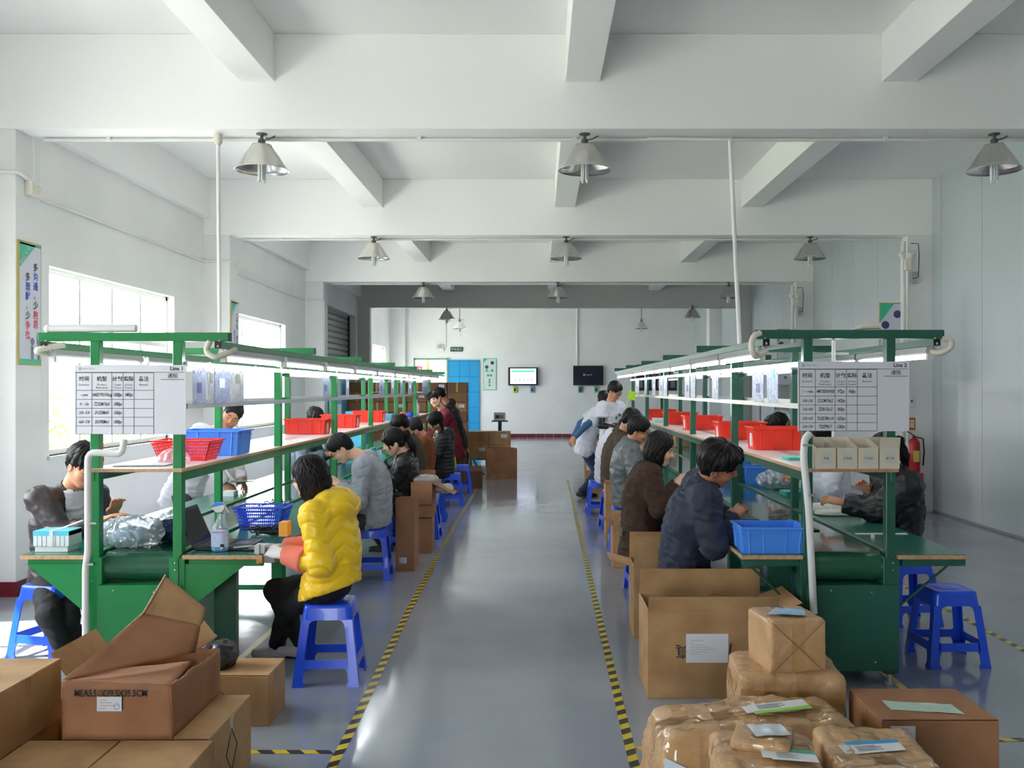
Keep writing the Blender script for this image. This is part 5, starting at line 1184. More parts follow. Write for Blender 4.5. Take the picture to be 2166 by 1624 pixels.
# ------------------------------------------------------------------ cartons
def carton(lab, x0, x1, y0, y1, z0, h, rz=0, fl=None, m=None, grp=None, tape_=True, label=None, th=.006, name='carton', jit=0, fh=None, diamond=None, ftape=False):
    """fl: angles of the flaps front, back, left, right; 0 stands up, 90 is closed, negative opens outwards"""
    m = m or M_card; w, d = (x1-x0)/2, (y1-y0)/2
    t = thing(name, lab, 'carton', ((x0+x1)/2, (y0+y1)/2, z0), R(rz), grp)
    b = MB(); rnd = random.Random(int(x0*1000+y0*77))
    b.box(-w, w, -d, -d+th, 0, h).box(-w, w, d-th, d, 0, h).box(-w, -w+th, -d+th, d-th, 0, h).box(w-th, w, -d+th, d-th, 0, h).box(-w+th, w-th, -d+th, d-th, 0, th)
    b.build('body', m, t, world=False, bevel=.002)
    fl = fl or (90, 90, 90, 90); dep = fh or (d, d, min(d, w)*.98, min(d, w)*.98)
    for i, a in enumerate(fl):
        if a is None: continue
        L_ = 2*w-.004 if i < 2 else 2*d-.004; dp = dep[i]-.002; lift = 0 if i < 2 else -.005
        g = MB(); n = 6
        bend = [0, .02, .35, .7, 1.0]
        vs = []
        for s in (0, 1):
            for q_ in bend:
                for e in (-1, 1): vs.append((e*(L_/2-.004*q_*(1 if a < 60 else 0)), (0 if s == 0 else -.004), q_*dp))
        k = len(bend); f = []
        for q_ in range(k-1): f += [(2*q_, 2*q_+1, 2*q_+3, 2*q_+2), (2*k+2*q_+1, 2*k+2*q_, 2*k+2*q_+2, 2*k+2*q_+3), (2*q_, 2*q_+2, 2*k+2*q_+2, 2*k+2*q_), (2*q_+1, 2*k+2*q_+1, 2*k+2*q_+3, 2*q_+3)]
        f += [(2*k-2, 2*k-1, 4*k-1, 4*k-2)]
        g.add(vs, f)
        M_ = {0: Matrix.Translation((0, -d+.003, h+lift)), 1: Matrix.Translation((0, d-.003, h+lift)) @ Matrix.Rotation(math.pi, 4, 'Z'), 2: Matrix.Translation((-w+.003, 0, h+lift)) @ Matrix.Rotation(-math.pi/2, 4, 'Z'), 3: Matrix.Translation((w-.003, 0, h+lift)) @ Matrix.Rotation(math.pi/2, 4, 'Z')}[i]
        if i >= 2 and 85 <= a <= 95: continue
        g.v = [tuple(M_ @ Matrix.Rotation(R(-a), 4, 'X') @ Vector(p)) for p in g.v]
        g.build('flap', m, t, world=False)
    if tape_ and (fl[0] or 0) >= 85:
        MB().box(-w-.0005, w+.0005, -.024, .024, h+.0015, h+.0035).build('tape', M_tape, t, world=False)
        MB().box(-w-.0015, -w, -.024, .024, h-.07, h+.003).build('tape', M_tape, t, world=False); MB().box(w, w+.0015, -.024, .024, h-.07, h+.003).build('tape', M_tape, t, world=False)
    if ftape: MB().box(-.022, .022, -d-.0015, -d, 0, h).build('tape', M_ftape, t, world=False)
    if label:   # (x, z, w, h) on the front face
        MB().box(label[0]-label[2]/2, label[0]+label[2]/2, -d-.001, -d, label[1]-label[3]/2, label[1]+label[3]/2).build('shipping_label', M_paper, t, world=False)
        for i in range(5): MB().box(label[0]-label[2]*.4, label[0]+label[2]*(.05+.3*rnd.random()), -d-.0016, -d-.001, label[1]+label[3]*(.3-.15*i)-.001, label[1]+label[3]*(.3-.15*i)+.001).build('printed_line', mat('grey_ink', (150, 150, 158), .6), t, world=False)
    if diamond:
        for (face, cx, cz, r1, r2) in diamond:
            pts = [(cx-r1, cz), (cx, cz+r2), (cx+r1, cz), (cx, cz-r2)]
            g = MB()
            for i in range(4):
                a, c = pts[i], pts[(i+1) % 4]
                A_ = Vector((a[0], -d-.001, a[1])) if face == 0 else Vector((w+.001, a[0], a[1])); B_ = Vector((c[0], -d-.001, c[1])) if face == 0 else Vector((w+.001, c[0], c[1]))
                g.bar(A_, B_, .004, .0015) if face else g.bar(A_, B_, .0015, .004)
            g.build('printed_diamond', M_print, t, world=False)
    return t
M_ftape = mat('yellow_tape_far', (196, 150, 60), .3)
# near right: the big open carton
bc = carton('big open carton with a white paper and a printed character, right of the aisle', .592, 1.31, 5.145, 5.60, 0, .473, fl=(-8, 3, None, -68), label=None, fh=(.085, .15, .2, .14), th=.007)
MB().box(.80, 1.03, 5.143, 5.1445, .195, .352).build('paper_sheet', M_paper, bc)
for i in range(7): MB().box(.822, .822+(.05, .0, .06, .09, .12, .07, .04)[i]+.02, 5.1422, 5.143, .315-.012*i, .3165-.012*i).build('printed_line', mat('grey_ink', (150, 150, 158), .6), bc)
text('真', .085, (.782, 5.1435, .262), M_print, bc, rot=(R(90), R(180), 0), name='printed_character')
MB().bar((1.034, 5.144, .215), (1.045, 5.144, .30), .004, .007).build('printed_stroke', M_print, bc)
MB().box(.592, .6, 5.15, 5.6, .473, .475).build('edge_wear', M_cardedge, bc)
MB().prism([(.62, .30), (1.28, .30), (1.25, .46), (1.02, .50), (.80, .40)], 5.50, 5.506, 'y').build('inner_flap', M_cardin, bc)
carton('open carton behind the big open carton, its left flap sticking out', .64, .97, 6.38, 6.72, 0, .49, fl=(-2, -3, -75, None), fh=(.20, .18, .17, .1))
carton('low carton beside the brown coat at the right bench', .70, 1.0, 8.9, 9.25, 0, .40, fl=(0, -20, -60, None), fh=(.12, .1, .1, .1))
carton('narrow open carton beside the blue stools of the right bench', .745, 1.0, 10.55, 10.85, 0, .50, fl=(-3, 0, 0, None), fh=(.12, .14, .12, .1))
carton('tall carton behind the legs of the person in jeans', .76, 1.10, 15.6, 16.0, 0, .74, fl=(90, 90, 90, 90), label=(-.1, .4, .1, .12))
carton('wide carton at the far end of the right bench', 1.1, 1.6, 16.3, 16.8, 0, .9, fl=(90, 90, 90, 90), m=M_card2)
for i, (x, z) in enumerate(((2.3, 0), (2.75, 0), (2.3, .34), (2.75, .34), (2.35, .68))): carton('brown carton in the pile beyond the right bench, %s' % ['bottom left', 'bottom right', 'middle left', 'middle right', 'on top'][i], x, x+.42, 16.2, 16.6, z, .335, grp='cartons beyond the right bench')
# left bench cartons
carton('tall closed carton with a small label beside the grey sweater', -1.325, -1.15, 8.73, 9.05, 0, .655, fl=(-2, None, None, None), fh=(.03, .1, .1, .1), label=(-.02, .10, .07, .055), m=M_card2)
carton('lower carton of the two beside the ponytail person', -1.30, -1.10, 9.68, 9.98, 0, .36, fl=(90, 90, 90, 90), m=M_card2)
fc_ = carton('open carton with white film spilling out, on the lower carton', -1.31, -1.09, 9.66, 10.0, .37, .36, fl=(-175, -10, None, -118), fh=(.23, .1, .1, .26), m=M_card2)
carton('dark brown carton standing open at the far end of the left bench', -1.52, -1.27, 16.6, 17.0, 0, .62, fl=(None, None, 100, -150), fh=(.2, .2, .2, .55), m=mat('dark_cardboard', (104, 72, 50), .8))
carton('low brown carton lying by the far left stools', -1.18, -.98, 15.9, 16.2, 0, .30, rz=12, fl=(60, 90, 90, -140), m=mat('dark_cardboard', (104, 72, 50), .8))
carton('brown carton standing alone in the aisle at the far end', -.93, -.47, 17.6, 18.0, 0, .52, rz=24, fl=(-4, 2, 1, -3), fh=(.05, .06, .05, .06), m=M_card2)
# near left pile
LB = 'taped cartons in the near left pile'
carton('taped carton in the near left pile, front row left', -2.005, -1.645, 3.2, 3.715, 0, .30, grp=LB)
carton('taped carton in the near left pile, front row right', -1.638, -1.276, 3.2, 3.715, 0, .30, grp=LB)
carton('taped carton in the near left pile under the crushed open one', -1.86, -1.30, 3.725, 4.27, 0, .30, grp=LB, diamond=[(1, 0, .16, .07, .09)])
dd = carton('carton with a printed diamond at the left picture edge', -2.50, -2.01, 3.45, 3.98, .302, .245, grp=LB, diamond=[(0, .10, .12, .14, .10)])
carton('taped carton under the one with the printed diamond', -2.55, -2.02, 3.2, 3.98, 0, .298, grp=LB)
carton('carton with one raised flap between the diamond carton and the crushed one', -2.40, -1.88, 4.0, 4.42, 0, .30, fl=(None, 90, 90, 35), fh=(.2, .2, .2, .33))
carton('closed carton carrying a black bag beside the crushed open one', -1.80, -1.35, 4.72, 5.03, 0, .25, m=M_card, diamond=[(0, -.05, .15, .06, .05)])
# crushed open carton on top
ca = thing('carton', 'crushed open reddish carton printed MEAS:51X39.5X35.5CM on top of the near left pile', 'carton', (-1.66, 4.0, .302))
ax0, ax1, ay0, ay1, az0, az1 = -1.878, -1.446, 3.725, 4.285, .302, .538
def crushed():
    V = []; Fc = []; n = 14
    rnd = np.random.RandomState(3)
    def wall(p0, p1, z0, z1, nx=20, nz=8, amp=.006, nrm_=(0, -1, 0)):
        b = len(V)
        for j in range(nz+1):
            for i in range(nx+1):
                u = i/nx; v = j/nz; p = Vector(p0).lerp(Vector(p1), u); zz = z0(u)*(1-v)+z1(u)*v
                q = np.array([[p.x, p.y, zz]]); dsp = amp*noise3(q*np.array([1, 1, .35]), .035, 2)[0]*(.3+v)+amp*.6*noise3(q, .12, 5)[0]
                V.append((p.x+nrm_[0]*dsp, p.y+nrm_[1]*dsp, zz+(amp*1.2*noise3(q, .02, 7)[0] if j == nz else 0)))
        for j in range(nz):
            for i in range(nx): a = b+j*(nx+1)+i; Fc.append((a, a+1, a+nx+2, a+nx+1))
    wall((ax0, ay0, 0), (ax1, ay0, 0), lambda u: az0, lambda u: az1-.004-.012*u, nrm_=(0, -1, 0))
    wall((ax1, ay0, 0), (ax1+.0, ay1, 0), lambda u: az0, lambda u: az1-.016-.02*u, nrm_=(1, 0, 0))
    wall((ax1, ay1, 0), (ax0, ay1, 0), lambda u: az0, lambda u: az1-.03, nrm_=(0, 1, 0))
    wall((ax0, ay1, 0), (ax0, ay0, 0), lambda u: az0, lambda u: az1-.01, nrm_=(-1, 0, 0))
    return V, Fc
V, Fc = crushed(); o = MB().add(V, Fc).build('body', M_card2, ca, smooth='all'); sm = o.modifiers.new('thickness', 'SOLIDIFY'); sm.thickness = .006; sm.offset = -1
MB().box(ax0+.01, ax1-.01, ay0+.01, ay1-.01, az0, az0+.005).build('bottom', M_cardin, ca)
def sheet3(pts, m, nm, sub=5, amp=.003, thick=.006):
    """a bent sheet of card through four corners given as world points"""
    a, b, c, d = [Vector(p) for p in pts]; V = []; Fc = []; n = 12
    for j in range(n+1):
        for i in range(n+1):
            u, v = i/n, j/n; p = (a*(1-u)+b*u)*(1-v)+(d*(1-u)+c*u)*v; q = np.array([[p.x, p.y, p.z]])
            e = amp*noise3(q, .06, 3)[0]; rag = amp*.8*noise3(q, .012, 5)[0] if (i in (0, n) or j in (0, n)) else 0
            V.append(p+Vector((e, -e, e+rag)))
    for j in range(n):
        for i in range(n): k = j*(n+1)+i; Fc.append((k, k+1, k+n+2, k+n+1))
    o = MB().add(V, Fc).build(nm, m, ca, smooth='all'); s_ = o.modifiers.new('thickness', 'SOLIDIFY'); s_.thickness = thick; s_.offset = 0
    return o
sheet3([P(134, 1438, 3.73), P(304, 1297, 4.2), P(424, 1322, 4.34), P(412, 1380, 4.27)], [M_card2], 'lid', amp=.002)
sheet3([P(304, 1297, 4.2), P(350, 1219, 4.36), P(436, 1287, 4.42), P(424, 1322, 4.34)], [M_card], 'flap', amp=.002)
sheet3([P(424, 1322, 4.34), P(432, 1312, 4.36), P(461, 1345, 4.34), P(412, 1382, 4.28)], [M_card], 'torn_flap', amp=.004)
sheet3([P(140, 1440, 3.74), P(150, 1425, 4.0), P(405, 1400, 4.25), P(362, 1452, 3.74)], [M_card2], 'tucked_flap', amp=.004)
q_ = [P(134, 1437, 3.728), P(200, 1388, 3.92), P(304, 1295, 4.195), P(350, 1216, 4.355)]
MB().tube(q_, .0045, 6).build('torn_edge', M_cardedge, ca)
text('MEAS:51X39.5X35.5CM', .037, (-1.684, ay0-.010, .487), M_print, ca, sx=.78, name='printed_size', bold=.015)
MB().box(-1.737, -1.640, ay0-.010, ay0-.0085, .418, .475).build('shipping_label', M_paper, ca)
for i in range(4): MB().box(-1.728, -1.70+.045*((i*7) % 3)/2, ay0-.0108, ay0-.010, .462-.011*i, .4635-.011*i).build('printed_line', mat('grey_ink', (150, 150, 158), .6), ca)
MB().tube([Vector((-1.659+.011*math.cos(a), ay0-.0108, .437+.011*math.sin(a))) for a in np.linspace(0, 6.283, 13)], .0009, 4, cap=False).build('stamp', mat('blue_stamp', (80, 100, 200), .6), ca)
# far stack of cartons behind the left bench: six rows of seven
Mq = [mat('cardboard_far_a', (146, 104, 72), .75), mat('cardboard_far_b', (160, 116, 80), .75), mat('cardboard_far_c', (128, 90, 62), .75)]
proto = None
rown = ['bottom', 'second', 'third', 'fourth', 'fifth', 'sixth', 'seventh', 'top']
cnt_ = 0
for r_ in range(8):
    for c_ in range(6):
        x = -4.12+c_*.43; z = .12+r_*.213
        lab = 'brown carton in the far stack, %s row, %s from the left' % (rown[r_], ORD[c_])
        key = (r_*5+c_*3) % 3
        cc = carton(lab, x, x+.415, 20.3+.03*((r_*2+c_) % 3), 20.85, z, .206, ftape=(r_+c_) % 2 == 0, m=Mq[key], grp='cartons stacked on the far pallet', label=(.1, .13, .12, .07) if (r_*7+c_*5) % 3 == 0 else None)
pl = thing('pallet', 'wooden pallet under the far stack of cartons', 'pallet', (-2.8, 20.6, 0))
for i in range(7): MB().box(-4.15, -1.53, 20.25+i*.1, 20.33+i*.1, .095, .118).build('plank', M_wood, pl)
for i in range(3): MB().box(-4.15+i*1.26, -4.05+i*1.26, 20.25, 20.93, 0, .095).build('bearer', M_wood, pl)
for i, (x, z) in enumerate(((-1.62, .12), (-1.13, .12), (-1.62, .42), (-1.13, .42))):
    carton('brown carton on the small far pallet, %s' % ['lower left', 'lower right', 'upper left', 'upper right'][i], x, x+.48, 21.3, 21.75, z, .295, m=M_card, grp='cartons on the small far pallet', label=(.1, .2, .14, .08) if i in (0, 3) else None)
pl = thing('pallet', 'blue plastic pallet under the four far cartons', 'pallet', (-1.1, 21.5, 0))
MB().box(-1.66, -.62, 21.25, 21.8, .08, .118).build('deck', mat('cyan_plastic', (40, 150, 200), .4), pl)
for i in range(3): MB().box(-1.66+i*.46, -1.54+i*.46, 21.25, 21.8, 0, .08).build('bearer', mat('dark_pallet', (40, 44, 50), .5), pl)
carton('brown carton behind the lone aisle carton', -.95, -.5, 19.4, 19.8, 0, .42, m=mat('pinkish_cardboard', (196, 142, 110), .75))
# ------------------------------------------------------------------ wrapped parcels
def parcel(lab, x, y, z, w, d, h, rz=0, seed=0, amp=.008, cross=False, tapes=(), rnd_=.03, skew=0, name='wrapped_parcel', grp='kraft paper parcels at the near right', n=26, sag=0):
    t = thing(name, lab, 'parcel', (x, y, z), R(rz), grp); half = np.array([w, d, h])/2
    V = []; F_ = []; M_ = []
    axes = [(0, 1, 2, 1), (0, 1, 2, -1), (1, 2, 0, 1), (1, 2, 0, -1), (2, 0, 1, 1), (2, 0, 1, -1)]
    allv = []
    for a, b, c, s in axes:
        g = np.linspace(-1, 1, n+1); U, W_ = np.meshgrid(g, g, indexing='ij'); p = np.zeros((n+1, n+1, 3)); p[..., a] = U; p[..., b] = W_; p[..., c] = s
        q = p*half; inner = np.clip(q, -(half-rnd_), half-rnd_); dv = q-inner; L = np.linalg.norm(dv, axis=2)[..., None]; q = inner+dv/np.maximum(L, 1e-6)*rnd_*np.minimum(1, L/rnd_*1.0)
        base = len(V); fl = q.reshape(-1, 3)
        nn = dv.reshape(-1, 3); nn = nn/(np.linalg.norm(nn, axis=1)[:, None]+1e-9)
        for v in fl: V.append(v)
        allv.append(nn)
        for i in range(n):
            for j in range(n):
                k = base+i*(n+1)+j; f = (k, k+n+1, k+n+2, k+1); F_.append(f if s > 0 else f[::-1]); M_.append((a, b, c, s, (i+.5)/n*2-1, (j+.5)/n*2-1))
    V = np.array(V); N_ = np.concatenate(allv)
    r1 = 1-2*np.abs(noise3(V, .11, seed)); r2 = 1-2*np.abs(noise3(V*np.array([1, 1.6, 1]), .05, seed+3)); r3 = 1-2*np.abs(noise3(V*np.array([1.5, 1, 1]), .028, seed+9)); ds = amp*(r1*.75+r2*.55+r3*.22)+amp*.2*noise3(V, .014, seed+5)
    if cross:   # folded end: diagonal creases on the front face
        u = V[:, 0]/half[0]; w_ = V[:, 2]/half[2]; on = (V[:, 1] < -half[1]*.8)
        ds = ds*.6-on*.006*np.exp(-(np.abs(np.abs(u)-np.abs(w_))/.05)**2)
    V = V+N_*ds[:, None]; V[:, 2] += half[2]
    V[:, 0] *= 1+sag*(.5-V[:, 2]/h); V[:, 1] *= 1+sag*(.5-V[:, 2]/h); V[:, 2] = np.maximum(V[:, 2], 0)
    if skew: V[:, 2] -= skew*(V[:, 0]/half[0] < 0)*np.abs(V[:, 0]/half[0])*V[:, 2]
    # weld
    key = np.round(V*2000).astype(int)
    fs = np.array(F_)
    o = npmesh('wrapping', V@np.eye(3), fs, M_kraft, None); o.parent = t; WM[o.name] = wm(t).copy()
    # packing tape: strips of the same surface, lifted a little
    for (fa, lo_, hi_) in tapes:   # fa: axis whose coordinate is bounded, strip wraps the others
        cen = V[fs].mean(1)/np.array([half[0], half[1], 1]); cz = (V[fs].mean(1)[:, 2]-half[2])/half[2]
        cc = [cen[:, 0], cen[:, 1], cz][fa]; m = (cc > lo_) & (cc < hi_) & (V[fs].mean(1)[:, 2] > .01)
        if m.sum() < 4: continue
        us, inv_ = np.unique(fs[m].ravel(), return_inverse=True)
        o = npmesh('packing_tape', V[us]+N_[us]*.0015, inv_.reshape(-1, 4), M_tape, None); o.parent = t; WM[o.name] = wm(t).copy()
    return t
def card(lab, pts, z, strip, seed=0, name='flat_box_card', green=False):
    """a flattened product box lying on a parcel: pts are its four corners in pixels at depth Y"""
    c = [Vector(p) for p in pts]; ctr = sum(c, Vector())/4
    t = thing(name, lab, 'card', ctr)
    up = Vector((0, 0, .0015)); a, b, cc, d = c
    V = c+[p+up for p in c]; MB().add(V, [(0, 1, 2, 3), (7, 6, 5, 4), (0, 4, 5, 1), (1, 5, 6, 2), (2, 6, 7, 3), (3, 7, 4, 0)]).build('card', M_paper, t)
    k = .28; q = [a, b, b.lerp(cc, k), a.lerp(d, k)]; q = [p+up*1.6 for p in q]
    MB().add(q, [(0, 1, 2, 3)]).build('colour_strip', strip, t)
    for i in range(4):
        u0 = .45+.12*i; p0 = a.lerp(d, u0).lerp(b.lerp(cc, u0), .12)+up*1.7; p1 = a.lerp(d, u0).lerp(b.lerp(cc, u0), .5+.1*(i % 2))+up*1.7
        MB().bar(p0, p1, .004, .0006).build('printed_line', mat('grey_ink', (150, 150, 158), .6), t)
    e = a.lerp(d, .2); f = a.lerp(d, .9); out = (a-b).normalized()*.03
    MB().add([e, f, f+out, e+out, e+up, f+up, f+out+up, e+out+up], [(0, 3, 2, 1), (4, 5, 6, 7), (2, 3, 7, 6), (0, 1, 5, 4), (1, 2, 6, 5), (3, 0, 4, 7)]).build('tuck_tab', M_paper, t)
    return t
parcel('kraft parcel with a blue label and crossed folds, topmost of the near right pile', 1.135, 4.345, .415, .262, .27, .24, rz=9, seed=1, amp=.004, cross=True, tapes=((0, -.25, .2),), rnd_=.016)
pc_ = bpy.data.objects['wrapped_parcel']
for a, b in (((-.118, .012), (.0, .118)), ((.118, .010), (.0, .118)), ((-.118, .226), (.0, .118)), ((.118, .228), (.0, .118))):
    MB().tube([Vector((a[0], -.1365, a[1])), Vector(((a[0]+b[0])/2, -.138, (a[1]+b[1])/2)), Vector((b[0], -.1385, b[1]))], .0016, 5).build('fold_edge', mat('kraft_fold', (150, 112, 74), .6), pc_, world=False)
parcel('large kraft parcel under the cube shaped one', 1.13, 4.36, 0, .46, .40, .42, rz=-4, seed=2, amp=.009, tapes=((0, -.5, -.28), (0, .1, .3), (2, .4, .7)), rnd_=.03)
parcel('long kraft parcel covered in shiny tape, torn at its left end', .855, 3.86, 0, .80, .42, .37, rz=4, seed=3, amp=.012, tapes=((0, -.95, -.62), (0, -.4, -.18), (0, .0, .2), (0, .5, .7), (1, -.3, .1)), rnd_=.06, skew=.12, n=34, sag=.1)
parcel('small kraft parcel at the bottom edge carrying a flat packet', .795, 3.33, 0, .36, .38, .41, rz=-8, seed=4, amp=.009, tapes=((0, -.3, .15), (1, .2, .5)), rnd_=.035)
parcel('kraft parcel with a blue striped card at the bottom right', 1.205, 3.36, 0, .35, .52, .395, rz=-3, seed=5, amp=.008, tapes=((0, -.2, .25), (1, -.5, -.2)), rnd_=.03)
parcel('flat kraft packet with a crumpled clear label on top of the small parcel', .80, 3.38, .418, .20, .20, .04, rz=-20, seed=6, amp=.005, tapes=((0, -.3, .4),), rnd_=.016, n=18)
c_ = lambda x, y, z: (x, y, z)
card('white card with a lime strip lying on the long kraft parcel', [(.86, 3.74, .398), (1.10, 3.80, .402), (1.085, 3.90, .404), (.845, 3.84, .400)], 0, mat('lime_strip', (140, 214, 40), .4))
card('white card with a blue strip lying on the bottom right parcel', [(1.10, 3.42, .405), (1.30, 3.44, .408), (1.30, 3.35, .406), (1.11, 3.32, .402)], 0, mat('azure_strip', (50, 160, 220), .4))
card('white card with a teal strip under the flat kraft packet', [(.80, 3.30, .432), (.95, 3.26, .432), (.94, 3.17, .432), (.79, 3.2, .432)], 0, mat('teal_strip', (50, 190, 160), .4))
def label_sheet(lab, pts, m, name='shipping_label', n=8, amp=.003, seed=1, cat='label'):
    a, b, c, d = [Vector(p) for p in pts]; V = []; F_ = []
    for j in range(n+1):
        for i in range(n+1):
            u, v = i/n, j/n; p = (a*(1-u)+b*u)*(1-v)+(d*(1-u)+c*u)*v; V.append(p+Vector((0, 0, amp*noise3(np.array([[p.x, p.y, p.z]]), .03, seed)[0])))
    for j in range(n):
        for i in range(n): k = j*(n+1)+i; F_.append((k, k+1, k+n+2, k+n+1))
    o = MB().add(V, F_).build(name, m, smooth='all'); return setp(o, lab, cat)
M_lab = mat('label_blue_white', (206, 222, 240), .3, var=(14, (90, 180, 230), .7))
M_labg = mat('label_green_white', (212, 226, 216), .3, var=(20, (120, 190, 140), .6, (1, 4, 1)))
label_sheet('crumpled blue and white label on top of the cube shaped parcel', [(1.03, 4.27, .668), (1.20, 4.25, .668), (1.22, 4.36, .668), (1.10, 4.40, .668)], M_lab)
label_sheet('crumpled clear label on the flat kraft packet', [(.76, 3.31, .47), (.89, 3.32, .47), (.875, 3.43, .47), (.75, 3.42, .47)], mat('label_grey_white', (206, 214, 222), .25), seed=4)
label_sheet('pale blue paper label on the torn end of the long parcel', [(.475, 3.625, .12), (.56, 3.60, .09), (.565, 3.60, .24), (.48, 3.625, .27)], mat('label_pale_blue', (208, 226, 238), .5), amp=.002)
cg = carton('reddish carton with a green and white waybill at the near right', 1.376, 1.85, 3.8, 4.2, 0, .35, m=M_card2, label=(-.15, .30, .10, .06))
label_sheet('long green and white waybill stuck on the near right carton', [(1.46, 3.92, .357), (1.74, 3.86, .357), (1.735, 3.98, .357), (1.46, 4.03, .357)], M_labg, amp=.002)
MB().prism([(1.374, .02), (1.374, .34), (1.373, .02)], 3.82, 4.18, 'y')

# ------------------------------------------------------------------ clear and dark plastic bags
def bag(lab, c, rad, m, seed=0, amp=.02, hh=.009, flat=None, inner=None, name='plastic_bag', rz=0):
    c = np.array(c, float); t = thing(name, lab, 'bag', (c[0], c[1], flat if flat is not None else c[2]-rad[2]))
    Fd = Field(c-np.array(rad)*1.5-.04, c+np.array(rad)*1.5+.04, hh); ca_, sa = math.cos(rz), math.sin(rz); A = np.array([[ca_, sa, 0], [-sa, ca_, 0], [0, 0, 1]])
    Fd.ell(c, A, rad, .03); Fd.ell(c+A[0]*rad[0]*.55+[0, 0, rad[2]*.1], A, [rad[0]*.5, rad[1]*.7, rad[2]*.6], .04); Fd.ell(c-A[0]*rad[0]*.6, A, [rad[0]*.5, rad[1]*.6, rad[2]*.45], .04)
    v, f = Fd.mesh(); n = vnormals(v, f); d = amp*(1-2*np.abs(noise3(v, .055, seed)))+amp*.6*(1-2*np.abs(noise3(v, .025, seed+2)))+amp*.2*noise3(v, .012, seed+4)
    v = v+n*d[:, None]
    if flat is not None: v[:, 2] = np.maximum(v[:, 2], flat+.002)
    npmesh('film', v, f, m, t)
    if inner: 
        for i, (o_, r_, mm) in enumerate(inner):
            G = Field(c+o_-np.array(r_)-.03, c+o_+np.array(r_)+.03, hh); G.ell(c+o_, A, r_, .02); gv, gf = G.mesh(); gn = vnormals(gv, gf); gv = gv+gn*(.01*(1-2*np.abs(noise3(gv, .03, seed+7))))[:, None]
            gv[:, 2] = np.maximum(gv[:, 2], (flat or -9)+.003); npmesh('contents', gv, gf, mm, t)
    return t
M_navybag = thin_film('navy_bag_film', (30, 56, 110), .8, .15, .8); M_blackbag = mat('black_bag_film', (40, 42, 46), .18, coat=.4, bump=(60, .7, .01))
M_pinkbag = thin_film('pink_bag_film', (250, 190, 200), .4, .12, 1.0); M_whitebag = mat('white_foam_bag', (224, 226, 214), .35, bump=(30, .4, .01))
M_silver = thin_film('silver_bag_film', (176, 186, 196), .5, .12, 1.0)
bag('clear pale blue plastic bag full of parts on the left bench belt', (-2.44, 5.66, .825), (.17, .14, .078), M_film, 1, flat=TT, inner=[((.0, .0, -.02), (.11, .09, .05), mat('pale_blue_parts', (176, 204, 224), .5))])
bag('dark blue crumpled bag beside the clear bag on the left bench belt', (-2.28, 5.82, .81), (.09, .09, .06), M_navybag, 4, amp=.012, flat=TT, inner=[((0, 0, -.01), (.07, .07, .045), mat('navy_parts', (36, 60, 120), .5))])
bag('grey crumpled bag behind the clear bag on the left bench', (-2.33, 6.15, .82), (.12, .10, .07), M_silver, 6, amp=.016, flat=TT, inner=[((0, 0, -.02), (.09, .07, .045), mat('grey_parts', (150, 160, 160), .5))])
bag('pink translucent bag on the left shelf in front of the red basket', (-2.21, 5.72, 1.265), (.075, .06, .045), M_pinkbag, 3, amp=.010, flat=1.236)
bag('black plastic bag with shiny wrinkles on the small carton at the left', (-1.655, 4.86, .315), (.085, .09, .068), M_blackbag, 5, amp=.011, hh=.007, flat=.253)
bag('silvery clear bag of dark parts on the outer right side table', (2.29, 8.9, .83), (.20, .15, .085), M_film, 8, flat=TT, inner=[((0, 0, -.02), (.14, .10, .055), mat('grey_blue_parts', (110, 126, 136), .4))])
bag('white foam pouch held on the outer right side table', (2.17, 7.12, .79), (.17, .07, .035), M_whitebag, 9, amp=.005, flat=TT)
bag('second white foam pouch lying under the first on the right side table', (2.22, 7.02, .765), (.15, .06, .02), M_whitebag, 2, amp=.003, flat=TT)
bag('white plastic film draped over the open carton by the left bench', (-1.20, 9.84, .745), (.13, .13, .03), thin_film('milky_film', (226, 224, 220), .75, .2, .6), 11, amp=.012)
bag('white plastic film trailing from the carton flap by the left bench', (-.99, 9.9, .64), (.09, .05, .04), thin_film('milky_film', (226, 224, 220), .75, .2, .6), 12, amp=.012)

# ------------------------------------------------------------------ things on the left bench
# bundle of slim phone boxes
t = thing('box_bundle', 'banded bundle of slim white and light blue boxes at the left bench corner', 'boxes', (-2.80, 5.5, TT))
for i in range(8):
    x = -2.885+.0; MB().box(-2.905+.026*i, -2.882+.026*i, 5.43, 5.585, TT+.035, TT+.118+.002*(i % 2)).build('slim_box', M_paper if i % 3 else mat('pale_box', (214, 232, 236), .5), t, bevel=.002)
MB().box(-2.906, -2.70, 5.429, 5.586, TT+.095, TT+.1225).build('blue_top', M_cyan, t)
MB().box(-2.81, -2.79, 5.426, 5.589, TT+.034, TT+.124).build('band', M_white, t)
MB().box(-2.90, -2.71, 5.44, 5.575, TT, TT+.035).build('lower_box', M_paper, t, bevel=.003)
t = thing('ribbon_tag', 'white paper strips sticking up from the box bundle at the left', 'paper', (-2.76, 5.5, TT+.13))
MB().add([(-2.80, 5.5, TT+.125), (-2.78, 5.5, TT+.125), (-2.68, 5.56, TT+.165), (-2.70, 5.58, TT+.165)], [(0, 1, 2, 3)]).add([(-2.80, 5.46, TT+.125), (-2.79, 5.48, TT+.125), (-2.84, 5.46, TT+.145), (-2.85, 5.44, TT+.145)], [(0, 1, 2, 3)]).build('strip', M_paper, t)
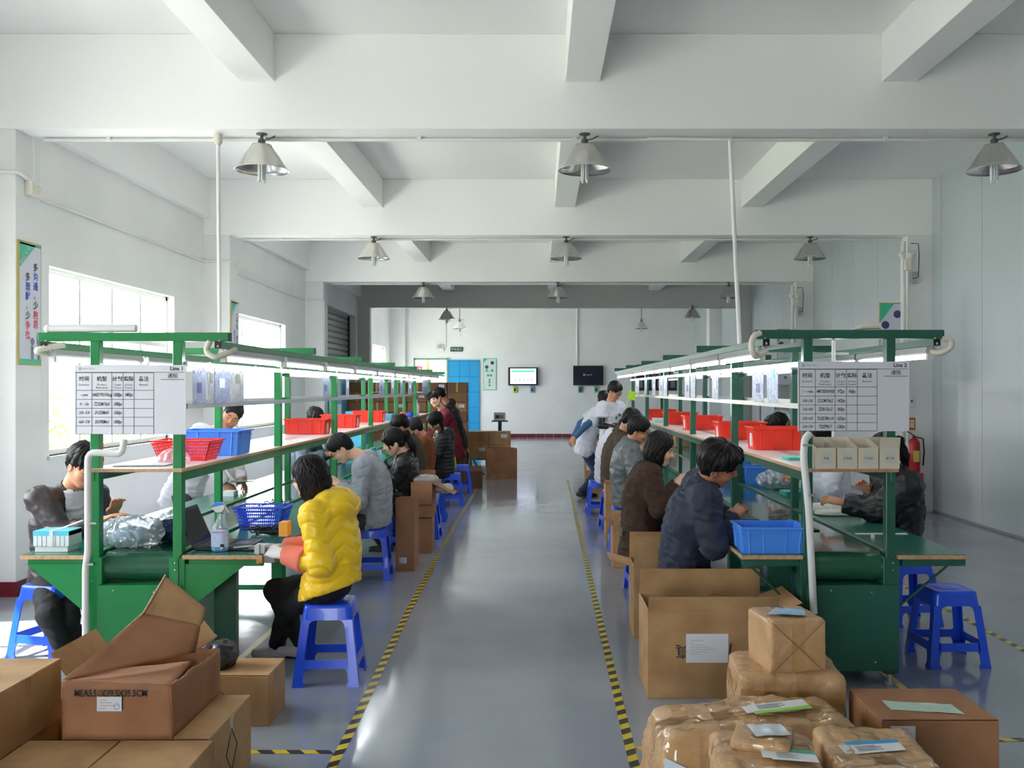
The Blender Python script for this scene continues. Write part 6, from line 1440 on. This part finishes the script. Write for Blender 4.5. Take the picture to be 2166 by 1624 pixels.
# laptop
t = thing('laptop', 'open black laptop on the left bench beside the spray bottle', 'laptop', (-1.9, 5.62, TT))
MB().box(-2.0, -1.69, 5.48, 5.80, TT+.003, TT+.022).build('base', M_black, t, bevel=.004)
MB().box(-1.97, -1.83, 5.50, 5.78, TT+.0225, TT+.0245).build('keyboard', mat('key_grey', (52, 54, 58), .5), t)
MB().box(-1.80, -1.72, 5.59, 5.70, TT+.0225, TT+.0235).build('touchpad', mat('touchpad_grey', (120, 130, 140), .3), t)
Tm = Matrix.Translation((-2.0, 0, TT+.02)) @ Matrix.Rotation(R(-24), 4, 'Y')
MB().box(-.012, 0, 5.48, 5.80, 0, .235, T=Tm).build('lid', M_black, t, bevel=.004)
MB().box(0, .001, 5.495, 5.785, .015, .215, T=Tm).build('screen', mat('dark_screen', (30, 30, 34), .12), t)
# spray bottle
t = thing('spray_bottle', 'trigger spray bottle with blue liquid and a printed label on the left bench', 'bottle', (-1.845, 5.47, TT))
M_liq = mat('blue_liquid_plastic', (110, 180, 240), .1, trans=.35); M_clearp = thin_film('clear_bottle', (214, 230, 246), .3, .05, .6)
cx, cy_ = -1.845, 5.47
sc_ = Matrix.Diagonal((1, .6, 1, 1)); Tb = Matrix.Translation((cx, cy_, TT)) @ sc_
MB().lathe([(0, .002), (.044, .002), (.05, .012), (.050, .09), (.046, .115)], n=24, T=Tb).build('liquid', M_liq, t, smooth=True)
MB().lathe([(.0515, .01), (.0515, .10), (.047, .13), (.033, .165), (.018, .19), (.016, .215), (.021, .22)], n=24, T=Tb).build('bottle', M_clearp, t, smooth=True)
MB().lathe([(.0518, .03), (.0520, .10), (.0475, .13)], n=24, T=Tb).build('label', mat('bottle_label', (206, 220, 244), .4, var=(60, (120, 150, 220), .6, (1, 1, 6))), t, smooth=True)
MB().box(cx+.012, cx+.034, cy_-.0322, cy_-.0316, TT+.028, TT+.046).build('barcode', M_print, t)
MB().box(cx-.035, cx+.03, cy_-.0322, cy_-.0318, TT+.112, TT+.116).build('red_line', mat('red_ink', (210, 60, 60), .5), t)
MB().prism([(cx-.045, TT+.262), (cx+.03, TT+.272), (cx+.03, TT+.25), (cx+.01, TT+.225), (cx-.02, TT+.225), (cx-.042, TT+.245)], cy_-.013, cy_+.013, 'y').build('spray_head', M_white, t, bevel=.003)
MB().prism([(cx-.05, TT+.262), (cx-.02, TT+.284), (cx+.015, TT+.284), (cx+.028, TT+.271), (cx-.04, TT+.255)], cy_-.015, cy_+.015, 'y').build('head_cover', M_blue2, t, bevel=.003)
MB().tube([(cx+.032, cy_, TT+.262), (cx+.04, cy_, TT+.24), (cx+.052, cy_, TT+.222)], .004, 6).build('trigger', M_white, t)
# cables
def wiggle(n, c, s, r, m, nm, lab, z0, turns=5, seed=0, cat='cable'):
    rr = random.Random(seed); pts = []; ph = rr.random()*6
    for i in range(n):
        u = i/n; a = ph+u*turns*6.28; ra = .5+.5*rr.random()
        pts.append(Vector((c[0]+s[0]*math.cos(a)*ra+s[0]*.5*math.sin(u*9), c[1]+s[1]*math.sin(a*1.1)*ra, z0+r+s[2]*rr.random())))
    out = []
    for i in range(len(pts)-1):
        p0 = pts[max(i-1, 0)]; p1 = pts[i]; p2 = pts[i+1]; p3 = pts[min(i+2, len(pts)-1)]
        for j in range(5):
            t_ = j/5; out.append(.5*((2*p1)+(p2-p0)*t_+(2*p0-5*p1+4*p2-p3)*t_*t_+(3*p1-p0-3*p2+p3)*t_**3))
    o = MB().tube(out, r, 5).build(nm, m, smooth='all'); return setp(o, lab, cat)
wiggle(46, (-1.80, 6.14), (.09, .06, .045), .004, M_rubber, 'cable', 'tangled black cables on the left bench in front of the blue basket', TT, 8, 3)
wiggle(30, (-1.72, 6.06), (.07, .04, .03), .0035, M_rubber, 'cable', 'second knot of black cables near the gloved hand', TT, 6, 5)
wiggle(26, (-2.12, 7.6), (.08, .12, .05), .004, M_rubber, 'cable', 'loose black cables hanging by the second left post', TT+.0, 3, 8)
setp(MB().tube([(-2.0, 5.5, TT+.012), (-2.03, 5.40, TT+.01), (-2.035, 5.335, TT-.02), (-2.03, 5.325, .55), (-1.98, 5.33, .35), (-1.85, 5.35, .1), (-1.7, 5.6, .012), (-1.72, 5.95, .006), (-1.6, 6.02, .006)], .0035, 6).build('cable', M_rubber, smooth='all'), 'thin black power cord hanging from the laptop down to the floor', 'cable')
t = thing('power_adapter', 'black power adapter lying on the floor behind the small carton', 'adapter', (-1.56, 5.95, 0)); MB().box(-1.63, -1.51, 5.90, 5.98, .0, .035).build('brick', M_black, t, bevel=.004)
# small instruments
t = thing('phone', 'small grey handheld device lying by the laptop', 'device', (-1.66, 5.58, TT)); MB().box(-1.715, -1.64, 5.47, 5.60, TT+.001, TT+.012).build('body', M_black, t, bevel=.003); MB().box(-1.71, -1.645, 5.48, 5.59, TT+.012, TT+.0128).build('screen', mat('grey_screen', (150, 170, 180), .15), t)
t = thing('clamp_tool', 'grey metal clamp fixture on the left bench edge by the gloved hands', 'tool', (-1.56, 5.42, TT))
MB().box(-1.62, -1.56, 5.38, 5.46, TT, TT+.05).box(-1.60, -1.585, 5.355, 5.38, TT-.05, TT+.06).build('bracket', M_alu, t, bevel=.002)
MB().box(-1.585, -1.50, 5.37, 5.45, TT-.05, TT-.005).build('jaw', mat('cast_metal', (140, 140, 136), .4, metal=.7), t, bevel=.004)
MB().tube([(-1.60, 5.40, TT+.045), (-1.75, 5.42, TT+.03)], .004, 6).build('handle', M_alu, t)
MB().box(-1.60, -1.565, 5.352, 5.357, TT-.045, TT-.005).build('yellow_tag', mat('ochre_plastic', (214, 150, 40), .5), t)
t = thing('small_box', 'small orange yellow box held at the yellow jacket', 'box', (-1.43, 5.40, .83)); MB().box(-1.47, -1.42, 5.34, 5.42, .85, .93).build('body', mat('orange_yellow_card', (232, 160, 40), .5), t, bevel=.002)
t = thing('white_box', 'small white box on the outer left side table', 'box', (-2.70, 8.3, TT)); MB().box(-2.76, -2.66, 8.24, 8.36, TT, TT+.045).build('body', M_paper, t, bevel=.002)
# paper stacks
def stack(lab, x, y, z, w, d, n, m, rz=0, cat='papers', name='paper_stack'):
    t = thing(name, lab, cat, (x, y, z), R(rz)); rr = random.Random(int(x*99+y))
    for i in range(n): 
        a = rr.uniform(-.01, .01); MB().box(-w/2+a, w/2+a, -d/2-a, d/2-a, .0045*i+.0005, .0045*i+.004).build('sheet_bundle', m, t, world=False)
    return t
stack('loose white papers at the front of the left shelf', -2.34, 5.60, 1.234, .30, .21, 2, M_paper, 6)
stack('pale folded papers on the left shelf between the bins', -2.33, 14.5, 1.234, .40, .5, 12, M_paper, 4)
stack('light blue box pile on the left shelf beyond the third red bin', -2.25, 13.6, 1.234, .3, .25, 20, mat('sky_blue_card', (120, 200, 236), .5))
stack('pale teal paper pile on the far right shelf', 1.70, 12.75, 1.234, .30, .35, 12, mat('pale_teal_paper', (196, 230, 222), .5))
stack('teal card lying at the front of the right shelf', 1.64, 6.05, 1.234, .13, .2, 4, M_teal, 0, 'card', 'card')
stack('teal tray stack on the outer right side table', 2.29, 8.35, TT, .26, .22, 9, M_teal, 0, 'trays', 'tray_stack')
stack('silvery packets stacked by the hands of the navy jacket', 1.36, 6.62, TT, .30, .2, 9, mat('silver_packet', (86, 90, 98), .2, metal=.4), 5, 'packets', 'packet_stack')
stack('dark flat pad lying on the right belt', 1.74, 6.30, TT, .20, .12, 2, M_black, 3, 'pad', 'pad')
stack('shiny small packets in front of the blue bin on the right bench', 1.185, 5.62, TT, .05, .12, 2, mat('silver_packet', (86, 90, 98), .2, metal=.4), 0, 'packets', 'packet_stack')
stack('open booklet on the outer left bench under the leaning person', -2.72, 8.66, .835, .20, .14, 2, mat('booklet_cover', (120, 140, 130), .4), 20, 'booklet', 'booklet')
wiggle(22, (1.78, 7.0), (.07, .05, .012), .004, M_film, 'film_scrap', 'crumpled clear film scraps on the right belt', TT, 4, 9, 'film')
t = thing('cap', 'small white round cap standing on the outer right side table', 'cap', (2.10, 5.95, TT)); MB().lathe([(0, 0), (.012, 0), (.012, .022), (.008, .026), (0, .026)], (2.10, 5.95, TT), 14).build('body', M_white, t, smooth=True)
t = thing('plastic_strip', 'white plastic strip lying on the outer right side table', 'strip', (2.2, 6.15, TT)); MB().box(2.05, 2.38, 6.10, 6.14, TT, TT+.004).build('strip', M_white, t)
t = thing('bottle', 'white plastic bottle on the far end of the left shelf', 'bottle', (-2.0, 15.8, 1.234)); MB().lathe([(0, 0), (.05, 0), (.052, .16), (.02, .22), (.018, .27), (0, .27)], (-2.05, 15.8, 1.234), 14).build('body', M_white, t, smooth=True); MB().lathe([(.02, .27), (.022, .31), (0, .31)], (-2.05, 15.8, 1.234), 10).build('lid', mat('bluish_cap', (120, 140, 200), .4), t)
t = thing('glue_pot', 'small orange and blue pot on the far left shelf', 'pot', (-2.12, 14.9, 1.234)); MB().lathe([(0, 0), (.05, 0), (.05, .08), (0, .08)], (-2.14, 14.9, 1.234), 12).build('body', mat('orange_pot', (230, 90, 40), .4), t, smooth=True); MB().lathe([(0, 0), (.05, 0), (.05, .08), (0, .08)], (-2.03, 14.9, 1.234), 12).build('blue_body', M_blue, t, smooth=True)
t = thing('fly_swatter', 'lime green swatter standing at the far end of the right bench', 'swatter', (1.2, 14.6, .9))
MB().tube([P(1316, 888, 14.4), P(1331, 842, 14.4)], .008, 6).build('handle', mat('pale_yellow_stick', (214, 214, 150), .5), t); MB().box(-.06, .06, -.004, .004, 0, .13, T=Matrix.Translation(P(1334, 845, 14.4)) @ Matrix.Rotation(R(14), 4, 'Y')).build('paddle', mat('lime_plastic', (190, 230, 50), .5), t)

# ------------------------------------------------------------------ posters and wall things
M_pg = mat('poster_green', (60, 190, 146), .4); M_pw = mat('poster_white', (212, 214, 224), .35); M_pf = mat('gold_frame', (176, 160, 70), .4)
M_pb = mat('poster_blue', (44, 82, 200), .4); M_pr = mat('poster_red', (232, 40, 84), .4); M_pgrey = mat('poster_grey', (110, 124, 136), .4); M_navyc = mat('poster_navy', (58, 66, 120), .4)
def column_poster(lab, x, y0, y1, z0, z1, cols, s=1):
    """poster on a column face that looks towards +x (s=1)"""
    t = thing('poster', lab, 'poster', (x, (y0+y1)/2, z0)); e = .0012*s; W_ = y1-y0
    MB().box(min(x, x+.012*s), max(x, x+.012*s), y0, y1, z0, z1).build('frame', M_pf, t)
    xx = x+.0125*s; MB().box(min(xx, xx+e), max(xx, xx+e), y0+.012, y1-.012, z0+.012, z1-.012).build('sheet', M_pw, t)
    xx += 2*e; q = lambda a, b: (xx, y0+a*W_, z0+b*(z1-z0))
    MB().add([q(.04, .985), q(.75, .985), q(.04, .78)], [(0, 1, 2)]).build('corner', M_pg, t)
    MB().add([q(.04, .985), q(.96, .985), q(.96, .97), q(.04, .97)], [(0, 1, 2, 3)]).build('top_band', M_pg, t); MB().add([q(.04, .012), q(.96, .012), q(.96, .05), q(.04, .05)], [(0, 1, 2, 3)]).build('bottom_band', M_pg, t)
    rot = (R(90), 0, R(90))
    text('团队文化', .055, (xx+e, y0+.28*W_, z0+.885*(z1-z0)), M_pw, t, rot=(R(90), R(-52), R(90)), name='corner_lettering')
    for a, top, chars in cols:
        z = top
        for ch_, m in chars:
            if ch_ != ' ': text(ch_, .076 if ch_ not in '，' else .06, (xx+e, y0+a*W_, z0+z*(z1-z0)), m, t, rot=rot, name='lettering', bold=.015)
            z -= .078
    for a in (.58, .86):
        MB().add([(xx+e, y0+a*W_+.032*math.cos(k*.524), z0+.195*(z1-z0)+.032*math.sin(k*.524)) for k in range(12)], [tuple(range(12))]).build('figure_head', M_pgrey, t)
    MB().add([q(.52, .05), q(.64, .05), q(.64, .10), q(.80, .10), q(.80, .05), q(.92, .05), q(.92, .16), q(.84, .165), q(.78, .12), q(.66, .12), q(.60, .165), q(.52, .16)], [(0, 1, 2, 9, 10, 11), (2, 3, 8, 9), (3, 4, 5, 6, 7, 8)]).build('figure_body', M_pgrey, t)
    return t
K_ = M_print
column_poster('green and white slogan poster in a gold frame on the nearest left column', -4.24, BY[2]+.02, BY[2]+.375, 1.88, 2.90,
    [(.72, .80, [('多', K_), ('沟', M_pb), ('通', M_pb), ('，', K_), ('少', K_), ('抱', M_pr), ('怨', M_pr)]), (.38, .71, [('多', K_), ('理', M_pb), ('解', M_pb), ('，', K_), ('少', K_), ('争', M_pr), ('执', M_pr)])])
column_poster('green and white slogan poster on the second left column', -4.24, BY[3]+.04, BY[3]+.36, 1.9, 2.9,
    [(.72, .80, [('工', K_), ('作', K_), ('是', K_), ('，', K_), ('责', K_), ('任', K_)]), (.38, .56, [('快', M_pb), ('乐', M_pb), ('工', M_pb), ('作', M_pb)])])
def circles(t, x, y, z, w, h, axis):
    spec = [(.72, .88, .16, 'n'), (.24, .74, .16, 'n'), (.24, .62, .11, 'g'), (.72, .62, .11, 'g'), (.48, .59, .10, 'w'), (.35, .46, .11, 'g'), (.60, .46, .11, 'g'), (.48, .30, .09, 'g'), (.48, .22, .09, 'g'), (.48, .12, .09, 'g')]
    for a, b, r, c in spec:
        m = {'n': M_navyc, 'g': mat('poster_deep_green', (40, 160, 120), .4), 'w': mat('poster_light_blue', (150, 190, 230), .4)}[c]; pts = []
        for k in range(14):
            ca_, sa = math.cos(k*.4488)*r*w, math.sin(k*.4488)*r*w
            pts.append((x+a*w+ca_, y, z+b*h+sa) if axis == 'y' else (x, y+a*w+ca_, z+b*h+sa))
        MB().add(pts, [tuple(range(14))]).build('disc', m, t)
t = thing('poster', 'narrow white poster of navy and green discs on the back wall', 'poster', (-1.7, YB, 1.65))
MB().box(-1.93, -1.47, YB-.02, YB, 1.64, 2.74).build('frame', M_pg, t); MB().box(-1.91, -1.49, YB-.022, YB-.02, 1.66, 2.72).build('sheet', mat('poster_offwhite', (206, 216, 208), .4), t)
circles(t, -1.90, YB-.024, 1.68, .40, 1.02, 'y'); MB().add([(-1.91, YB-.024, 2.72), (-1.77, YB-.024, 2.72), (-1.91, YB-.024, 2.58)], [(0, 1, 2)]).build('corner', M_pg, t)
for i, bi in enumerate((3, 4)):
    y0 = BY[bi]-.0; t = thing('poster', ['poster of navy and green discs on the near right column', 'partly hidden poster on the far right column'][i], 'poster', (5.0, y0, 1.9))
    x0 = 4.66+.02*i; y1 = y0-.012
    MB().box(x0, x0+.36, y0-.02, y0-.008, 1.75, 2.86).build('frame', M_pf, t); MB().box(x0+.012, x0+.348, y0-.0215, y0-.02, 1.762, 2.848).build('sheet', M_pw, t)
    circles(t, x0+.0, y0-.023, 1.78, .34, 1.05, 'y'); MB().add([(x0+.012, y0-.023, 2.848), (x0+.2, y0-.023, 2.848), (x0+.012, y0-.023, 2.6)], [(0, 1, 2)]).build('corner', M_pg, t)
# wiring on the right columns: conduits, boxes, wall fans folded
for i, bi in enumerate((3, 4)):
    by = BY[bi]; n_ = ['near', 'far'][i]
    conduit('conduit', 'white conduit beside the %s right column' % n_, [(4.98, by-.03, 0.0), (4.98, by-.03, 3.70)], .035)
    t = thing('emergency_lamp', 'twin headed emergency lamp with wires on the %s right column' % n_, 'lamp', (5.0, by-.1, 3.4))
    MB().box(4.98, 5.06, by-.12, by-.04, 3.30, 3.46).build('housing', M_cream, t, bevel=.004)
    for dx in (-.06, .06): MB().lathe([(0, .05), (.03, .05), (.05, 0), (0, .005)], (0, 0, 0), 12, T=Matrix.Translation((5.0+dx, by-.1, 3.50)) @ Matrix.Rotation(R(60), 4, 'X')).build('lamp_head', M_white, t)
    MB().tube([(5.06, by-.1, 3.66), (5.16, by-.1, 3.66), (5.18, by-.08, 3.5), (5.16, by-.1, 3.2), (5.08, by-.1, 3.18)], .006, 6).build('wire', M_black, t)
    MB().box(5.08, 5.17, by-.07, by-.005, 3.12, 3.28).build('socket_box', mat('grey_socket', (170, 176, 176), .5), t)
t = thing('switch_box', 'small grey switch box low on the near right column', 'switch', (5.1, 12.9, 1.2)); MB().box(5.06, 5.12, BY[3]-.04, BY[3]-.002, 1.44, 1.56).build('body', M_white, t, bevel=.004); MB().box(5.085, 5.105, BY[3]-.045, BY[3]-.04, 1.50, 1.53).build('knob', M_black, t)
# extinguishers and signs
def exting(lab, x, y):
    t = thing('fire_extinguisher', lab, 'extinguisher', (x, y, .55)); z = .55; M_er = mat('extinguisher_red', (190, 26, 30), .3)
    MB().lathe([(0, 0), (.07, .0), (.075, .02), (.075, .40), (.05, .45), (.02, .47), (0, .47)], (x, y, z), 18).build('cylinder', M_er, t, smooth=True)
    MB().lathe([(0, 0), (.022, 0), (.022, .04), (0, .04)], (x, y, z+.46), 10).build('valve', M_black, t); MB().bar((x, y, z+.5), (x-.10, y-.02, z+.56), .015, .01).build('handle', M_black, t)
    MB().tube([(x+.02, y-.02, z+.48), (x+.10, y-.05, z+.46), (x+.11, y-.06, z+.30), (x+.10, y-.05, z+.1)], .011, 8).build('hose', M_black, t, smooth='all')
    MB().box(x-.04, x+.04, y-.078, y-.074, z+.15, z+.30).build('label', mat('extinguisher_label', (220, 200, 90), .5), t)
    MB().box(x-.09, x+.09, y-.09, y+.09, 0, z-.001).build('stand', M_er, t)
exting('red fire extinguisher beside the near right column', 5.08, BY[3]-.16)
exting('red fire extinguisher beside the far right column', 5.08, BY[4]-.16)
for i, (bi, z) in enumerate(((3, 1.12), (4, 1.2))):
    t = thing('fire_sign', 'small red and cream fire notice on the %s right column' % ['near', 'far'][i], 'sign', (5.1, BY[bi], z)); y = BY[bi]
    MB().box(5.065, 5.155, y-.008, y-.001, z, z+.17).build('plate', mat('sign_red', (206, 90, 60), .5), t); MB().box(5.08, 5.14, y-.010, y-.008, z+.03, z+.14).build('panel', mat('sign_cream', (230, 214, 180), .5), t); text('消防', .03, (5.11, y-.011, z+.1), mat('sign_red', (206, 90, 60), .5), t)
# televisions
def tv(lab, x0, x1, z0, z1, on):
    t = thing('television', lab, 'television', ((x0+x1)/2, YB-.1, z0)); MB().box(x0, x1, YB-.14, YB-.06, z0, z1).build('case', M_black, t, bevel=.008); MB().box((x0+x1)/2-.15, (x0+x1)/2+.15, YB-.06, YB-.001, z0+.1, z1-.1).build('bracket', M_black, t)
    y = YB-.142
    if on:
        MB().box(x0+.07, x1-.07, y-.002, y, z0+.05, z1-.04).build('screen', mat('lit_screen', (216, 218, 246), .3, emit=((214, 216, 250), .55)), t)
        MB().box(x0+.13, x1-.12, y-.004, y-.002, z1-.16, z1-.11).build('title_bar', mat('screen_green', (40, 190, 120), .3, emit=((40, 200, 120), .5)), t)
        for i in range(5): MB().box(x0+.25+i*.14, x0+.27+i*.14, y-.004, y-.002, z0+.14, z0+.25).build('chart_bar', mat('screen_pink', (220, 90, 150), .3, emit=((220, 90, 150), .5)) if i else mat('screen_green', (40, 190, 120), .3), t)
    else:
        MB().box(x0+.02, x1-.02, y-.002, y, z0+.05, z1-.02).build('screen', mat('tv_dark', (26, 28, 44), .08), t)
        text('Smart TV', .055, ((x0+x1)/2+.03, y-.004, (z0+z1)/2+.02), M_white, t, name='screen_lettering'); MB().box((x0+x1)/2-.17, (x0+x1)/2-.12, y-.004, y-.002, (z0+z1)/2, (z0+z1)/2+.05).build('screen_logo', M_white, t)
    return t
tv('television with a lit white chart screen on the back wall', -1.06, -.03, 1.80, 2.42, True)
tv('dark television with a small white logo on the back wall', 1.18, 2.22, 1.80, 2.48, False)
for i, (x, c) in enumerate(((-.83, (170, 200, 70)), (-.23, (110, 150, 180)), (1.43, (50, 130, 110)), (1.98, (120, 180, 160)))):
    t = thing('remote_pouch', ['lime pouch hanging under the lit television, left', 'blue pouch hanging under the lit television, right', 'dark green pouch hanging under the dark television, left', 'pale green pouch hanging under the dark television, right'][i], 'pouch', (x, YB-.04, 1.5)); MB().box(x-.07, x+.07, YB-.05, YB, 1.55, 1.77).build('pouch', mat('pouch_%d' % i, c, .6), t, bevel=.01); MB().box(x-.03, x+.03, YB-.056, YB-.05, 1.6, 1.7).build('window', M_print, t)
# back wall: blue door, bright doorway, exit sign, emergency light
t = struct('door_2', MB().box(-3.13, -2.06, YB-.06, YB-.01, 0, 2.68), mat('door_blue', (26, 150, 206), .4))
MB().box(-3.2, -3.13, YB-.08, YB+.24, 0, 2.75).box(-4.33, -4.28, YB-.03, YB+.1, 0, 2.75).box(-4.33, -3.13, YB-.03, YB, 2.68, 2.74).build('door_frame', mat('pale_green_frame', (120, 160, 140), .5), t)
for i in range(5): MB().box(-3.12, -2.07, YB-.066, YB-.06, .5+i*.53, .515+i*.53).build('rail', mat('door_line_blue', (16, 110, 170), .5), t)
for x in (-2.75, -2.4): MB().box(x-.006, x+.006, YB-.066, YB-.06, 0.02, 2.66).build('stile', mat('door_line_blue', (16, 110, 170), .5), t)
setp(MB().tube([(-3.95, YB+.9, 0), (-3.95, YB+.9, 3.2)], .06, 12).build('standpipe', mat('orange_pipe', (226, 92, 40), .4), smooth=True), 'orange pipe standing outside the far doorway', 'pipe')
struct('wall_outside', MB().box(-7, -.5, YB+3, YB+3.1, -.1, 5), mat('outside_cream_wall', (240, 240, 220), .7))
t = thing('round_sign', 'round red prohibition sign by the far doorway', 'sign', (-4.2, YB-.1, 2.3)); MB().tube([Vector((-4.15+.10*math.cos(a), YB+.02, 2.35+.10*math.sin(a))) for a in np.linspace(0, 6.283, 20)], .018, 6, cap=False).build('ring', M_red, t); MB().bar((-4.22, YB+.02, 2.42), (-4.08, YB+.02, 2.28), .02).build('slash', M_red, t); MB().box(-4.27, -4.03, YB+.03, YB+.035, 2.23, 2.47).build('plate', M_white, t)
t = thing('exit_sign', 'dark green running man exit sign above the far doorway', 'sign', (-2.85, YB-.05, 2.98)); MB().box(-3.06, -2.64, YB-.05, YB-.001, 2.97, 3.12).build('case', mat('exit_green', (26, 60, 48), .4), t); text('安全出口', .095, (-2.85, YB-.052, 3.045), mat('exit_white', (210, 230, 220), .4), t)
t = thing('emergency_lamp', 'white twin headed emergency light above the far doorway', 'lamp', (-3.4, YB-.06, 2.98)); MB().box(-3.55, -3.28, YB-.08, YB-.001, 2.95, 3.09).build('housing', M_white, t, bevel=.005)
for dx in (-.07, .07): MB().lathe([(0, 0), (.035, 0), (.05, .05), (0, .05)], (0, 0, 0), 12, T=Matrix.Translation((-3.415+dx, YB-.06, 3.15)) @ Matrix.Rotation(R(90), 4, 'X')).build('lamp_head', M_alu, t)
conduit('conduit', 'thin conduit dropping to the exit sign on the back wall', [(-3.22, YB-.02, CZ), (-3.22, YB-.02, 3.1)], .014)
conduit('conduit', 'white conduit dropping to the dark television', [(1.32, YB-.03, CZ), (1.32, YB-.03, 2.5)], .03)
# photo board
t = thing('notice_board', 'dark notice board of small framed photographs on the back wall', 'board', (4.0, YB, 1.7)); MB().box(3.36, 4.76, YB-.03, YB-.001, 1.62, 2.52).build('panel', mat('board_dark', (34, 30, 32), .4), t)
for i in range(6):
    for j in range(2): MB().box(3.42+i*.225, 3.58+i*.225, YB-.034, YB-.03, 1.72+j*.42, 1.98+j*.42).build('photograph', mat('grey_photo', (120, 124, 128), .4), t)
# scale
t = thing('platform_scale', 'grey platform scale with a white display head by the far cartons', 'scale', (-.93, 22.2, 0)); M_sc = mat('scale_blue_grey', (54, 96, 112), .4)
MB().box(-1.16, -.70, 22.0, 22.6, .04, .12).build('platform', M_sc, t, bevel=.01); MB().tube([(-.93, 22.5, .1), (-.93, 22.5, .90)], .045, 12).build('column', M_sc, t, smooth=True)
MB().box(-1.12, -.74, 22.38, 22.62, .90, .93).build('tray', M_sc, t); MB().prism([(22.40, .93), (22.6, .93), (22.6, 1.12), (22.46, 1.12)], -1.07, -.80, 'x').build('display_head', M_white, t, bevel=.008); MB().box(-1.03, -.94, 22.415, 22.42, .98, 1.06).build('display', M_black, t); MB().box(-.92, -.84, 22.415, 22.42, .98, 1.06).build('keypad', mat('keypad_green', (110, 150, 140), .5), t)
for x in (-1.13, -.73):
    for y in (22.05, 22.55): MB().box(x-.02, x+.02, y-.02, y+.02, 0, .04).build('foot', M_black, t)
# blue steel cabinet at the far left with paper notices
t = thing('steel_cabinet', 'tall light blue steel cabinet with paper notices at the far left', 'cabinet', (-4.3, 19.6, 0)); M_cb = mat('cabinet_blue', (98, 168, 206), .4)
MB().box(-4.55, -4.02, 19.3, 19.8, 0, 1.95).build('body', M_cb, t, bevel=.01)
for i, (x, z, m) in enumerate(((-4.52, 1.45, M_cream), (-4.26, 1.45, M_cream), (-4.50, .9, M_cyan), (-4.24, .95, M_paper))): MB().box(x, x+.2, 19.292, 19.3, z, z+.42).build('notice', m, t)
t = thing('steel_cabinet', 'low cyan steel locker standing beyond the left bench', 'cabinet', (-3.4, 18.9, 0)); MB().box(-3.75, -3.35, 18.3, 18.7, 0, 1.25).build('body', mat('cyan_paint', (70, 180, 220), .4), t, bevel=.01); MB().box(-3.73, -3.37, 18.293, 18.3, .05, 1.2).build('door', mat('cyan_paint2', (90, 190, 226), .35), t)
# interior window and door on the right wall
w7 = struct('window_7', MB().box(XR-.03, XR, 18.9, 21.6, 1.15, 1.21).box(XR-.03, XR, 18.9, 21.6, 2.2, 2.26).box(XR-.03, XR, 18.9, 18.96, 1.15, 2.26).box(XR-.03, XR, 21.54, 21.6, 1.15, 2.26).box(XR-.03, XR, 20.2, 20.26, 1.15, 2.26), mat('grey_frame', (150, 156, 158), .4))
MB().box(XR-.012, XR-.008, 18.95, 21.55, 1.2, 2.2).build('pane', mat('dark_glass', (90, 100, 104), .06), w7)
d3 = struct('door_3', MB().box(XR-.03, XR, 23.0, 23.1, 0, 2.2).box(XR-.03, XR, 23.9, 24.0, 0, 2.2).box(XR-.03, XR, 23, 24, 2.1, 2.2), mat('grey_frame', (150, 156, 158), .4)); MB().box(XR-.02, XR-.005, 23.1, 23.9, 0, 2.1).build('leaf', mat('door_grey', (176, 180, 180), .4), d3)
# shrubs outside the left windows
M_leaf = mat('leaf_green', (112, 176, 72), .6, var=(3, (160, 206, 110), .7))
for i, (x, y, s_) in enumerate(((-9.5, 9.5, 1.3), (-10.5, 13.0, 1.5), (-9.0, 16.5, 1.2), (-11, 20.5, 1.6), (-10, 26, 1.5))):
    t = thing('shrub', 'light green leafy shrub outside the left windows, %s from the front' % ORD[i], 'shrub', (x, y, -.12), 0, 'shrubs outside the left windows')
    rr = random.Random(i); m = MB()
    for k in range(900):
        a = rr.random()*6.283; b = rr.random()**.5; p = Vector((math.cos(a)*b*s_, math.sin(a)*b*s_, rr.random()*1.2*s_)); d = Vector((rr.gauss(0, 1), rr.gauss(0, 1), rr.gauss(0, 1))).normalized(); e = d.orthogonal().normalized()*.05; d = d*.12
        m.add([p-d, p+e, p+d, p-e], [(0, 1, 2, 3)])
    o = m.build('foliage', M_leaf, t, world=False); o['kind'] = 'stuff'; MB().tube([(0, 0, 0), (0, 0, .8)], .05, 6).build('stem', mat('bark', (90, 70, 50), .8), t, world=False)
